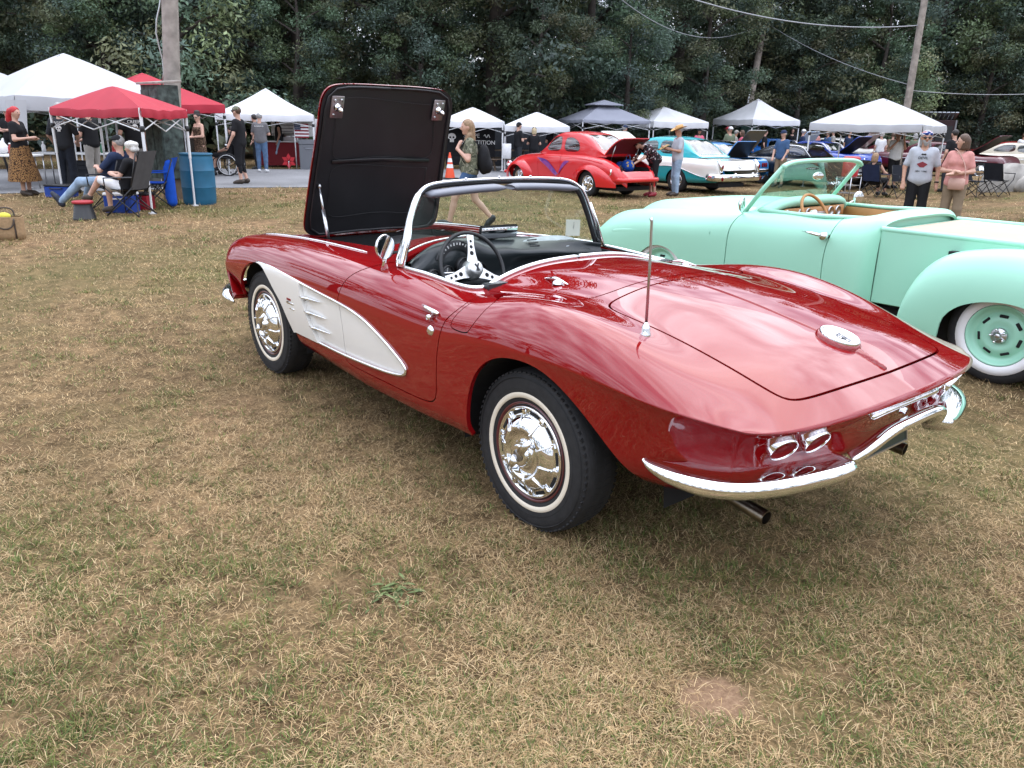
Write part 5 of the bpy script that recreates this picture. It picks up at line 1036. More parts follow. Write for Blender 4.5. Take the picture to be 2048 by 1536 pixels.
# ---- red 1940s coupe
def red_coupe():
    loc = (12.95, -13.0)
    st = [(3.55, .55, .52, .40, .34), (3.42, .80, .66, .62, .30), (3.1, .93, .80, .72, .27), (2.6, .99, .88, .76, .26), (2.0, 1.03, .97, .79, .26), (1.3, 1.04, 1.0, .82, .26), (.7, 1.05, 1.0, .83, .26), (.1, 1.05, .99, .82, .28), (-.4, .99, .92, .80, .31), (-.8, .84, .80, .74, .35), (-1.05, .62, .62, .64, .38), (-1.15, .48, .50, .52, .42)]
    roof = [(2.02, 1.03, .66), (1.86, 1.20, .66), (1.66, 1.42, .66), (1.42, 1.56, .66), (1.0, 1.62, .67), (.55, 1.585, .67), (.15, 1.45, .66), (-.15, 1.25, .63), (-.42, 1.03, .55)]
    T, B = shell_car('vintage_coupe', 'bright red rounded vintage coupe with purple flash and open boot', 'car', loc, 0, COUPE, st, roof, [(0, .37, 1.0), (2.85, .38, 1.0)], boot=(-.28, -1.0, -.28, 62, mat('dark_red_liner', (.14, .008, .014), .7)),
        belt=[[(1.78, 1.10), (1.62, 1.36), (1.48, 1.46), (1.20, 1.48), (1.18, 1.10)], [(1.06, 1.10), (1.06, 1.44), (.80, 1.46), (.55, 1.36), (.46, 1.20), (.52, 1.10)]], wingap=.14, doors=[[(1.98, 1.06), (1.96, .36), (1.05, .34), (1.02, 1.06)]])
    for s in (1, -1):
        # bulging fenders
        for cx, L0, L1, zt, nm in ((2.88, .62, .78, .83, 'front_fender'), (-.02, .80, .88, .84, 'rear_fender')):
            V = []
            for t in np.linspace(0, 1, 15):
                x = cx+L0-(L0+L1)*t; e = math.sin(math.pi*min(1, max(0, t*.98+.01)))**.55; zz = .30+(zt-.30)*e; y0 = .62
                V.append([(x, y0, zz), (x, y0+.13*e, zz-.01), (x, y0+.25*e, zz-.09*e), (x, y0+.295*e, zz-.24*e), (x, y0+.285*e, max(.28, zz-.42*e)), (x, y0+.25*e, .27)])
            g = bispline(np.array(V), 40, 18); P = (g.reshape(-1, 3)*[1, s, 1], gridfaces(40, 18)); 
            if vnormals(*P)[np.argmax(P[0][:, 2])][2] < 0: P = (P[0], [f[::-1] for f in P[1]])
            wc = 2.85 if cx > 1 else 0; P = clip(P, np.where(np.abs(P[0][:, 1]) > .72, sdpoly(P[0][:, 0], P[0][:, 2], arch_poly(wc, .31, .375, 1.0)), .5)); mesh(nm, *flange(P, .02), COUPE, T)
        fl = [(1.95, .86), (1.62, .80), (1.30, .60), (1.16, .50), (1.02, .64), (.72, .84), (1.0, .72), (1.14, .42), (1.34, .55)]
        def strip(q, o, m, nm):
            c = curve([(a, 0, b) for a, b in q], 20); V = []
            for i, p in enumerate(c): wd = .065*math.sin(math.pi*i/19)+.003; V += [(p[0], s*(.822+o-.02*abs(p[2]-.7)), p[2]+wd), (p[0], s*(.832+o-.02*abs(p[2]-.7)), p[2]-wd)]
            mesh(nm, V, gridfaces(20, 2), m, B)
        strip([(1.95, .90), (1.60, .80), (1.30, .62), (1.10, .50)], .008, PURPLE, 'flame_stripe'); strip([(1.10, .50), (1.0, .66), (.85, .80), (.68, .86)], .010, VIOLET, 'flame_stripe'); strip([(1.85, .84), (1.5, .72), (1.25, .54), (1.15, .47)], .012, VIOLET, 'flame_stripe')
        chrome_bar(B, [(2.3, s*.775, .95), (1.3, s*.812, .965), (.3, s*.81, .955), (-.5, s*.775, .86)], .008, 'belt_moulding', m=COUPE)
        mesh('tail_lamp', *move(box(0, 0, 0, .03, .07, .14, .02), (-.84, s*.80, .66)), CHROME, T); mesh('boot_strut', *rod((-.45, s*.45, .85), (-.62, s*.45, 1.30), .012), CHROME_DULL, T)
    chrome_bar(T, [(-.95, .70, .47), (-1.16, .62, .47), (-1.22, 0, .47), (-1.16, -.62, .47), (-.95, -.70, .47)], .05, 'rear_bumper', m=COUPE, flat=(.7, 1.1))
    chrome_bar(T, [(3.5, .7, .45), (3.66, .5, .45), (3.7, 0, .45), (3.66, -.5, .45), (3.5, -.7, .45)], .045, 'front_bumper', m=COUPE)
    for s in (1, -1): mesh('headlamp', *move(lathe([(.0001, .05), (.07, .035), (.09, 0), (.09, -.05)], 20, 'X'), (3.42, s*.66, .68)), CHROME, T)
red_coupe()
# ---- white over turquoise saloon
TURQ = mat('turquoise_paint', (.012, .33, .36), .3, 0, 1, coatr=.03); IVORY = mat('ivory_paint', (.78, .76, .70), .3, 0, 1, coatr=.03); TURQ2 = mat('bright_turquoise_paint', (.02, .46, .52), .3, 0, 1, coatr=.03)
def bel_air():
    loc = (12.85, -16.55)
    st = [(3.78, .62, .60, .70, .36), (3.65, .85, .82, .86, .30), (3.2, .95, .90, .92, .27), (2.5, .99, .94, .94, .26), (1.8, 1.0, .96, .94, .26), (.9, .99, .95, .94, .26), (0, .97, .94, .94, .28), (-.7, .94, .93, .93, .30), (-1.15, .91, .92, .91, .33), (-1.38, .86, .88, .89, .36), (-1.46, .66, .66, .86, .40)]
    roof = [(2.0, .99, .74), (1.85, 1.13, .74), (1.62, 1.36, .73), (1.35, 1.48, .72), (.8, 1.52, .72), (.3, 1.49, .72), (-.05, 1.37, .71), (-.35, 1.16, .70), (-.62, .98, .66)]
    f = lambda x, z: z-np.where(x > .9, .66+.05*(x-.9)*0, .66-.20*sstep(.9, -.9, -(-x)*1.0) if False else np.interp(-x, [-3.7, -.7, -.3, .2, .8, 1.5], [.70, .70, .72, .66, .50, .44]))
    T, B = shell_car('saloon_car', 'white and turquoise finned-era saloon with chrome rear bumper', 'car', loc, 0, IVORY, st, roof, [(0, .38, .95), (2.92, .38, 1.0)], two=(TURQ, f, True), belt=[[(1.72, 1.04), (1.55, 1.34), (.95, 1.40), (.92, 1.04)], [(.84, 1.04), (.84, 1.40), (.30, 1.38), (.0, 1.22), (-.05, 1.04)]], roofpaint=TURQ2, hood=(2.15, 3.55, 2.15, -30), hoodpaint=IVORY, style='five')
    for s in (1, -1):
        chrome_bar(B, [(2.6, s*.948, .70), (.7, s*.95, .70), (.3, s*.95, .72), (-.2, s*.95, .66), (-.8, s*.94, .50), (-1.3, s*.92, .45)], .009, 'side_moulding')
        tl = mesh('tail_lamp', *tube([(-1.36, s*.84, .92), (-1.47, s*.84, .80), (-1.49, s*.84, .62)], [.05, .065, .045], 12, flat=(1, .8)), CHROME, T)
        mesh('lamp_lens', *ell((-1.52, s*.84, .76), (.03, .03, .06)), REDLENS, tl)
        mesh('bumper_guard', *box(-1.64, s*.40, .50, .06, .07, .20, .02), CHROME, T); mesh('reflector', *ell((-1.56, s*.86, .45), (.03, .04, .06)), REDLENS, T)
    chrome_bar(T, [(-1.1, .95, .48), (-1.45, .93, .47), (-1.58, .75, .47), (-1.64, 0, .47), (-1.58, -.75, .47), (-1.45, -.93, .47), (-1.1, -.95, .48)], .085, 'rear_bumper', flat=(.5, 1.15))
    mesh('boot_emblem', *join(rot(box(-1.485, .045, .80, .008, .10, .016), 'X', 0), move(rot(box(0, 0, 0, .008, .14, .014), 'X', .5), (-1.49, .06, .74)), move(rot(box(0, 0, 0, .008, .14, .014), 'X', -.5), (-1.49, -.06, .74))), CHROME_DULL, B)
bel_air()
# ---- blue pony car with open boot
BLUE = mat('blue_paint', (.012, .12, .40), .3, 0, 1, coatr=.03); SKYB = mat('bright_blue_paint', (.02, .20, .52), .3, 0, 1, coatr=.03); DEEPB = mat('royal_blue_paint', (.008, .05, .36), .3, 0, 1, coatr=.03); MAROON = mat('maroon_paint', (.10, .006, .014), .3, 0, 1, coatr=.03); JET = mat('black_paint', (.008, .008, .010), .25, 0, 1, coatr=.03); PALEB = mat('pale_blue_paint', (.50, .64, .72), .35, 0, .8); OLDRED = mat('tomato_paint', (.38, .02, .015), .3, 0, 1); CREAMP = mat('cream_paint', (.68, .62, .50), .35, 0, .8)
MUST = [(3.35, .58, .56, .72, .34), (3.22, .80, .76, .84, .28), (2.6, .86, .82, .88, .25), (1.9, .89, .85, .89, .24), (1.0, .90, .86, .89, .24), (.2, .90, .88, .90, .25), (-.5, .88, .87, .90, .28), (-.95, .87, .86, .88, .32), (-1.10, .80, .79, .85, .36), (-1.13, .55, .55, .80, .42)]
NOTCH = [(1.75, .89, .70), (1.58, 1.06, .69), (1.38, 1.22, .67), (1.1, 1.31, .65), (.6, 1.335, .64), (.15, 1.30, .63), (-.12, 1.16, .62), (-.38, .92, .60)]
FAST = [(1.75, .89, .70), (1.58, 1.06, .69), (1.38, 1.22, .67), (1.1, 1.31, .65), (.6, 1.335, .64), (.0, 1.26, .62), (-.5, 1.06, .58), (-.90, .90, .50)]
NWIN = [[(1.52, .95), (1.34, 1.18), (1.1, 1.24), (.72, 1.25), (.70, .95)], [(.62, .95), (.64, 1.24), (.35, 1.22), (.12, 1.08), (.08, .95)]]
def pony(label, loc, rz, paint, roof=NOTCH, hood=None, boot=None, tail=True, **k):
    T, B = shell_car('muscle_car', label, 'car', loc, rz, paint, MUST, roof, [(0, .36, .95), (2.74, .36, .95)], hood=hood, boot=boot, belt=NWIN, doors=[[(1.62, .92), (1.66, .36), (.55, .34), (.48, .92)]], **k)
    chrome_bar(T, [(-.95, .86, .50), (-1.14, .78, .50), (-1.19, 0, .50), (-1.14, -.78, .50), (-.95, -.86, .50)], .045, 'rear_bumper', flat=(.5, 1.1)); chrome_bar(T, [(3.1, .84, .48), (3.3, .76, .48), (3.42, 0, .48), (3.3, -.76, .48), (3.1, -.84, .48)], .04, 'front_bumper', flat=(.5, 1.1))
    for s in (1, -1):
        if tail:
            for k_ in range(3): mesh('tail_lamp', *box(-1.135, s*(.46+.10*k_), .665, .03, .07, .13, .01), REDLENS, T)
        mesh('headlamp', *move(lathe([(.0001, .03), (.06, .02), (.085, 0), (.09, -.06)], 20, 'X'), (3.27, s*.66, .63)), CHROME, T)
        chrome_bar(T, [(1.68, s*.70, .93), (1.35, s*.672, 1.22), (1.0, s*.645, 1.27), (.4, s*.64, 1.26), (.02, s*.64, 1.08)], .010, 'window_trim')
    return T
t = pony('bright blue notchback muscle car with its boot lid up beside the white and turquoise saloon', (14.2, -19.7), 0, SKYB, boot=(-.42, -1.05, -.42, 58))
mesh('tail_emblem', *move(lathe([(.0001, -.02), (.05, -.015), (.06, 0)], 18, 'X'), (-1.13, 0, .67)), CHROME, t); mesh('licence_plate', *box(-1.20, 0, .40, .01, .30, .15), PRINT, t, smooth=False)
# cars of the facing row (bonnets towards the right)
PI = math.pi
def dl(d, l): p = at(d, l); return (p[0], p[1])
pony('black fastback muscle car with silver side stripe and chrome wheels', dl(28.2, 8.9), PI, JET, FAST, tail=False)
pony('royal blue notchback muscle car with bonnet raised under the largest white canopy', dl(36.5, 12.6), PI, DEEPB, NOTCH, hood=(1.95, 3.05, 1.95, -38))
FULL = [(3.85, .60, .58, .78, .36), (3.72, .84, .80, .92, .30), (3.1, .93, .88, .96, .27), (2.3, .97, .92, .98, .26), (1.2, .97, .93, .98, .26), (0, .95, .92, .98, .28), (-.9, .92, .92, .97, .31), (-1.5, .88, .90, .94, .35), (-1.70, .78, .80, .90, .38), (-1.74, .55, .55, .86, .42)]
HARD = [(2.1, .96, .76), (1.92, 1.12, .75), (1.68, 1.30, .73), (1.35, 1.39, .71), (.7, 1.41, .70), (.2, 1.37, .69), (-.15, 1.20, .67), (-.5, .95, .64)]
FWIN = [[(1.80, 1.02), (1.60, 1.26), (.95, 1.32), (.93, 1.02)], [(.84, 1.02), (.86, 1.32), (.35, 1.30), (.0, 1.12), (-.04, 1.02)]]
def full(label, loc, rz, paint, roofp=None, hood=None, **k):
    T, B = shell_car('hardtop_car', label, 'car', loc, rz, paint, FULL, HARD, [(0, .38, .95), (3.0, .38, .95)], hood=hood, belt=FWIN, roofpaint=roofp, R=.345, style='cap', doors=[[(1.95, .98), (1.95, .36), (.75, .34), (.72, .98)]], **k)
    for e, x in ((1, 3.9), (-1, -1.8)): chrome_bar(T, [(x-e*.35, .95, .50), (x-e*.08, .86, .50), (x, 0, .50), (x-e*.08, -.86, .50), (x-e*.35, -.95, .50)], .06, 'bumper', flat=(.5, 1.2))
    for s in (1, -1): mesh('tail_lamp', *ell((-1.74, s*.74, .70), (.03, .08, .08)), REDLENS, T); mesh('headlamp', *move(lathe([(.0001, .03), (.07, .02), (.09, 0), (.09, -.06)], 18, 'X'), (3.76, s*.72, .66)), CHROME, T); chrome_bar(B, [(3.5, s*.945, .72), (1.2, s*.985, .72), (-1.4, s*.95, .72)], .012, 'side_moulding')
    return T
full('maroon hardtop with bonnet raised behind the man in the bandana', dl(35.5, 17.2), PI, MAROON, hood=(2.2, 3.6, 2.2, -34))
full('cream car with rounded flank behind the woman in pink', dl(37.0, 21.6), PI, CREAMP)
full('tomato red car showing its finned tail beyond the boulder', dl(44.0, 27.6), 0, OLDRED); full('pale blue hardtop beyond the boulder at the right', dl(51.0, 32.0), 0, PALEB)
# farther row: mostly seen as raised bonnets above the near cars
pony('black car whose striped bonnet stands open behind the turquoise roof', dl(33.5, 7.4), PI, JET, NOTCH, hood=(1.95, 3.05, 1.95, -50), hoodpaint=mat('striped_bonnet', (.06, .065, .07), .3, coat=.8))
pony('mid blue car with pale-striped raised bonnet beside the peaked canopy', dl(41.0, 12.2), PI, BLUE, NOTCH, hood=(1.95, 3.05, 1.95, -48), hoodpaint=mat('white_blue_bonnet', (.45, .58, .75), .3, coat=.8))
full('white car with pinkish raised bonnet behind the royal blue car', dl(44.5, 16.3), PI, IVORY, hood=(2.2, 3.6, 2.2, -45), hoodpaint=mat('pink_white_bonnet', (.70, .55, .55), .3, coat=.8))
full('maroon-roofed hardtop half hidden behind the royal blue car', dl(42.0, 18.6), PI, MAROON)
# two tall pre-war cars at the right
PRE = [(3.2, .70, .64, .42, .40), (3.05, 1.05, .92, .50, .36), (2.3, 1.12, 1.02, .56, .34), (1.6, 1.16, 1.08, .66, .34), (.8, 1.16, 1.1, .74, .34), (0, 1.14, 1.1, .76, .36), (-.6, 1.05, 1.0, .74, .40), (-.9, .80, .78, .68, .44)]
PROOF = [(1.6, 1.16, .64), (1.52, 1.40, .64), (1.40, 1.64, .64), (1.1, 1.74, .64), (.4, 1.76, .65), (-.2, 1.72, .65), (-.45, 1.55, .64), (-.6, 1.12, .62)]
PWIN = [[(1.36, 1.22), (1.28, 1.54), (.75, 1.56), (.75, 1.22)], [(.65, 1.22), (.65, 1.56), (.05, 1.55), (.0, 1.22)]]
for lab, lc, pt in (('red pre-war saloon in the far row beyond the boulder', dl(56, 33.5), OLDRED), ('black pre-war saloon at the right edge of the frame', dl(50, 35.0), JET)):
    T, B = shell_car('prewar_car', lab, 'car', lc, 0, pt, PRE, PROOF, [(0, .40, 1.0), (2.75, .40, 1.0)], belt=PWIN, R=.36, style='cap')
    for s in (1, -1):
        for cx in (0, 2.75): mesh('fender', *tube(curve([(cx+.62, s*.74, .42), (cx+.42, s*.76, .72), (cx, s*.77, .84), (cx-.42, s*.76, .70), (cx-.66, s*.74, .40)], 16), [.04]+[.13]*14+[.05], 10, flat=(1, .5)), pt, T)
        mesh('headlamp', *move(lathe([(.0001, .05), (.08, .03), (.10, 0), (.06, -.12), (.0001, -.15)], 18, 'X'), (3.05, s*.55, .88)), CHROME, T)
# ================================================================== people
def surfnet(D, org, h):
    ins = D < 0; sh = tuple(n-1 for n in D.shape); cnt = np.zeros(sh); pos = np.zeros(sh+(3,)); sl = lambda o: tuple(slice(a, a+n) for a, n in zip(o, sh))
    C = [(a, b, c) for a in (0, 1) for b in (0, 1) for c in (0, 1)]
    for p in C:
        for ax in range(3):
            if p[ax]: continue
            q = list(p); q[ax] = 1; q = tuple(q); d0, d1 = D[sl(p)], D[sl(q)]; m = ins[sl(p)] != ins[sl(q)]; t = np.where(m, d0/np.where(m, d0-d1, 1), 0)
            cnt += m
            for k in range(3): pos[..., k] += m*(p[k]+(t if k == ax else 0))
    act = cnt > 0; idx = -np.ones(sh, int); idx[act] = np.arange(act.sum()); ijk = np.argwhere(act); V = (ijk+pos[act]/cnt[act][:, None])*h+org; F = []
    for ax in range(3):
        b, c = (ax+1) % 3, (ax+2) % 3; s0 = [slice(None)]*3; s1 = [slice(None)]*3; s0[ax] = slice(0, -1); s1[ax] = slice(1, None); A, B = ins[tuple(s0)], ins[tuple(s1)]
        for e in np.argwhere(A != B):
            if e[b] == 0 or e[c] == 0 or e[b] >= sh[b] or e[c] >= sh[c]: continue
            def cell(db, dc): k = list(e); k[b] += db; k[c] += dc; return idx[tuple(k)]
            f = (cell(-1, -1), cell(0, -1), cell(0, 0), cell(-1, 0)); F.append(f if A[tuple(e)] else f[::-1])
    return V, F
def solid(prims, h, cuts=(), k=.03, sub=()):
    """prims: ('c', a, b, r1, r2) tapered capsule or ('e', centre, radii); smooth union, cut by half spaces (point, normal pointing away)"""
    lo = np.full(3, 1e9); hi = -lo
    for p in prims:
        if p[0] == 'c': r = max(p[3], p[4]); a, b = np.minimum(p[1], p[2])-r, np.maximum(p[1], p[2])+r
        else: a, b = np.array(p[1])-p[2], np.array(p[1])+p[2]
        lo = np.minimum(lo, a); hi = np.maximum(hi, b)
    lo -= 2.5*h; hi += 2.5*h; n = np.ceil((hi-lo)/h).astype(int)+1; D = np.full(n, 1.0); ax = [lo[i]+h*np.arange(n[i]) for i in range(3)]
    def ev(p, dst, op):
        m = k+2*h
        if p[0] == 'c': r = max(p[3], p[4]); a, b = np.minimum(p[1], p[2])-r-m, np.maximum(p[1], p[2])+r+m
        else: a, b = np.array(p[1])-p[2]-m, np.array(p[1])+p[2]+m
        s = [slice(max(0, int((a[i]-lo[i])/h)), min(n[i], int((b[i]-lo[i])/h)+2)) for i in range(3)]
        if any(q.stop <= q.start for q in s): return
        X, Y, Z = np.meshgrid(ax[0][s[0]], ax[1][s[1]], ax[2][s[2]], indexing='ij')
        if p[0] == 'c':
            A, B = np.array(p[1], float), np.array(p[2], float); e = B-A; t = np.clip(((X-A[0])*e[0]+(Y-A[1])*e[1]+(Z-A[2])*e[2])/(e@e+1e-9), 0, 1)
            d = np.sqrt((X-A[0]-t*e[0])**2+(Y-A[1]-t*e[1])**2+(Z-A[2]-t*e[2])**2)-(p[3]+(p[4]-p[3])*t)
        else:
            c, r = p[1], p[2]; u, v, w = (X-c[0])/r[0], (Y-c[1])/r[1], (Z-c[2])/r[2]; k0 = np.sqrt(u*u+v*v+w*w)+1e-9; k1 = np.sqrt((u/r[0])**2+(v/r[1])**2+(w/r[2])**2)+1e-9; d = k0*(k0-1)/k1
        t = tuple(s); o = D[t]
        if op == 'u': hh = np.clip(.5+.5*(o-d)/k, 0, 1); D[t] = o*(1-hh)+d*hh-k*hh*(1-hh)
        else: D[t] = np.maximum(o, -d)
    for p in prims: ev(p, D, 'u')
    for p in sub: ev(p, D, 's')
    if len(cuts):
        X, Y, Z = np.meshgrid(*ax, indexing='ij')
        for pt, nm in cuts: D = np.maximum(D, (X-pt[0])*nm[0]+(Y-pt[1])*nm[1]+(Z-pt[2])*nm[2])
    return surfnet(D, lo, h)
SKIN_L = mat('skin_light', (.56, .33, .245), .5, var=.06, scale=14); SKIN_T = mat('skin_tanned', (.44, .235, .155), .5, var=.08, scale=14)
def cloth(name, col, **k): return mat('cloth_'+name, col, .85, var=k.pop('var', .10), scale=k.pop('scale', 9), bump=.25, bscale=k.pop('bscale', 28), spec=.2, **k)
C_BLACK = cloth('black', (.014, .014, .016)); C_CHAR = cloth('charcoal', (.030, .032, .037)); C_NAVY = cloth('navy', (.022, .034, .075)); C_JEANS = cloth('blue_denim', (.09, .15, .25), var=.25); C_PALEJ = cloth('pale_denim', (.27, .36, .47), var=.25); C_DARKJ = cloth('dark_denim', (.025, .030, .042), var=.2)
C_GREY = cloth('grey', (.15, .145, .15)); C_LGREY = cloth('light_grey', (.42, .44, .48)); C_WHITE = cloth('white', (.72, .72, .72)); C_KHAKI = cloth('khaki', (.22, .165, .11)); C_PINK = cloth('dusty_pink', (.56, .26, .23)); C_HOTP = cloth('hot_pink', (.62, .13, .20)); C_GREEN = cloth('olive', (.16, .19, .13)); C_BLUE = cloth('mid_blue', (.05, .10, .20)); C_STONE = cloth('stone', (.34, .32, .29))
def pattern(name, cols, scale, thr, kind='noise'):
    if name in MATS: return MATS[name]
    m = bpy.data.materials.new(name); m.use_nodes = True; nt = m.node_tree; b = nt.nodes['Principled BSDF']; b.inputs['Roughness'].default_value = .85; b.inputs['Specular IOR Level'].default_value = .2
    tc = nt.nodes.new('ShaderNodeTexCoord'); n = nt.nodes.new('ShaderNodeTexNoise' if kind == 'noise' else 'ShaderNodeTexVoronoi'); n.inputs['Scale'].default_value = scale; nt.links.new(tc.outputs['Object'], n.inputs['Vector'])
    r = nt.nodes.new('ShaderNodeValToRGB'); r.color_ramp.interpolation = 'CONSTANT'; e = r.color_ramp.elements
    while len(e) < len(cols): e.new(.5)
    for i, (c, t) in enumerate(zip(cols, thr)): e[i].position = t; e[i].color = (*c, 1)
    nt.links.new(n.outputs[0], r.inputs[0]); nt.links.new(r.outputs[0], b.inputs['Base Color']); MATS[name] = m; return m
LEOP = pattern('leopard_print', [(.035, .018, .01), (.28, .15, .06), (.05, .026, .014)], 26, [0, .34, .62], 'vor'); LEOPD = pattern('dark_leopard_print', [(.018, .010, .008), (.22, .14, .09), (.03, .016, .012)], 30, [0, .45, .62], 'vor')
CAMO = pattern('olive_camo', [(.06, .065, .045), (.20, .20, .14), (.12, .125, .085), (.27, .26, .20)], 9, [0, .42, .5, .60]); CAMOG = pattern('grey_camo', [(.035, .035, .038), (.13, .13, .13), (.28, .28, .28)], 14, [0, .46, .57]); HAWAI = pattern('floral_black_print', [(.5, .45, .48), (.014, .014, .017), (.16, .04, .05), (.014, .014, .017)], 17, [0, .40, .60, .66])
HAIR = {n: mat('hair_'+n, c, .55, var=.3, scale=40, bump=.5, bscale=90) for n, c in (('red', (.42, .012, .018)), ('blonde', (.50, .40, .24)), ('light_brown', (.27, .17, .095)), ('brown', (.085, .045, .026)), ('dark', (.018, .012, .010)), ('grey', (.30, .29, .28)), ('white', (.62, .60, .56)))}
STRAW = mat('straw_hat', (.52, .31, .12), .8, var=.25, scale=50, bump=.5, bscale=80)
J0 = dict(pelvis=(0, 0, .95), chest=(.0, 0, 1.28), neck=(-.01, 0, 1.46), head=(.02, 0, 1.625), hipL=(0, .088, .92), kneeL=(.02, .10, .50), ankL=(-.01, .105, .085), shL=(0, .168, 1.40), elL=(-.03, .235, 1.13), wrL=(.06, .245, .90))
def person(label, d, l, face, H=1.75, pose=None, top=None, sleeve=.5, bottom=None, leg=1.0, shoes=BLACK, hair=None, hairstyle='short', cap=None, skin=SKIN_L, h=.02, fem=False, belly=0.0, glasses=False, beard=None, skirt=None, group=None, z=None, hem=None, hat=False, strap=False, torsotext=None):
    sc = H/1.75; J = {}
    for k, v in J0.items():
        J[k] = np.array(v, float)
        if k.endswith('L'): J[k[:-1]+'R'] = np.array((v[0], -v[1], v[2]), float)
    for k, v in (pose or {}).items(): J[k] = np.array(v, float)
    if fem:
        for s in 'LR':
            if not pose or 'sh'+s not in pose: J['sh'+s] = J['sh'+s]*[1, .88, 1]
    p = at(d, l); T = thing('person', label, 'person', (p[0], p[1], gz(p) if z is None else z), face, group); T.scale = (sc, sc, sc)
    lat = J['shL']-J['shR']; lat /= np.linalg.norm(lat); sp = J['neck']-J['pelvis']; sp /= np.linalg.norm(sp); fr = np.cross(lat, sp); plat = J['hipL']-J['hipR']; plat /= np.linalg.norm(plat)
    def torso(g=0, lowcut=0):
        a, b, c = J['pelvis'], J['pelvis']*.45+J['chest']*.55, J['chest']; w = .92 if fem else 1; o = []
        for s in (1, -1):
            o.append(('c', a+plat*s*.065, b+lat*s*.058*w, .108+g, .092+g)); o.append(('c', b+lat*s*.058*w, c+lat*s*.078*w+sp*.05, .092+g, .098*w+g))
        o.append(('c', a, c, .108+g, .10*w+g)); o.append(('c', J['shL']-lat*.03, J['shR']+lat*.03, .060*w+g, .060*w+g))
        if belly: o.append(('c', b+fr*belly*.7-sp*.10, b+fr*belly*.55+sp*.06, .10+belly*.45+g, .085+belly*.3+g))
        if fem: o += [('c', c+fr*.075+lat*s*.07+sp*.01, c+fr*.06+lat*s*.065+sp*.05, .056+g, .05+g) for s in (1, -1)]
        return o
    def arm(s, g=0, f0=0, f1=2.0, w=1):
        sh, el, wr = J['sh'+s], J['el'+s], J['wr'+s]; o = []
        e1 = min(1, f1); o.append(('c', sh, sh+(el-sh)*e1, .050*w+g, (.050-.010*e1)*w+g))
        if f1 > 1: o.append(('c', el, el+(wr-el)*(f1-1), .039*w+g, (.039-.012*(f1-1))*w+g))
        return o
    def legp(s, g=0, f1=2.0):
        hp, kn, an = J['hip'+s], J['knee'+s], J['ank'+s]; e1 = min(1, f1); o = [('c', hp, hp+(kn-hp)*e1, .086+g, .086-.028*e1+g)]
        if f1 > 1: o.append(('c', kn, kn+(an-kn)*(f1-1), .057+g, .057-.019*(f1-1)+g*.9)); o.append(('c', kn*.7+an*.3-fr*.012, kn*.45+an*.55-fr*.008, .05+g*.6, .04+g*.6))
        return o
    def foot(s, g=0):
        an = J['ank'+s]; t = J.get('toe'+s, an+np.array([.165, .02 if s == 'L' else -.02, -.05])); return [('c', an+(t-an)*-.18+[0, 0, -.02], an*.45+t*.55, .036+g, .036+g), ('c', an*.45+t*.55, t, .036+g, .026+g)]
    hd = J['head']; hf = J.get('look', np.array([1., 0, 0])); hf = hf/np.linalg.norm(hf); hl = np.cross([0, 0, 1], hf)
    head = [('e', hd+[0, 0, .02], np.array([.092, .080, .098])), ('c', hd+hf*.030+[0, 0, -.03], hd+hf*.048+[0, 0, -.082], .060, .030), ('c', hd+hf*.085+[0, 0, .012], hd+hf*.108+[0, 0, -.022], .010, .015), ('c', J['neck']-[0, 0, .03], hd-hf*.02-[0, 0, .03], .056, .052)]
    if h < .03: head += [('e', hd+hl*s*.080+[0, 0, .0], np.array([.022, .014, .030])) for s in (1, -1)]
    hands = []
    for s in 'LR':
        wr, el = J['wr'+s], J['el'+s]; dr = wr-el; dr /= np.linalg.norm(dr)+1e-9; hdv = J.get('hand'+s, dr); hdv = np.array(hdv, float); hdv /= np.linalg.norm(hdv); sd = np.cross(hdv, [0, 0, 1.]); 
        if np.linalg.norm(sd) < .3: sd = fr.copy()
        sd /= np.linalg.norm(sd); nn = np.cross(sd, hdv); pm = wr+hdv*.075
        hands += [('c', wr, pm, .027, .033)]
        for i, (o, ln) in enumerate(((-.030, .062), (-.010, .075), (.010, .070), (.028, .055))):
            a = pm+sd*o+hdv*.012; b = a+hdv*ln*.55+nn*.006; hands += [('c', a, b, .0115, .0105), ('c', b, b+hdv*ln*.35-nn*.018, .0105, .009)]
        hands += [('c', wr+hdv*.03-sd*.025, wr+hdv*.075-sd*.055, .013, .010)]
    body = torso()+arm('L')+arm('R')+legp('L')+legp('R')+foot('L')+foot('R')+head+hands
    B = mesh('body', *solid(body, h, k=.022), skin, T)
    if top:
        pr = torso(.021)+(arm('L', .013, 0, sleeve)+arm('R', .013, 0, sleeve) if sleeve > 0 else []); cuts = []
        hz = hem if hem is not None else (.0 if (pose and 'pelvis' in pose) else .86)
        if hz: cuts.append(((0, 0, hz), (0, 0, -1)))
        if strap: cuts.append(((0, 0, 1.36), (0, 0, 1)))
        sb = [('c', J['neck']-sp*.02+fr*.02, J['neck']+sp*.2, .068, .08)]; mesh('shirt', *solid(pr, h, cuts, k=.035, sub=sb), top, T)
    if bottom and not skirt:
        pr = []
        for s in 'LR': pr += legp(s, .017, leg)
        pr += [('c', J['pelvis']+plat*.06, J['pelvis']-plat*.06, .118, .118), ('c', J['pelvis']+sp*.10+plat*.05, J['pelvis']+sp*.10-plat*.05, .100, .100)]
        if belly: pr.append(('c', J['pelvis']+fr*belly*.4, J['pelvis']+fr*belly*.4+sp*.04, .10+belly*.2, .10+belly*.2))
        mesh('shorts' if leg < 1.5 else 'trousers', *solid(pr, h, k=.03), bottom, T)
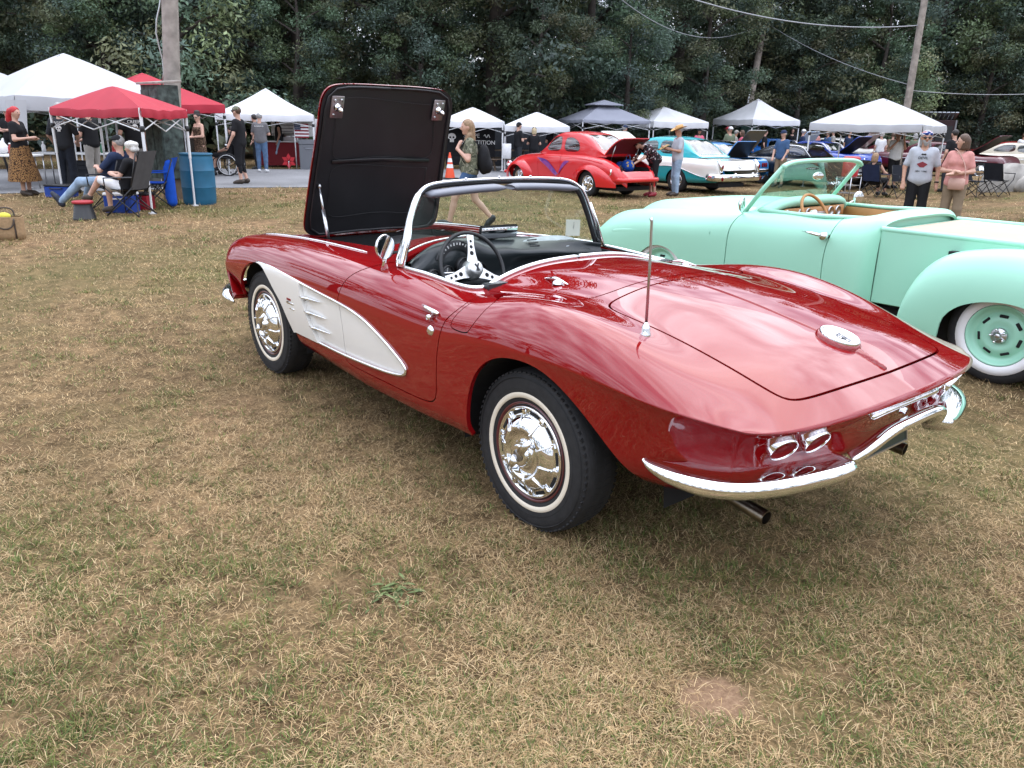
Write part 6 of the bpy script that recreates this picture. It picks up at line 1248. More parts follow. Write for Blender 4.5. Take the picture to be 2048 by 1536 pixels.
    if skirt:
        zt, zb, r0, r1 = skirt; n = 28; V = []
        for i, t in enumerate(np.linspace(0, 1, 9)):
            for a in np.linspace(0, 2*math.pi, n, endpoint=False): r = (r0+(r1-r0)*t**.8)*(1+.05*t*math.sin(a*7+i*.3)); V.append((r*math.cos(a)*.85+.0, r*math.sin(a), zt+(zb-zt)*t))
        F = [(i*n+j, (i+1)*n+j, (i+1)*n+(j+1) % n, i*n+(j+1) % n) for i in range(8) for j in range(n)]; mesh('skirt', V, F+[tuple(range(n))], bottom, T)
    if shoes:
        for s in 'LR': mesh('shoe', *solid(foot(s, .012)+[('c', J['ank'+s]-[0, 0, .03], J['ank'+s]+[0, 0, .01], .05, .047)], h, k=.02), shoes, T)
    if hair:
        hm = HAIR[hair]; hb = [('e', hd-hf*.014+[0, 0, .036], np.array([.100, .090, .100]))]; face = [('e', hd+hf*.085+[0, 0, -.035], np.array([.085, .085, .105]))]; lowc = [(hd-[0, 0, .055], (0, 0, -1))]
        if hairstyle == 'bob': hb += [('c', hd-hf*.03+[0, 0, 0], hd-hf*.035-[0, 0, .085], .098, .092)]; lowc = [(hd-[0, 0, .14], (0, 0, -1))]
        if hairstyle == 'long': hb += [('c', hd-hf*.05, hd-hf*.075-[0, 0, .20], .080, .065), ('c', hd-hf*.03-[0, 0, .12]-hl*.06, hd+hf*.06-[0, 0, .36]-hl*.09, .045, .02), ('c', hd-hf*.02-[0, 0, .12]+hl*.06, hd+hf*.07-[0, 0, .38]+hl*.075, .045, .02)]; lowc = []
        if hairstyle == 'pony': hb += [('c', hd-hf*.10+[0, 0, .03], hd-hf*.17-[0, 0, .13], .072, .055), ('c', hd-hf*.15-[0, 0, .06], hd-hf*.13-[0, 0, .21], .06, .03)]; lowc = []
        if hairstyle == 'updo': hb += [('e', hd-hf*.02+[0, 0, .125], np.array([.085, .075, .055]))]
        if hairstyle == 'curly': hb += [('e', hd-hf*.02+np.array([math.cos(a)*.07, math.sin(a)*.07, .07]), np.array([.045]*3)) for a in np.arange(0, 6.2, .9)]+[('e', hd-hf*.075+hl*.05*q+[0, 0, -.01], np.array([.045]*3)) for q in (-1, 0, 1)]
        if hairstyle == 'fringe': hb += [('c', hd-hf*.05+hl*s*.05, hd-hf*.045+hl*s*.06-[0, 0, .13], .05, .028) for s in (1, -1)]; lowc = []
        if hairstyle == 'bald': hb = [('c', hd-hf*.075+hl*.06-[0, 0, .02], hd-hf*.075-hl*.06-[0, 0, .02], .035, .035)]; face = []
        mesh('hair', *solid(hb, min(h, .016), lowc, k=.02, sub=face), hm, T)
    if beard: mesh('beard', *solid([('c', hd+hf*.052-[0, 0, .055], hd+hf*.058-[0, 0, .11], .048, .026), ('c', hd+hf*.04+hl*.05-[0, 0, .03], hd+hf*.05-[0, 0, .09], .02, .03), ('c', hd+hf*.04-hl*.05-[0, 0, .03], hd+hf*.05-[0, 0, .09], .02, .03)], min(h, .014), k=.015, sub=[('e', hd+hf*.10-[0, 0, .045], np.array([.03, .03, .018]))]), HAIR[beard], T)
    if cap:
        cm = mesh('cap', *solid([('e', hd-hf*.004+[0, 0, .05], np.array([.104, .094, .088]))], min(h, .016), [(hd+[0, 0, .042], (0, 0, -1))]), cap, T); q = [hd+hf*.07+[0, 0, .052]+hl*y*.075 for y in (-1, 1)]
        V = []
        for t in np.linspace(-1, 1, 9): e = math.sqrt(max(0, 1-t*t)); V += [hd+hf*(.075)+hl*t*.078+[0, 0, .052], hd+hf*(.09+.085*e)+hl*t*.072+[0, 0, .040]]
        V = np.array(V); V = np.concatenate([V, V-[0, 0, .008]]); F = gridfaces(9, 2)+[tuple(x+18 for x in f[::-1]) for f in gridfaces(9, 2)]+[(2*i+1, 2*i+3, 2*i+21, 2*i+19) for i in range(8)]; mesh('cap_peak', V, F, cap, cm)
    if hat:
        n = 28; V = []
        for r, zz in ((.205, .055), (.16, .045), (.108, .05), (.102, .10), (.085, .145), (.05, .150), (.001, .135)):
            for a in np.linspace(0, 2*math.pi, n, endpoint=False): V.append(hd+hf*r*math.cos(a)*1.08+hl*r*math.sin(a)+[0, 0, zz+(.045*abs(math.sin(a))**2.2*(r > .15))])
        mesh('straw_hat', V, [(i*n+j, i*n+(j+1) % n, (i+1)*n+(j+1) % n, (i+1)*n+j) for i in range(6) for j in range(n)], STRAW, T)
    if h < .026:
        for s in (1, -1):
            if glasses: mesh('sunglass_lens', *ell(hd+hf*.090+hl*s*.034+[0, 0, .012], np.array([.014, .028, .020]) if abs(hf[0]) > .7 else np.array([.024, .020, .020]), 10, 8), BLACK, T)
            else: mesh('eye', *ell(hd+hf*.086+hl*s*.032+[0, 0, .012], (.008, .010, .007), 8, 6), BLACK, T)
        if glasses: mesh('sunglass_bridge', *join(rod(hd+hf*.098+hl*.03+[0, 0, .018], hd+hf*.098-hl*.03+[0, 0, .018], .004), rod(hd+hf*.085+hl*.06+[0, 0, .018], hd+hl*.086+[0, 0, .02], .004), rod(hd+hf*.085-hl*.06+[0, 0, .018], hd-hl*.086+[0, 0, .02], .004)), BLACK, T)
        mesh('mouth', *ell(hd+hf*.074+[0, 0, -.055], (.010, .022, .006) if abs(hf[0]) > .7 else (.02, .012, .006), 8, 6), mat('lips', (.30, .10, .09), .5), T)
    T['_j'] = 0; del T['_j']
    return T, J
LFT, RT_, AWAY, TOWARD = VIEW+PI/2, VIEW-PI/2, VIEW, VIEW+PI
HOLD = dict(elL=(.06, .235, 1.12), wrL=(.27, .10, 1.13), elR=(.06, -.235, 1.12), wrR=(.27, -.10, 1.15)); FOLD = dict(elL=(.05, .25, 1.13), wrL=(.17, -.06, 1.18), elR=(.05, -.25, 1.13), wrR=(.17, .06, 1.15))
N1, N2, N3 = .0175, .025, .048
WSHOE = mat('white_shoe', (.7, .7, .7), .6); BSHOE = mat('brown_shoe', (.05, .035, .025), .6); CROC = mat('red_clog', (.30, .015, .03), .5)
def skull(parent, M, s):
    """white skull print: cranium, jaw, eye sockets left open"""
    pts = []
    o = mesh('skull_print', *join(prism([(math.cos(a)*.5*s, .12*s+math.sin(a)*.42*s) for a in np.linspace(-.35, math.pi+.35, 18)]+[(-.40*s, -.10*s), (-.24*s, -.16*s), (-.24*s, -.5*s), (.24*s, -.5*s), (.24*s, -.16*s), (.40*s, -.10*s)], 0, .003)), PRINT, parent, smooth=False); o.matrix_local = M
    e = mesh('skull_eyes', *join(*[prism([(x*s+.12*s*math.cos(a), .05*s+.12*s*math.sin(a)) for a in np.linspace(0, 6.28, 12, endpoint=False)], .003, .005) for x in (-.2, .2)]+[prism([(0, -.05*s), (.06*s, -.18*s), (-.06*s, -.18*s)], .003, .005)]+[box(x*s, -.40*s, .004, .02*s, .16*s, .002) for x in (-.1, 0, .1)]), C_BLACK, o, smooth=False)
def back_print(T, word, z, size, x=-.135, sk=True):
    sh = [c for c in T.children if c.name.startswith('shirt')][0]
    text('shirt_print', word, size, PRINT, sh, frame((x, 0, z), (0, -1, 0), (-.06, 0, 1)), .002)
    if sk: skull(sh, frame((x-.002, 0, z-.10), (0, -1, 0), (0, 0, 1)), .11)
# ---- left group
person('woman with red ponytail, black tee and long leopard skirt, standing at the canopy table', 16.3, -9.85, RT_, 1.70, dict(HOLD, look=(1, -.15, 0)), C_BLACK, .55, LEOP, shoes=BSHOE, hair='red', hairstyle='pony', fem=True, h=N2, skirt=(1.08, .30, .15, .34), belly=.03)
T, _ = person('man seen from behind in black skull shirt and dark jeans under the red canopy', 17.0, -9.35, AWAY+.15, 1.80, dict(elL=(.02, .27, 1.14), wrL=(.16, .24, .98), elR=(.02, -.27, 1.14), wrR=(.2, -.2, 1.0)), C_CHAR, .9, C_DARKJ, 2, BLACK, 'grey', 'short', belly=.05, h=N2, hem=.84); back_print(T, 'CREEPS', 1.36, .085)
person('man in black tee and stone trousers leaning over the canopy table', 18.4, -9.5, LFT-.25, 1.78, dict(HOLD, wrL=(.30, .06, 1.0), wrR=(.30, -.06, 1.02)), C_BLACK, .6, C_STONE, 2, BLACK, 'brown', 'short', cap=C_BLACK, h=N2, belly=.04)
T, _ = person('man in black skull tee and grey camouflage trousers behind the seated couple', 17.6, -8.15, AWAY+.7, 1.84, dict(elL=(-.02, .27, 1.15), wrL=(.12, .22, 1.0)), C_BLACK, .6, CAMOG, 2, BLACK, 'dark', 'short', cap=C_BLACK, h=N2, belly=.05); back_print(T, 'CREEPS', 1.38, .085)
person('person in black sitting far back under the left white canopies', 23.0, -14.1, TOWARD, 1.72, FOLD, C_BLACK, .6, C_BLACK, 2, BLACK, 'grey', 'short', cap=C_STONE, h=N3)
SIT = dict(pelvis=(0, 0, .46), hipL=(.03, .09, .46), hipR=(.03, -.09, .46), chest=(-.11, 0, .78), neck=(-.17, 0, .96), head=(-.15, 0, 1.12), shL=(-.15, .18, .90), shR=(-.15, -.18, .90))
person('seated man in black cap, navy shirt and blue jeans with legs stretched out', 13.9, -6.95, LFT-.15, 1.78, dict(SIT, chest=(-.16, 0, .76), neck=(-.26, 0, .93), head=(-.24, 0, 1.09), shL=(-.23, .19, .88), shR=(-.23, -.19, .88), kneeL=(.46, .12, .46), ankL=(.86, .14, .12), toeL=(.98, .16, .26), kneeR=(.44, -.12, .44), ankR=(.62, -.14, .09), toeR=(.78, -.16, .06), elL=(-.04, .28, .66), wrL=(.12, .10, .70), elR=(-.04, -.28, .66), wrR=(.12, -.06, .68)), C_NAVY, .75, C_PALEJ, 2, mat('navy_shoe', (.015, .02, .035), .6), 'grey', 'short', cap=C_BLACK, h=N2, belly=.05, z=.02)
person('seated woman with short blonde curls, black tee and white shorts, legs crossed', 13.25, -6.35, LFT-.1, 1.64, dict(SIT, kneeL=(.44, .10, .60), ankL=(.72, .02, .30), toeL=(.86, -.02, .26), kneeR=(.42, -.09, .47), ankR=(.42, -.10, .10), toeR=(.57, -.12, .05), elL=(-.02, .24, .66), wrL=(.16, .10, .68), elR=(-.02, -.24, .66), wrR=(.18, -.04, .70)), C_BLACK, .6, C_WHITE, .9, BSHOE, 'white', 'curly', h=N2, fem=True, z=.02)
person('dark-haired woman in sunglasses and strapless leopard dress beside the second red canopy', 22.4, -8.6, TOWARD-.6, 1.70, dict(HOLD, look=(.95, .3, -.25), wrL=(.24, .04, 1.10), wrR=(.24, -.04, 1.10)), LEOPD, 0, LEOPD, shoes=BLACK, hair='dark', hairstyle='updo', fem=True, glasses=True, h=N2, skirt=(1.06, .45, .15, .20), strap=True)
person('man in camouflage cap, black tee and black shorts walking on the road', 20.4, -6.85, LFT-.12, 1.84, dict(kneeR=(.06, -.10, .50), ankR=(-.06, -.10, .09), elL=(.02, .26, 1.13), wrL=(.16, .24, .90), wrR=(.02, -.26, .88)), C_BLACK, .65, C_BLACK, 1.08, BSHOE, 'brown', 'short', cap=CAMO, glasses=True, h=N2, belly=.10)
T, _ = person('man in grey tee, white cap and jeans, seen from behind at the food stall', 25.0, -7.75, AWAY+.1, 1.74, FOLD, C_GREY, .7, C_JEANS, 2, WSHOE, 'grey', 'short', cap=C_WHITE, h=N2, belly=.04); back_print(T, 'RICHMOND', 1.36, .05, -.13, False)
person('man in black vest, black cap and pale jeans at the food stall', 28.3, -8.15, LFT+.3, 1.66, dict(kneeL=(.12, .10, .50), ankL=(.18, .10, .09), ankR=(-.14, -.10, .10)), C_BLACK, 0, C_PALEJ, 2, BLACK, 'dark', 'short', cap=C_BLACK, h=N2, beard='dark', skin=SKIN_T)
person('person in black standing in shade beyond the man in grey tee', 26.6, -8.4, LFT, 1.70, None, C_BLACK, .6, C_BLACK, 2, BLACK, 'dark', 'short', h=N3)
# ---- walking woman
person('young woman with long light brown hair, camouflage tee and denim shorts walking left', 12.75, -.72, LFT, 1.68, dict(hipL=(.02, .085, .92), kneeL=(.24, .09, .54), ankL=(.34, .09, .12), toeL=(.50, .09, .14), kneeR=(-.08, -.09, .50), ankR=(-.36, -.09, .20), toeR=(-.26, -.09, .06), elL=(.02, .24, 1.14), wrL=(.20, .10, 1.30), handL=(-.3, -.2, .6), elR=(-.12, -.20, 1.15), wrR=(.02, -.24, .95), look=(1, .25, 0), head=(.05, 0, 1.625)), CAMO, .55, C_BLUE, .62, BLACK, 'light_brown', 'long', fem=True, h=N1, hem=.90, belly=.05)
# ---- people at the coupe
person('man in dark floral shirt and black shorts bending into the red coupe boot', 21.6, 3.62, LFT+.35, 1.76, dict(pelvis=(-.05, 0, .95), chest=(.20, 0, 1.18), neck=(.36, 0, 1.28), head=(.48, 0, 1.32), shL=(.31, .18, 1.22), shR=(.31, -.18, 1.22), elL=(.42, .22, 1.0), wrL=(.62, .18, .88), elR=(.40, -.22, 1.0), wrR=(.60, -.18, .86), look=(.9, 0, -.45)), HAWAI, .65, C_BLACK, 1.05, CROC, 'dark', 'short', cap=C_BLACK, h=N2, belly=.08, hem=.80)
person('man in straw hat, pale grey tee and faded jeans writing on a clipboard', 21.9, 4.28, LFT+.15, 1.80, dict(elL=(.04, .25, 1.13), wrL=(.30, .10, 1.18), elR=(.06, -.25, 1.15), wrR=(.34, -.02, 1.22), look=(1, 0, -.3)), C_LGREY, .75, C_PALEJ, 2, BSHOE, 'grey', 'short', hat=True, h=N2, skin=SKIN_T)
person('man in blue cap and pale shirt behind the open white bonnet', 31.0, 4.0, RT_, 1.80, None, C_LGREY, .6, C_JEANS, 2, BLACK, 'grey', 'short', cap=C_NAVY, h=N3)
for lab, d, l, f, tp, kw in (('man in black cap and black tee at the joined white canopies', 29.8, .05, RT_+.5, C_BLACK, dict(cap=C_BLACK, leg=1.1, bottom=C_CHAR)), ('woman with long fair hair in black cap under the joined canopies', 30.0, .62, AWAY, C_BLACK, dict(hair='blonde', hairstyle='bob', cap=C_BLACK, bottom=C_BLACK, leg=2, fem=True, H=1.62)),
     ('man in black with dark hair beside the canopy rail', 31.2, 1.35, AWAY+.4, C_BLACK, dict(hair='dark', bottom=C_BLACK, leg=1.05)), ('man in grey tee with shaved head nearest the red coupe roof', 31.0, 1.62, AWAY-.3, C_GREY, dict(hair='grey', hairstyle='bald', bottom=C_BLACK, leg=1.05, H=1.84))):
    kw = dict(kw); person(lab, d, l, f, kw.pop('H', 1.76), FOLD, tp, .6, kw.pop('bottom'), kw.pop('leg'), BLACK, kw.pop('hair', 'dark'), h=.026, **kw)
person('person standing behind the raised bonnet in blue jeans by the road', 24.6, -2.5, AWAY, 1.70, None, C_BLACK, .6, C_JEANS, 2, BLACK, 'dark', 'short', h=.026)
# ---- right group
T, _ = person('bearded man in flag bandana, dark glasses and white graphic tee beside the pickup', 14.3, 7.05, TOWARD-.45, 1.76, dict(elL=(-.02, .26, 1.14), wrL=(.04, .27, .90), elR=(.0, -.26, 1.14), wrR=(.10, -.25, .90), look=(1, .15, -.05)), C_LGREY, .8, C_BLACK, 1.15, BLACK, 'grey', 'fringe', h=N1, glasses=True, beard='grey', skin=SKIN_T, hem=.80)
sh = [c for c in T.children if c.name.startswith('shirt')][0]
text('shirt_print', 'DEVIL', .06, C_BLACK, sh, frame((.128, 0, 1.30), (0, 1, 0), (.05, 0, 1)), .002); text('shirt_print', 'NEW YORK', .035, C_BLACK, sh, frame((.130, 0, 1.08), (0, 1, 0), (0, 0, 1)), .002)
mesh('shirt_emblem', *join(move(rot(prism([(-.085, .01), (0, .05), (.085, .01), (.03, -.045), (-.03, -.045)], .125, .133, 'X'), 'X', 0), (0, 0, 1.19))), mat('maroon_print', (.20, .02, .03), .7), sh, smooth=False)
FLAGB = pattern('flag_bandana', [(.02, .04, .16), (.70, .70, .72), (.35, .02, .04)], 22, [0, .48, .60]); bn = solid([('e', np.array([.01, 0, 1.675]), np.array([.108, .098, .075]))], N1, [((0, 0, 1.665), (0, 0, -1))]); mesh('bandana', *bn, FLAGB, T)
mesh('wristwatch', *tube([(.045, .27, .915), (.05, .27, .895)], .036, 12), BLACK, T); mesh('hanging_sunglasses', *join(ell((.135, .018, 1.36), (.01, .022, .015), 8, 6), ell((.135, -.018, 1.36), (.01, .022, .015), 8, 6)), BLACK, T)
T, _ = person('woman with brown bob, dusty pink tee and khaki trousers, turning to the bearded man', 13.85, 7.45, TOWARD-.75, 1.70, dict(elL=(.02, .24, 1.14), wrL=(.22, .02, 1.10), elR=(.02, -.24, 1.14), wrR=(.22, -.0, 1.14), look=(.55, -.85, 0), kneeL=(.05, .11, .5), ankL=(.02, .13, .085)), C_PINK, .7, C_KHAKI, 2, BSHOE, 'brown', 'bob', h=N1, fem=True, hem=.88)
person('woman sitting with her back to us in the dark folding chair under the largest canopy', 22.8, 10.0, AWAY-.9, 1.66, dict(SIT, kneeL=(.44, .10, .47), ankL=(.46, .10, .09), kneeR=(.44, -.10, .47), ankR=(.46, -.10, .09), elL=(.0, .26, .70), wrL=(.2, .2, .68), elR=(0, -.26, .70), wrR=(.2, -.2, .68)), C_BLACK, 0, C_BLACK, 1.2, BLACK, 'light_brown', 'bob', h=.024, fem=True, z=-.18)
person('young man in white tee and black shorts raising a phone at the canopy pole', 26.5, 12.15, TOWARD+.2, 1.80, dict(elL=(.10, .24, 1.22), wrL=(.18, .10, 1.50), elR=(.08, -.26, 1.22), wrR=(.20, -.10, 1.48), handL=(0, 0, 1), handR=(0, 0, 1)), C_WHITE, .7, C_BLACK, 1.0, BLACK, 'dark', 'short', h=.024, skin=SKIN_T)
person('man in black tee with back turned between the maroon and cream cars', 24.5, 12.9, AWAY+.3, 1.80, None, C_BLACK, .6, C_CHAR, 2, BLACK, 'dark', 'short', h=.024)
person('man in navy cap and dark tee looking down beside the black fastback', 26.0, 8.35, LFT+.7, 1.74, dict(HOLD, wrL=(.16, .2, .95), wrR=(.16, -.2, .95)), C_BLUE, .7, C_KHAKI, 1.1, BSHOE, 'grey', 'short', cap=C_NAVY, h=.024)
CROWD = [('woman in black visor and pink top by the turquoise roof', 36, 7.9, TOWARD, C_HOTP, 'dark', 'bob', C_BLACK), ('person in red cap among the far crowd left of the leaning pole', 39, 9.9, LFT, C_BLACK, 'dark', 'short', MATS['red_clog']), ('man in white cap and sage tee left of the pink woman', 35.5, 9.1, TOWARD+.4, C_GREEN, 'grey', 'short', C_WHITE), ('man in khaki tee and pale cap behind the sage tee', 37, 9.75, RT_, C_STONE, 'grey', 'short', C_STONE),
 ('woman in hot pink tee standing behind the pony car', 34.5, 9.35, LFT, C_HOTP, 'brown', 'bob', None), ('tall man in black tee and grey face scarf under the green box', 38, 10.6, TOWARD, C_BLACK, 'dark', 'short', C_CHAR), ('man in black with white side stripe under the peaked canopy', 37.5, 11.2, RT_, C_BLACK, 'dark', 'short', None), ('woman in sunglasses and dark top at the peaked canopy pole', 42, 13.9, TOWARD, C_BLACK, 'dark', 'bob', None), ('woman in dusty tee right of the peaked canopy pole', 42, 14.7, TOWARD, C_STONE, 'brown', 'bob', None),
 ('man in white cap and plaid shirt in the far crowd', 42.5, 15.3, TOWARD+.3, C_PINK, 'grey', 'short', C_WHITE), ('man in straw-coloured cap beside the plaid shirt', 41, 15.6, LFT, C_STONE, 'grey', 'short', C_STONE), ('man in navy tee and white cap bending near the blue bonnet', 37.5, 12.9, RT_, C_NAVY, 'grey', 'short', C_WHITE), ('man in khaki cap and slate tee behind the canopy pole', 39, 14.6, LFT, C_BLUE, 'brown', 'short', C_KHAKI), ('man in dark blue tee left of the pinkish bonnet', 42, 16.8, TOWARD, C_NAVY, 'dark', 'short', None),
 ('white-haired man in white shirt under the largest canopy', 36, 15.8, AWAY, C_WHITE, 'white', 'curly', None), ('man in brown tee beside the white-haired man', 38, 17.2, AWAY, C_KHAKI, 'brown', 'short', None), ('grey-haired woman in sage shirt under the largest canopy', 36.5, 17.5, AWAY, C_GREEN, 'grey', 'bob', None), ('man in charcoal shirt under the largest canopy, right side', 37, 18.4, RT_, C_CHAR, 'dark', 'short', None), ('man in white tee beyond the boulder with brown hair', 42, 25.6, AWAY, C_WHITE, 'brown', 'short', None), ('man in white shirt with white hair beyond the boulder', 44, 27.4, AWAY, C_WHITE, 'white', 'short', None),
 ('man in white hat and pale tee beyond the boulder', 43, 27.9, AWAY+.4, C_LGREY, 'grey', 'short', C_WHITE), ('person in red cap and pink tee beside the tomato car', 42, 28.6, LFT, C_PINK, 'dark', 'short', MATS['red_clog']), ('man in blue shirt at the far right row', 50, 33.6, AWAY, C_BLUE, 'brown', 'short', None), ('person in white at the right edge crowd', 55, 36.0, LFT, C_WHITE, 'grey', 'short', None), ('man in grey tee at the right edge crowd', 57, 38.2, AWAY, C_GREY, 'dark', 'short', None)]
rc = random.Random(9)
for lab, d, l, f, tp, hr, hs, cp in CROWD:
    person(lab, d, l, f+rc.uniform(-.3, .3), rc.uniform(1.66, 1.84), rc.choice([None, FOLD, HOLD, None]), tp, .65, rc.choice([C_JEANS, C_CHAR, C_STONE, C_BLACK]), rc.choice([2, 1.1]), BLACK, hr, hs, cp, rc.choice([SKIN_L, SKIN_T]), N3, fem=(hs == 'bob'), group='spectators in the far rows')
# ================================================================== canopies, poles, furniture and small things
FAB_W = mat('white_canopy', (.44, .445, .46), .75, var=.04, scale=2, bump=.25, bscale=5); FAB_W2 = mat('brightened_white_canopy', (.66, .665, .68), .75, var=.04, scale=2, bump=.25, bscale=5); FAB_R = mat('red_canopy', (.38, .012, .030), .7, var=.06, scale=2, bump=.25, bscale=5); FAB_G = mat('grey_canopy', (.25, .26, .31), .75, var=.05, scale=2, bump=.25, bscale=5)  # FAB_W2: same white cloth, colour raised because the far canopies catch less light
POLE_W = mat('white_pole', (.72, .73, .74), .4); WOODG = mat('weathered_wood', (.30, .27, .24), .9, var=.25, scale=6, bump=.5, bscale=30); TIMBER = mat('brown_timber', (.16, .115, .08), .9, var=.3, scale=5, bump=.5, bscale=25)
def quad_tent(label, corners, eave, peak, fab, valance=.22, group='pop-up canopies', tier=None, legs=(0, 1, 2, 3), drape=None, seed=0, sag_=-.02):
    P = [np.array(at(*c)) for c in corners]; ctr = sum(P)/4; z0 = gz(ctr); T = thing('canopy_tent', label, 'canopy', (ctr[0], ctr[1], z0), 0, group)
    Q = [np.array([p[0]-ctr[0], p[1]-ctr[1], eave]) for p in P]; ap = np.array([0, 0, peak]); V = []; F = []; n = 12; m = 9; top = .93
    for k in range(4):
        a, b = Q[k], Q[(k+1) % 4]; off = len(V)
        for j in range(m):
            t = j/(m-1)*top
            for i in range(n):
                u = i/(n-1); e = a*(1-u)+b*u; p = e*(1-t)+ap*t; sag = sag_*(peak-eave)*math.sin(math.pi*t)*(.5+.5*math.sin(math.pi*u))-.035*math.sin(math.pi*u)*(1-t); w = .012*math.sin(u*23+k*2+seed)*math.sin(math.pi*u)*(1-t); V.append(p+[0, 0, sag+w])
        F += [(off+j*n+i, off+j*n+i+1, off+(j+1)*n+i+1, off+(j+1)*n+i) for j in range(m-1) for i in range(n-1)]
    V = np.array(V)
    if vnormals(V, F)[n*4][2] < 0: F = [f[::-1] for f in F]
    # crown
    c0 = [V[k*n*m+(m-1)*n] for k in range(4)]; off = len(V); V = np.concatenate([V, np.array(c0), [ap+[0, 0, -.01]]]); F += [(off+k, off+(k+1) % 4, off+4) for k in range(4)]
    top_o = mesh('canopy_top', *weld((V, F), 1e-3), fab, T, sharp=35)
    W = []; FW = []
    for k in range(4):
        a, b = Q[k], Q[(k+1) % 4]; off = len(W)
        for i in range(n*2):
            u = i/(n*2-1); e = a*(1-u)+b*u+[0, 0, -.035*math.sin(math.pi*u)+.012*math.sin(u*23+k*2+seed)*math.sin(math.pi*u)]; nrm = (a+b)/2; nrm = nrm*[1, 1, 0]; nrm /= np.linalg.norm(nrm); wv = .018*math.sin(u*31+k+seed); W += [e, e+nrm*(.02+wv*.5)-[0, 0, valance*.5], e+nrm*(.012+wv)-[0, 0, valance]]
        FW += [(off+i*3+j, off+i*3+j+1, off+(i+1)*3+j+1, off+(i+1)*3+j) for i in range(n*2-1) for j in range(2)]
    mesh('valance', W, FW, fab, T)
    for k in legs:
        q = Q[k]*.985; lg = mesh('leg', *join(rod((q[0], q[1], .02-.0), (q[0], q[1], eave*.52), .019, n=8), rod((q[0], q[1], eave*.50), (q[0], q[1], eave), .026, n=8), move(box(0, 0, .01, .10, .10, .02), (q[0], q[1], 0))), POLE_W, T, sharp=40)
        mesh('slider', *move(box(0, 0, 0, .07, .07, .09, .01), (q[0], q[1], eave-.33)), BLACK, lg)
    tr = []
    for k in range(4):
        a, b = Q[k]*.98, Q[(k+1) % 4]*.98; md = (a+b)/2
        for s, e in ((a, md), (md, b)): tr += [rod(s-[0, 0, .06], e-[0, 0, .34], .011, n=6), rod(s-[0, 0, .34], e-[0, 0, .06], .011, n=6)]
        tr.append(rod(a-[0, 0, .06], np.array([0, 0, peak-.25]), .012, n=6))
    mesh('truss', *join(*tr), POLE_W if fab is not FAB_R else STEEL, T)
    if tier:
        r = .42; V = []
        for k in range(4): V.append(Q[k]*[r, r, 0]+[0, 0, eave+(peak-eave)*.72+.10])
        V.append(ap+[0, 0, .10]); V = np.array(V); V2 = V-[0, 0, .03]; mesh('vent_cap', np.concatenate([V, V2]), [(k, (k+1) % 4, 4) for k in range(4)]+[(5+(k+1) % 4, 5+k, 9) for k in range(4)]+[(k, 5+k, 5+(k+1) % 4, (k+1) % 4) for k in range(4)], fab, T, smooth=False)
    if drape is not None:
        q = Q[drape]; V = []
        for t in np.linspace(0, 1, 12):
            w = .20*(1-t)**1.2+.035
            for a in (-1, -.5, 0, .5, 1): V.append(q*[.99, .99, 0]+np.array([RGT[0]*a*w-FWD[0]*.04, RGT[1]*a*w-FWD[1]*.04, eave-.1-(eave-.15)*t])+np.array([FWD[0], FWD[1], 0])*(.03*a*a))
        mesh('leg_drape', V, gridfaces(12, 5), fab, T)
    return T
def diamond(d, l, hd, ang=0.0): return [(d-hd*math.cos(ang+k*PI/2), l-hd*math.sin(ang+k*PI/2)) for k in range(4)]
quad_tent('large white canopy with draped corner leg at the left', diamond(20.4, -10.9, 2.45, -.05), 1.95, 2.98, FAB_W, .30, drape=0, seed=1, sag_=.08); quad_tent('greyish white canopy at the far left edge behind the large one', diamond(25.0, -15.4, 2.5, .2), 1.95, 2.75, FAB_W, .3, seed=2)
quad_tent('low red canopy in front of the green pole cabinet', [(13.57, -6.13), (15.0, -5.95), (17.7, -8.9), (16.3, -9.15)], 1.70, 2.10, FAB_R, .14, seed=3, sag_=.05); quad_tent('second red canopy behind the weathered pole', diamond(23.4, -10.4, 2.25, .05), 1.92, 2.72, FAB_R, .22, seed=4)
quad_tent('small peaked white canopy over the food stall', diamond(28.2, -8.45, 2.15, .55), 1.72, 2.55, FAB_W2, .2, seed=5, sag_=-.13)
quad_tent('left one of the two joined white canopies with the black banner', [(28.6, -2.6), (29.6, -.5), (32.2, -.5), (31.2, -2.9)], 1.70, 2.18, FAB_W2, .2, sag_=.05, seed=6); quad_tent('right one of the two joined white canopies', [(29.7, -.45), (30.9, 1.95), (33.4, 1.9), (32.3, -.45)], 1.68, 2.18, FAB_W2, .2, sag_=.05, seed=7)
quad_tent('grey two-tier canopy behind the red coupe', diamond(36.0, 3.7, 2.15, .5), 2.0, 2.72, FAB_G, .12, tier=True, seed=8); quad_tent('white canopy with blue-shaded valance behind the turquoise roof', diamond(38.5, 6.7, 2.1, .35), 2.0, 2.66, FAB_W2, .25, seed=9)
quad_tent('sharply peaked white canopy beside the leaning lamp pole', diamond(42.0, 12.0, 2.1, .35), 2.2, 3.2, FAB_W2, .25, seed=10, sag_=-.16); quad_tent('largest white canopy on the right, over the parked muscle cars', diamond(27.0, 11.7, 2.35, -.12), 1.98, 2.78, FAB_W, .22, seed=11, sag_=.06)
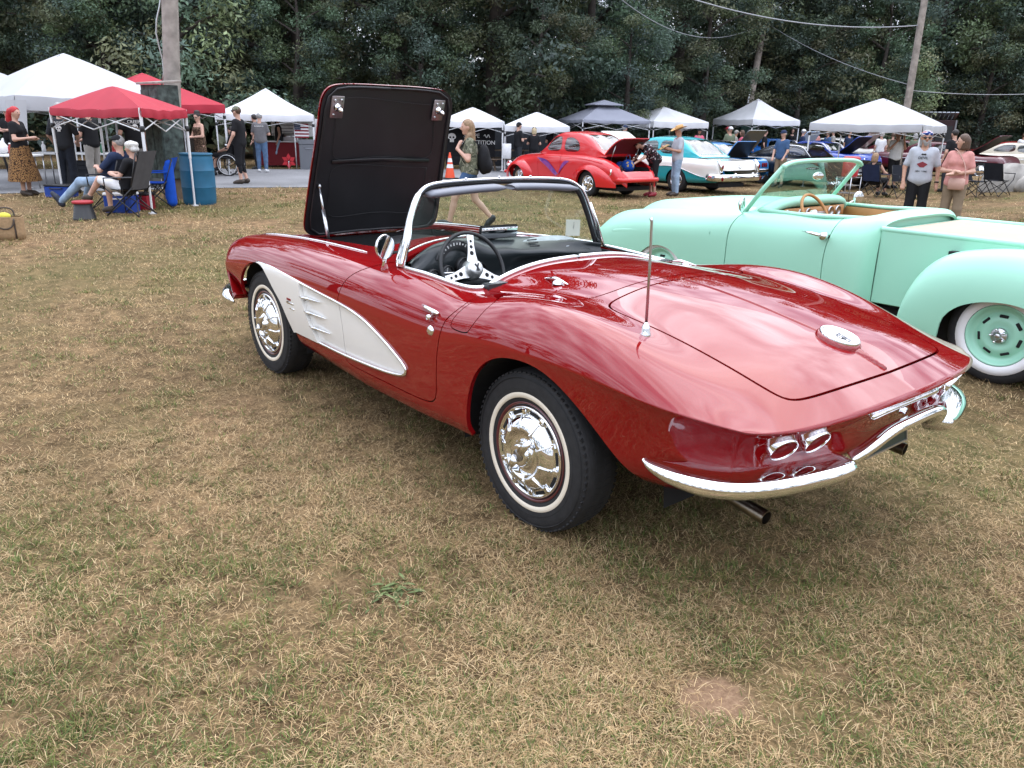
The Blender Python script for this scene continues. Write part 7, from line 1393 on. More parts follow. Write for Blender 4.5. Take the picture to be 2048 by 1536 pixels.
# ---- poles and wires
def pole(label, d, l, H, r, lean, m, name='utility_pole'):
    p = at(d, l); T = thing(name, label, 'pole', (p[0], p[1], gz(p))); e = np.array([RGT[0]*lean*H, RGT[1]*lean*H, H]); mesh('shaft', *tube([e*t-[0, 0, .2*(t == 0)] for t in np.linspace(0, 1, 8)], np.linspace(r, r*.78, 8), 14), m, T); return T, e
T, e = pole('thick weathered grey utility pole behind the green cabinet', 16.9, -7.12, 9.0, .17, .085, WOODG)
mesh('cable', *tube([e*t+np.array([-RGT[0]*.20-FWD[0]*.05, -RGT[1]*.20-FWD[1]*.05, 0])*(1+.3*math.sin(t*40)) for t in np.linspace(.24, .75, 20)], .018, 6), CHROME_DULL, T)
GRN = mat('flaking_green_paint', (.050, .070, .062), .75, var=.75, scale=9, bump=.5, bscale=20)
p = at(16.1, -6.86); T = thing('utility_cabinet', 'tall flaking dark green wooden cabinet fixed to the weathered pole', 'cabinet', (p[0], p[1], 0), VIEW+rad(-38))
mesh('cabinet_body', *join(box(0, 0, 1.28, .42, .62, 1.72, .01)), GRN, T, sharp=30); mesh('cabinet_roof', *move(rot(box(0, 0, 0, .54, .72, .04, .01), 'Y', -.10), (0, 0, 2.19)), WOODG, T, sharp=30)
for k in (-1, 1): mesh('cabinet_door', *box(-.216, k*.155, 1.30, .02, .29, 1.5, .006), GRN, T, sharp=30); mesh('door_batten', *box(-.232, k*.155, 1.9, .015, .27, .05), GRN, T)
mesh('cabinet_post', *box(.05, .18, .2, .14, .14, .42), TIMBER, T, smooth=False); mesh('cabinet_post', *box(.05, -.18, .2, .14, .14, .42), TIMBER, T, smooth=False)
T, e = pole('leaning timber lamp pole beside the peaked white canopy', 45.0, 12.2, 7.6, .20, .075, mat('grey_brown_timber', (.30, .26, .225), .9, var=.3, scale=5, bump=.5, bscale=25), 'lamp_pole'); PT1 = np.array(at(45.0, 12.2))+e+[0, 0, -.75]
for s in (-1, 1): mesh('floodlight', *move(join(rod((0, 0, 0), (RGT[0]*s*.35, RGT[1]*s*.35, .12), .03), move(ell((0, 0, 0), (.22, .22, .12)), (RGT[0]*s*.55, RGT[1]*s*.55, .14))), tuple(e-[0, 0, .05])), STEEL, T)
mesh('meter_box', *move(box(0, 0, 0, .5, .8, .75, .02), tuple(e*.20+[-FWD[0]*.4, -FWD[1]*.4, .15]), rz=VIEW), mat('green_meter_box', (.02, .06, .045), .5), T, sharp=30); mesh('conduit', *tube([e*.2+[-FWD[0]*.22-RGT[0]*.2, -FWD[1]*.22-RGT[1]*.2, 0], e*.5+[-FWD[0]*.2-RGT[0]*.15, -FWD[1]*.2-RGT[1]*.15, 0]], .03, 6), STEEL, T)
T, e = pole('tall bare timber pole behind the largest canopy', 34.0, 15.75, 9.5, .15, .0, mat('grey_brown_timber', (.30, .26, .225), .9)); PT2 = np.array(at(34.0, 15.75))+[0, 0, 5.55]
def wire(label, a, b, sag, r=.018):
    a, b = np.array(a), np.array(b); P = [a*(1-t)+b*t-[0, 0, sag*4*t*(1-t)] for t in np.linspace(0, 1, 40)]; o = mesh('overhead_wire', *tube(P, r, 5), mat('wire_grey', (.30, .31, .33), .5), None); tag(o, label, 'wire', 'overhead wires')
wire('thick sagging wire running from upper left to the right-hand pole', at(30, 1.2, 7.4), PT2, .9, .022); wire('thin sagging wire running from upper left to the leaning lamp pole', at(31, 1.8, 7.3), PT1, 1.6, .016); wire('thin wire running right from the bare timber pole', PT2-[0, 0, 2.4], at(40, 30, 4.2), .4, .014)
wire('faint wire between the leaning lamp pole and the bare timber pole', PT1, PT2-[0, 0, 2.2], .3, .012)
p = at(22.0, -13.9); T = thing('feather_flag', 'tall leaning flag pole with yellow and blue sleeve at the left edge', 'flag', (p[0], p[1], 0)); q = lambda z, o=0: np.array([-RGT[0]*(.16*(z-1.3)+o), -RGT[1]*(.16*(z-1.3)+o), z])
mesh('pole', *tube([q(0), q(1.2)], .03, 8), BLACK, T); mesh('yellow_sleeve', *tube([q(1.2), q(2.6)], .035, 8), mat('yellow_sleeve', (.65, .34, .03), .5), T); mesh('sleeve_band', *tube([q(2.6), q(2.75)], .038, 8), BLACK, T)
mesh('flag_cloth', *(lambda V: (V, gridfaces(12, 3)))(np.array([q(z, o*(.35*math.sin(math.pi*(z-2.7)/2.2)))+[0, 0, 0] for z in np.linspace(2.75, 4.8, 12) for o in (-.05, .5, 1.0)])), mat('blue_white_flag', (.30, .50, .62), .7), T)
# ---- folding chairs
def camp_chair(label, d, l, face, m, z=None, s=1.0, high=False, group='folding camp chairs'):
    p = at(d, l); T = thing('camp_chair', label, 'chair', (p[0], p[1], gz(p) if z is None else z), face, group); T.scale = (s, s, s); fr = []
    bt = 1.02 if high else .86
    for y in (.27, -.27):
        mesh('leg', *rod((.27, y, .02), (-.22, y, .48), .011), BLACK, T); mesh('leg', *rod((-.28, y, .02), (.24, y, .46), .011), BLACK, T); mesh('back_post', *rod((-.16, y*.95, .36), (-.34, y*.95, bt), .011), BLACK, T); mesh('arm_rest', *tube([(.24, y*1.06, .62), (-.24, y*1.06, .64)], .022, 8, flat=(1, .5)), m, T); mesh('arm_post', *rod((.24, y, .44), (.24, y*1.06, .62), .010), BLACK, T)
    for x in (.27, -.28): mesh('cross_brace', *join(rod((x, .27, .02), (-x*.2, -.27, .44), .009), rod((x, -.27, .02), (-x*.2, .27, .44), .009)), BLACK, T)
    V = np.array([(x, y, .45-.035*math.cos(y*5.8)*(1-abs(x)/.5)) for x in np.linspace(.24, -.18, 6) for y in np.linspace(-.26, .26, 7)]); mesh('seat', np.concatenate([V, V-[0, 0, .012]]), gridfaces(6, 7)+[tuple(i+42 for i in f[::-1]) for f in gridfaces(6, 7)], m, T)
    V = np.array([(-.17-(bt-.45)*.36*t*1.1-.02*math.cos(y*6), y, .44+(bt-.42)*t) for t in np.linspace(0, 1, 7) for y in np.linspace(-.255, .255, 7)]); mesh('backrest', np.concatenate([V, V-[.014, 0, 0]]), gridfaces(7, 7)+[tuple(i+49 for i in f[::-1]) for f in gridfaces(7, 7)], m, T)
    return T
F_GREY = cloth('chair_grey', (.085, .085, .09)); F_BLK = cloth('chair_black', (.016, .018, .024)); F_BLUE = cloth('chair_blue', (.01, .07, .42)); F_NVY = cloth('chair_navy', (.02, .03, .07))
camp_chair('grey high-back camp chair of the blonde woman', 13.25, -6.33, LFT-.1, F_GREY, 0, 1.0, True); camp_chair('dark camp chair of the man in the black cap', 13.9, -6.93, LFT-.15, F_BLK, 0)
camp_chair('empty blue camp chair between the couple and the blue barrel', 14.6, -6.45, LFT+.2, F_BLUE, 0); camp_chair('dark camp chair of the woman under the largest canopy', 22.8, 10.0, AWAY-.9, F_NVY, -.19); camp_chair('black camp chair beside the seated woman, near the canopy pole', 22.6, 10.75, TOWARD, F_BLK)
camp_chair('black camp chair left of the boulder, facing away', 22.4, 12.55, TOWARD+.6, F_BLK); camp_chair('black camp chair left of the boulder, nearer the viewer', 22.0, 12.95, RT_+.5, F_BLK); camp_chair('black low chair with gear piled on it at the right canopy', 23.3, 9.2, TOWARD, F_BLK)
p = at(14.45, -6.15); T = thing('chair_bag', 'blue folded chair cover hanging beside the blue barrel', 'bag', (p[0], p[1], 0), VIEW); mesh('bag', *solid([('c', np.array([0, 0, .12]), np.array([.02, .0, .78]), .085, .07), ('c', np.array([0, .05, .2]), np.array([0, .05, .7]), .06, .05)], .025), F_BLUE, T); mesh('drawstring', *tube([(0, .02, .80), (0, .05, .88), (0, .0, .84)], .008, 6), BLACK, T)
# ---- barrel, stool, bags, boxes
p = at(15.4, -6.02); T = thing('plastic_barrel', 'blue plastic barrel beside the weathered pole', 'barrel', (p[0], p[1], 0)); BLU = mat('barrel_blue', (.012, .115, .21), .5, var=.15, scale=4)
pr = [(.275, .0), (.29, .03), (.298, .10), (.304, .30), (.306, .305), (.309, .315), (.309, .325), (.306, .335), (.305, .34), (.307, .47), (.305, .60), (.306, .605), (.309, .615), (.309, .625), (.306, .635), (.303, .64), (.298, .80), (.290, .87), (.285, .90), (.300, .905), (.300, .93), (.285, .935), (.272, .93), (.268, .86), (.28, .5), (.0001, .45)]; mesh('drum', *lathe(pr, 40), BLU, T); mesh('rubbish_sack', *move(lathe([(.26, 0), (.20, .01), (.0001, -.05)], 24), (0, 0, .86)), C_CHAR, T)
p = at(12.65, -6.8); T = thing('collapsible_stool', 'small black collapsible stool with red seat on the grass', 'stool', (p[0], p[1], 0)); mesh('stool_body', *lathe([(.165, 0), (.17, .03), (.16, .035), (.162, .07), (.152, .075), (.154, .11), (.144, .115), (.146, .15), (.136, .155), (.138, .19), (.128, .195), (.13, .25)], 30), BLACK, T); mesh('stool_seat', *lathe([(.145, .25), (.155, .255), (.155, .285), (.14, .292), (.0001, .285)], 30), mat('stool_red', (.35, .012, .02), .5), T)
p = at(10.4, -6.62); T = thing('jute_bag', 'natural jute shopping bag with dark handles at the left edge', 'bag', (p[0], p[1], 0), VIEW+.5); JUTE = mat('jute', (.36, .24, .13), .9, var=.15, scale=40, bump=.5, bscale=150)
V, F = [], []; n = 20
for t, sx in ((0, .95), (.3, 1.0), (.7, 1.02), (1, 1.06)):
    for a in np.linspace(0, 2*PI, n, endpoint=False): c, s = math.cos(a), math.sin(a); V.append((.11*sx*abs(c)**.5*(1 if c > 0 else -1), .20*sx*abs(s)**.5*(1 if s > 0 else -1)+.01*t, .30*t+.01*math.sin(a*3)*t))
F = [(i*n+j, i*n+(j+1) % n, (i+1)*n+(j+1) % n, (i+1)*n+j) for i in range(3) for j in range(n)]+[tuple(range(n-1, -1, -1))]; mesh('bag_body', *flange((np.array(V), F), .012), JUTE, T)
for s in (1, -1):
    mesh('handle', *tube(curve([(s*.118, .11, .02), (s*.125, .11, .28), (s*.14, .09, .38-.20*(s < 0)), (s*.14, -.06, .38-.20*(s < 0)), (s*.125, -.09, .28), (s*.118, -.09, .02)], 20), .010, 6, flat=(1, .4)), BSHOE, T)
mesh('yellow_cloth', *ell((.0, .02, .30), (.06, .08, .05)), mat('yellow_cloth', (.62, .55, .06), .8, bump=.5, bscale=30), T)
def boxy(name, label, cat, d, l, sz, m, lid=None, rz=0, z=None, group=None):
    p = at(d, l); T = thing(name, label, cat, (p[0], p[1], gz(p) if z is None else z), VIEW+rz, group); mesh('case', *box(0, 0, sz[2]*.42, sz[0], sz[1], sz[2]*.84, .02), m, T, sharp=40)
    mesh('lid', *box(0, 0, sz[2]*.92, sz[0]*1.03, sz[1]*1.03, sz[2]*.155, .02), lid or m, T, sharp=40); mesh('carry_handle', *tube([(-sz[0]*.52, -sz[1]*.25, sz[2]*.75), (-sz[0]*.6, -sz[1]*.2, sz[2]*.7), (-sz[0]*.6, sz[1]*.2, sz[2]*.7), (-sz[0]*.52, sz[1]*.25, sz[2]*.75)], .012, 6), lid or m, T); return T
COOLB = mat('cooler_blue', (.01, .05, .28), .4); COOLW = mat('cooler_white', (.75, .75, .74), .4); COOLR = mat('cooler_red', (.30, .015, .025), .45)
boxy('cool_box', 'blue cool box with white lid under the grey chair', 'cool box', 13.75, -6.72, (.34, .46, .34), COOLB, COOLW); boxy('cool_box', 'blue open-topped crate left of the seated man', 'cool box', 16.2, -9.1, (.35, .5, .25), COOLB, BLACK); boxy('cool_bag', 'dark red cool bag under the empty blue chair', 'cool bag', 14.25, -6.62, (.3, .38, .30), COOLR, BLACK)
# ---- tables and what is on them
TBL = mat('table_top_white', (.66, .66, .65), .5)
def table(label, d, l, L, W_, rz, m=TBL, H=.74, cloth_=None):
    p = at(d, l); T = thing('folding_table', label, 'table', (p[0], p[1], gz(p)), VIEW+rz); mesh('table_top', *box(0, 0, H-.02, W_, L, .04, .01), m, T, sharp=40)
    for x in (-.4, .4):
        for y in (-.42, .42): mesh('leg', *rod((x*W_, y*L, 0), (x*W_*.9, y*L, H-.04), .014), CHROME_DULL, T)
    if cloth_: mesh('table_skirt', *flange(clip((lambda P: P)(prism([(-W_/2-.01, -L/2-.01), (W_/2+.01, -L/2-.01), (W_/2+.01, L/2+.01), (-W_/2-.01, L/2+.01)], .06, H-.045)), np.ones(8))), cloth_, T, smooth=False)
    return T
table('white folding table behind the woman with red hair', 17.6, -11.3, 1.9, .72, 0); table('white folding table under the big canopy, behind the skull-shirt man', 19.2, -9.9, 2.4, .72, .2)
table('stall table with dark red cloth under the small peaked canopy', 28.6, -7.75, 2.4, .7, .25, cloth_=mat('cloth_dark_red', (.16, .008, .014), .85, bump=.3, bscale=15), H=.86)
def bottle(label, d, l, z, m, r=.045, h=.24, cat='bottle', name='bottle', group='bottles and jars on the canopy tables'):
    p = at(d, l, z+gz(at(d, l))); T = thing(name, label, cat, p, 0, group); mesh('vessel', *lathe([(.0001, 0), (r, 0), (r, h*.62), (r*.42, h*.80), (r*.40, h*.92)], 14), m, T); mesh('cap', *lathe([(r*.46, h*.90), (r*.46, h), (.0001, h)], 12), PRINT, T)
GB = mat('green_bottle', (.02, .16, .07), .2); RB = mat('red_bottle', (.35, .02, .02), .3); BB = mat('brown_bottle', (.12, .05, .02), .25); WB_ = mat('white_bottle', (.7, .7, .7), .4)
ORD = 'leftmost second third fourth fifth sixth seventh eighth ninth rightmost'.split()
for i, (dd, ll, mm, nm) in enumerate(((17.55, -11.9, WB_, 'white'), (17.5, -11.6, BB, 'brown'), (18.95, -10.9, WB_, 'white'), (17.45, -10.75, RB, 'red'), (19.1, -10.65, BB, 'brown'), (19.15, -10.45, GB, 'green'), (19.05, -9.6, GB, 'green'), (19.1, -9.35, RB, 'red'), (19.0, -9.05, GB, 'green'), (19.1, -8.85, RB, 'red'))): bottle('small %s bottle, the %s%s of those on the canopy tables' % (nm, ORD[i], '' if i in (0, 9) else ' from the left'), dd, ll, .74, mm)
p = at(17.6, -11.05, .74); T = thing('plastic_bag', 'white plastic carrier bag on the table behind the red-haired woman', 'bag', p); mesh('bag', *solid([('e', np.array([0, 0, .12]), np.array([.12, .15, .13])), ('c', np.array([0, .04, .2]), np.array([0, .07, .32]), .05, .02), ('c', np.array([0, -.04, .2]), np.array([0, -.07, .32]), .05, .02)], .02), C_WHITE, T)
p = at(17.7, -11.75, .74); T = thing('drinks_urn', 'grey insulated drinks urn at the left end of the table', 'urn', p); mesh('urn', *lathe([(.0001, 0), (.19, 0), (.20, .04), (.20, .42), (.17, .47), (.05, .50), (.0001, .50)], 24), mat('urn_grey', (.33, .33, .34), .4), T); mesh('tap', *rod((-.2, 0, .08), (-.27, 0, .07), .02), BLACK, T)
boxy('cardboard_box', 'yellow printed carton on the table behind the men', 'box', 19.6, -9.1, (.3, .35, .22), mat('carton', (.40, .30, .08), .7), z=.74); boxy('wheeled_bin', 'dark grey bin behind the seated couple', 'bin', 18.8, -8.55, (.45, .5, .95), mat('bin_grey', (.05, .055, .055), .5)); boxy('storage_box', 'dark storage box under the white table', 'box', 19.2, -10.1, (.5, .9, .55), C_CHAR)
# ---- wheelchair
p = at(23.4, -8.15); T = thing('wheelchair', 'black wheelchair with large spoked wheels behind the blue barrel', 'wheelchair', (p[0], p[1], 0), LFT)
for s in (1, -1):
    h = mesh('wheel', *move(lathe([(.30, -.015), (.32, 0), (.30, .015), (.285, 0), (.30, -.015)], 40, 'Y'), (0, s*.30, .32)), RUBBER, T); mesh('push_rim', *move(lathe([(.262, -.008), (.27, 0), (.262, .008), (.254, 0), (.262, -.008)], 40, 'Y'), (0, s*.345, .32)), POLE_W, h)
    for k in range(6): mesh('spoke', *move(rot(rod((0, 0, 0), (0, 0, .29), .008), 'Y', k*PI/3), (0, s*.30, .32)), BLACK, h)
    mesh('castor', *move(lathe([(.0001, -.015), (.07, -.015), (.07, .015), (.0001, .015)], 18, 'Y'), (.42, s*.22, .07)), BLACK, T); mesh('frame_tube', *tube(curve([(-.2, s*.24, .95), (-.18, s*.24, .5), (.35, s*.24, .5), (.45, s*.24, .15)], 14), .014, 8), BLACK, T)
mesh('seat', *box(.08, 0, .50, .45, .46, .05, .01), C_BLACK, T); mesh('backrest', *box(-.2, 0, .75, .04, .44, .42, .01), C_BLACK, T)
person('person in black shorts sitting in the wheelchair', 23.4, -8.15, LFT, 1.70, dict(SIT, pelvis=(0, 0, .60), hipL=(.03, .09, .58), hipR=(.03, -.09, .58), chest=(-.08, 0, .92), neck=(-.1, 0, 1.10), head=(-.08, 0, 1.26), shL=(-.1, .18, 1.04), shR=(-.1, -.18, 1.04), kneeL=(.44, .10, .58), ankL=(.48, .10, .20), kneeR=(.44, -.10, .58), ankR=(.48, -.10, .20), elL=(0, .26, .80), wrL=(.2, .15, .72), elR=(0, -.26, .80), wrR=(.2, -.15, .72)), C_BLACK, .6, C_BLACK, 1.0, BLACK, 'dark', 'short', h=.024)
# ---- stall dressing
p = at(27.2, -7.3); T = thing('striped_flag', 'dark red white and blue flag hanging on the stall post', 'flag', (p[0], p[1], 0), VIEW)
mesh('post', *rod((0, 0, 0), (0, 0, 1.6), .018), POLE_W, T)
for k in range(9): mesh('stripe', *box(-.02, -.24, 1.42-k*.05, .01, .46, .05), mat('flag_red', (.20, .012, .02), .7) if k % 2 == 0 else C_WHITE, T, smooth=False)
cn = mesh('canton', *box(-.03, -.11, 1.345, .01, .20, .20), C_NAVY, T, smooth=False)
for i in range(4):
    for j in range(4): mesh('star', *box(-.037, -.05-.04*i, 1.42-.05*j, .004, .015, .015), C_WHITE, cn, smooth=False)
p = at(27.0, -7.5); T = thing('red_flower_ornament', 'red metal flower ornament standing at the stall front', 'ornament', (p[0], p[1], 0), VIEW)
for k in range(6): mesh('petal', *move(rot(move(prism([(0, 0), (.07, .10), (0, .22), (-.07, .10)], -.01, .01, 'X'), (0, 0, .03)), 'X', k*PI/3), (0, 0, .26)), mat('ornament_red', (.48, .02, .03), .5), T, smooth=False)
mesh('stem', *rod((0, 0, 0), (0, 0, .26), .012), STEEL, T)
boxy('steel_grill', 'grey steel grill cabinet at the right of the food stall', 'grill', 27.2, -6.75, (.5, .75, .95), mat('grill_steel', (.20, .21, .23), .4, .5)); p = at(28.5, -7.9, .86); T = thing('chafing_dish', 'steel food warmer on the stall table', 'food warmer', p, VIEW); mesh('pan', *box(0, 0, .07, .35, .8, .14, .02), CHROME_DULL, T, sharp=40); mesh('roll_lid', *move((lambda P: (P[0]*[1, 1, .8], P[1]))(tube([(0, -.4, 0), (0, .4, 0)], .16, 16)), (0, 0, .14)), CHROME_DULL, T)
p = at(29.6, -8.1); T = thing('menu_board', 'white handwritten menu board at the back of the food stall', 'sign', (p[0], p[1], 0), VIEW+.1); mesh('board', *box(0, -.2, 1.30, .03, 1.7, .6), C_WHITE, T, smooth=False); mesh('board_leg', *rod((0, .6, 0), (0, .6, 1.1), .02), BLACK, T); mesh('board_leg', *rod((0, -.9, 0), (0, -.9, 1.1), .02), BLACK, T)
for i in range(4): mesh('scribble', *box(-.018, .15-.05*(i % 2), 1.48-.11*i, .004, .75-.12*i, .018), C_CHAR, T, smooth=False)
# ---- cone, banner, picnic table
p = at(24.4, -1.98); T = thing('traffic_cone', 'orange traffic cone with two white bands at the roadside', 'traffic cone', (p[0], p[1], gz(p))); ORG = mat('cone_orange', (.72, .075, .02), .5)
mesh('base', *box(0, 0, .025, .40, .40, .05, .015), BLACK, T, sharp=40); mesh('cone_body', *lathe([(.15, .05), (.025, .76), (.018, .775), (.0001, .775)], 24), ORG, T); r_ = lambda z: .15-.125*(z-.05)/.71+.003
for a, b in ((.50, .61), (.33, .44)): mesh('reflective_band', *lathe([(r_(a), a), (r_(b), b)], 24), C_WHITE, T)
p = at(30.2, -1.75); T = thing('black_banner', 'black banner with white lettering hanging under the joined canopies', 'banner', (p[0], p[1], gz(p)), VIEW)
mesh('sheet', *(lambda V: (V, gridfaces(14, 4)))(np.array([(.02*math.sin(y*9), y, z) for y in np.linspace(-.95, .95, 14) for z in (.45, .8, 1.2, 1.5)])), C_BLACK, T); fm = lambda y, z: frame((-.035, y, z), (0, -1, 0), (0, 0, 1))
text('banner_lettering', 'STRIPE', .20, PRINT, T, fm(-.10, 1.18), .002); text('banner_lettering', 'COMPETITION', .20, PRINT, T, fm(-.30, .95), .002); skull(T, fm(.62, 1.10), .30); mesh('swirl', *tube([(-.04, -.55-.10*t, 1.18+.05*math.sin(t*5)) for t in np.linspace(0, 2.2, 20)], .014, 6), PRINT, T)
p = at(31.0, -.4); T = thing('picnic_table', 'dark timber picnic table under the joined canopies', 'table', (p[0], p[1], gz(p)), VIEW+.3)
for k in range(4): mesh('plank', *box(-.3+.2*k, 0, .74, .18, 1.8, .04, .005), TIMBER, T, sharp=40)
for x in (-.75, .75): mesh('bench_plank', *box(x, 0, .44, .24, 1.8, .04, .005), TIMBER, T, sharp=40)
for y in (-.6, .6): mesh('trestle', *join(rod((-.7, y, 0), (-.2, y, .72), .04, n=4), rod((.7, y, 0), (.2, y, .72), .04, n=4), rod((-.8, y, .40), (.8, y, .40), .035, n=4)), TIMBER, T)
p = at(29.6, -.35); T = thing('notice_sheet', 'white notice sheet on the joined canopies, left of the man in black cap', 'sign', (p[0], p[1], gz(p)), VIEW); mesh('sheet', *box(0, 0, .75, .02, .30, .52, .005), C_WHITE, T); mesh('stake', *rod((.02, 0, 0), (.02, 0, .9), .012), BLACK, T)
p = at(30.0, -2.2); T = thing('side_wall', 'dark fabric wall at the back of the joined canopies', 'tent wall', (at(33.2, -.6)[0], at(33.2, -.6)[1], gz(at(33.2, -.6))), VIEW+.42); mesh('fabric', *(lambda V: (V, gridfaces(30, 3)))(np.array([(.05*math.sin(y*7), y, z) for y in np.linspace(-2.6, 2.4, 30) for z in (.05, .8, 1.6)])), C_CHAR, T)
# ---- carried things
def held(name, label, cat, d, l, face, local, H=1.75, zg=None):
    p = at(d, l); z = gz(p) if zg is None else zg; c, s = math.cos(face), math.sin(face); k = H/1.75; T = thing(name, label, cat, (p[0]+(local[0]*c-local[1]*s)*k, p[1]+(local[0]*s+local[1]*c)*k, z+local[2]*k), face); return T
T = held('backpack', 'black backpack worn by the walking woman', 'backpack', 12.75, -.72, LFT, (-.22, 0, 1.12), 1.68); mesh('pack', *solid([('e', np.array([0, 0, .02]), np.array([.10, .15, .23])), ('e', np.array([-.07, 0, -.07]), np.array([.07, .12, .12]))], .02), C_BLACK, T); mesh('strap', *tube(curve([(.05, .11, .2), (.22, .13, .33), (.33, .13, .2), (.30, .14, -.02), (.05, .13, -.14)], 20), .014, 6, flat=(1, .5)), C_BLACK, T); mesh('strap', *tube(curve([(.05, -.11, .2), (.22, -.13, .33), (.33, -.13, .2), (.30, -.14, -.02), (.05, -.13, -.14)], 20), .014, 6, flat=(1, .5)), C_BLACK, T)
T = held('clipboard', 'tan clipboard held by the man in the straw hat', 'clipboard', 21.9, 4.28, LFT+.15, (.42, .06, 1.22), 1.80); mesh('board', *rot(box(0, 0, 0, .30, .22, .012, .003), 'Y', .5), mat('tan_board', (.34, .22, .08), .7), T, sharp=40); mesh('clip', *rot(box(.13, 0, .012, .03, .10, .02), 'Y', .5), BLACK, T)
T = held('handbag', 'blush shoulder bag carried by the woman in pink', 'handbag', 13.85, 7.45, TOWARD-.75, (.18, .06, .93), 1.70); mesh('bag', *box(0, 0, 0, .09, .25, .19, .03), mat('blush_leather', (.50, .30, .24), .5), T, sharp=50); mesh('strap', *tube(curve([(0, .11, .08), (-.03, .08, .28), (-.08, -.08, .52), (-.17, -.16, .56)], 16), .008, 6), mat('blush_leather', (.5, .3, .24), .5), T)
T = held('tote_bag', 'blue printed tote bag in the red coupe boot', 'bag', 21.6, 3.62, LFT+.35, (.82, .10, .70), 1.76); mesh('bag', *solid([('e', np.array([0, 0, .08]), np.array([.16, .22, .17])), ('e', np.array([.05, -.28, .05]), np.array([.15, .18, .14]))], .025), pattern('blue_tote_print', [(.01, .06, .30), (.42, .28, .10)], 9, [0, .60]), T); mesh('handle', *tube(curve([(0, .1, .2), (0, .08, .34), (0, -.08, .34), (0, -.1, .2)], 12), .012, 6), C_BLUE, T)
T = held('drink_can', 'silver drink can held by the man in camouflage cap', 'can', 20.4, -6.85, LFT-.12, (.22, .25, .80), 1.84); mesh('can', *lathe([(.0001, 0), (.034, 0), (.034, .11), (.028, .12), (.0001, .12)], 16), CHROME_DULL, T); mesh('sleeve', *lathe([(.036, .005), (.036, .09)], 16), C_BLACK, T)
T = held('phone', 'dark phone raised by the young man in white tee', 'phone', 26.5, 12.15, TOWARD+.2, (.20, 0, 1.56), 1.80); mesh('case', *box(0, 0, 0, .012, .08, .15, .004), BLACK, T, sharp=40); mesh('camera_bump', *box(.008, .02, .05, .006, .025, .03), CHROME_DULL, T)
# ---- right side: shed, boulders, cooler
p = at(46.0, 23.0); T = thing('shed_trailer', 'dark maroon wooden shed with ribbed metal roof right of the largest canopy', 'shed', (p[0], p[1], gz(p)), VIEW-.35); DKM = mat('dark_maroon_board', (.035, .014, .016), .8, var=.2)
mesh('wall', *box(0, 0, 1.25, 2.6, 1.8, 2.3, .02), DKM, T, sharp=40)
for k in range(9): mesh('roof_rib', *move(rot(box(0, 0, 0, 1.15, .18, .05, .01), 'Y', .32), (-.55+.0, -.85+.21*k, 2.62)), mat('roof_tin', (.42, .45, .47), .35, .7), T, sharp=40); mesh('roof_rib', *move(rot(box(0, 0, 0, 1.15, .18, .05, .01), 'Y', -.32), (-.55+1.08, -.85+.21*k, 2.62)), mat('roof_tin', (.42, .45, .47), .35, .7), T, sharp=40)
mesh('doorway', *box(-1.305, -.35, 1.15, .03, .75, 1.9), BLACK, T, smooth=False); mesh('corner_post', *box(-1.31, -.86, 1.25, .06, .08, 2.3), mat('post_grey', (.2, .2, .21), .6), T, smooth=False)
STONE = mat('granite', (.30, .28, .25), .9, var=.3, scale=4, bump=.8, bscale=8)
def rock(label, d, l, r, seed, rz=0, dz=0):
    rng = np.random.default_rng(seed); V, F = ell((0, 0, 0), (1, 1, 1), 22, 16); nz = np.array([vnoise(np.array([v[0]*1.5+seed+v[2]]), np.array([v[1]*1.5-v[2]*.7]), seed, 3)[0] for v in V]); V = np.sign(V)*np.abs(V)**.8; V = V*(.72+.5*nz)[:, None]*np.array(r); p = at(d, l); o = mesh('boulder', V, F, STONE, None, sharp=50); o.location = (p[0], p[1], gz(p)+dz); o.rotation_euler = (.1, .05, rz); tag(o, label, 'boulder', 'boulders on the bank')
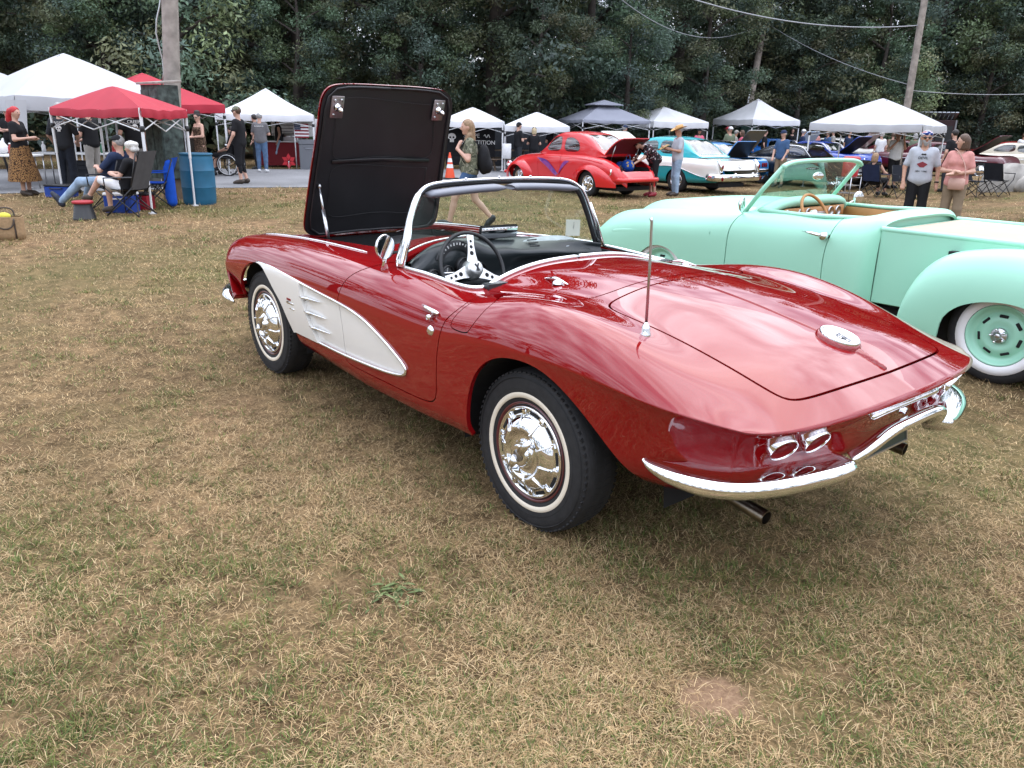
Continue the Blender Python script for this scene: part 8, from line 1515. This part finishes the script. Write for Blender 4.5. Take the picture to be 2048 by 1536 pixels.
rock('large slanting granite boulder beside the black folding chairs', 23.2, 13.95, (.85, .50, .62), 3, VIEW+.4, .12); rock('smaller rounded boulder on the bank right of the large one', 22.4, 14.15, (.38, .40, .26), 5, VIEW, .10)
p = at(21.5, 8.75); T = thing('drinks_cooler', 'red round drinks cooler on a wire stand seen through the mint windscreen', 'cooler', (p[0], p[1], gz(p))); mesh('cooler_body', *lathe([(.0001, .62), (.19, .62), (.20, .66), (.20, 1.06), (.0001, 1.06)], 26), mat('cooler_red_b', (.42, .02, .03), .4), T); mesh('cooler_lid', *lathe([(.215, 1.05), (.215, 1.10), (.17, 1.13), (.0001, 1.13)], 26), mat('cooler_red_b', (.42, .02, .03), .4), T)
for x in (-.2, .2):
    for y in (-.25, .25): mesh('stand_leg', *rod((x, y, 0), (x, y, .62), .012), CHROME_DULL, T)
for zz in (.2, .4, .6): mesh('shelf', *box(0, 0, zz, .42, .52, .012), CHROME_DULL, T, smooth=False)
# broadleaf weed and bare dirt patch in the foreground
def weed(label, x, y, s, seed, n=26):
    rng = np.random.default_rng(seed); T = thing('broadleaf_weed', label, 'weed', (x, y, 0), 0, 'weeds in the turf'); LW = mat('weed_leaf', (.12, .155, .055), .85, var=.4, scale=30)
    for k in range(n):
        a = k*2.4+rng.random()*.5; ox, oy = rng.normal(size=2)*.035; L = s*(.35+.85*rng.random()); w = L*(.07+.08*rng.random()); up = .12+.38*rng.random(); a += rng.normal()*.4; V = []
        for t in np.linspace(0, 1, 5): c = math.sin(math.pi*min(1, t*.95+.05))**.8*w; z = .008+L*up*.55*math.sin(t*2.2); V += [(ox+math.cos(a)*L*t-math.sin(a)*c, oy+math.sin(a)*L*t+math.cos(a)*c, z), (ox+math.cos(a)*L*t, oy+math.sin(a)*L*t, z-.004), (ox+math.cos(a)*L*t+math.sin(a)*c, oy+math.sin(a)*L*t-math.cos(a)*c, z)]
        mesh('leaf', V, gridfaces(5, 3), LW, T)
W1 = [(-.102, 1.514, .055, 'grey-green broadleaf weed, the largest in the foreground left of the rear wheel')]
for i, (x, y, s, lab) in enumerate(W1): weed(lab, x, y, s, 3+i, 44)
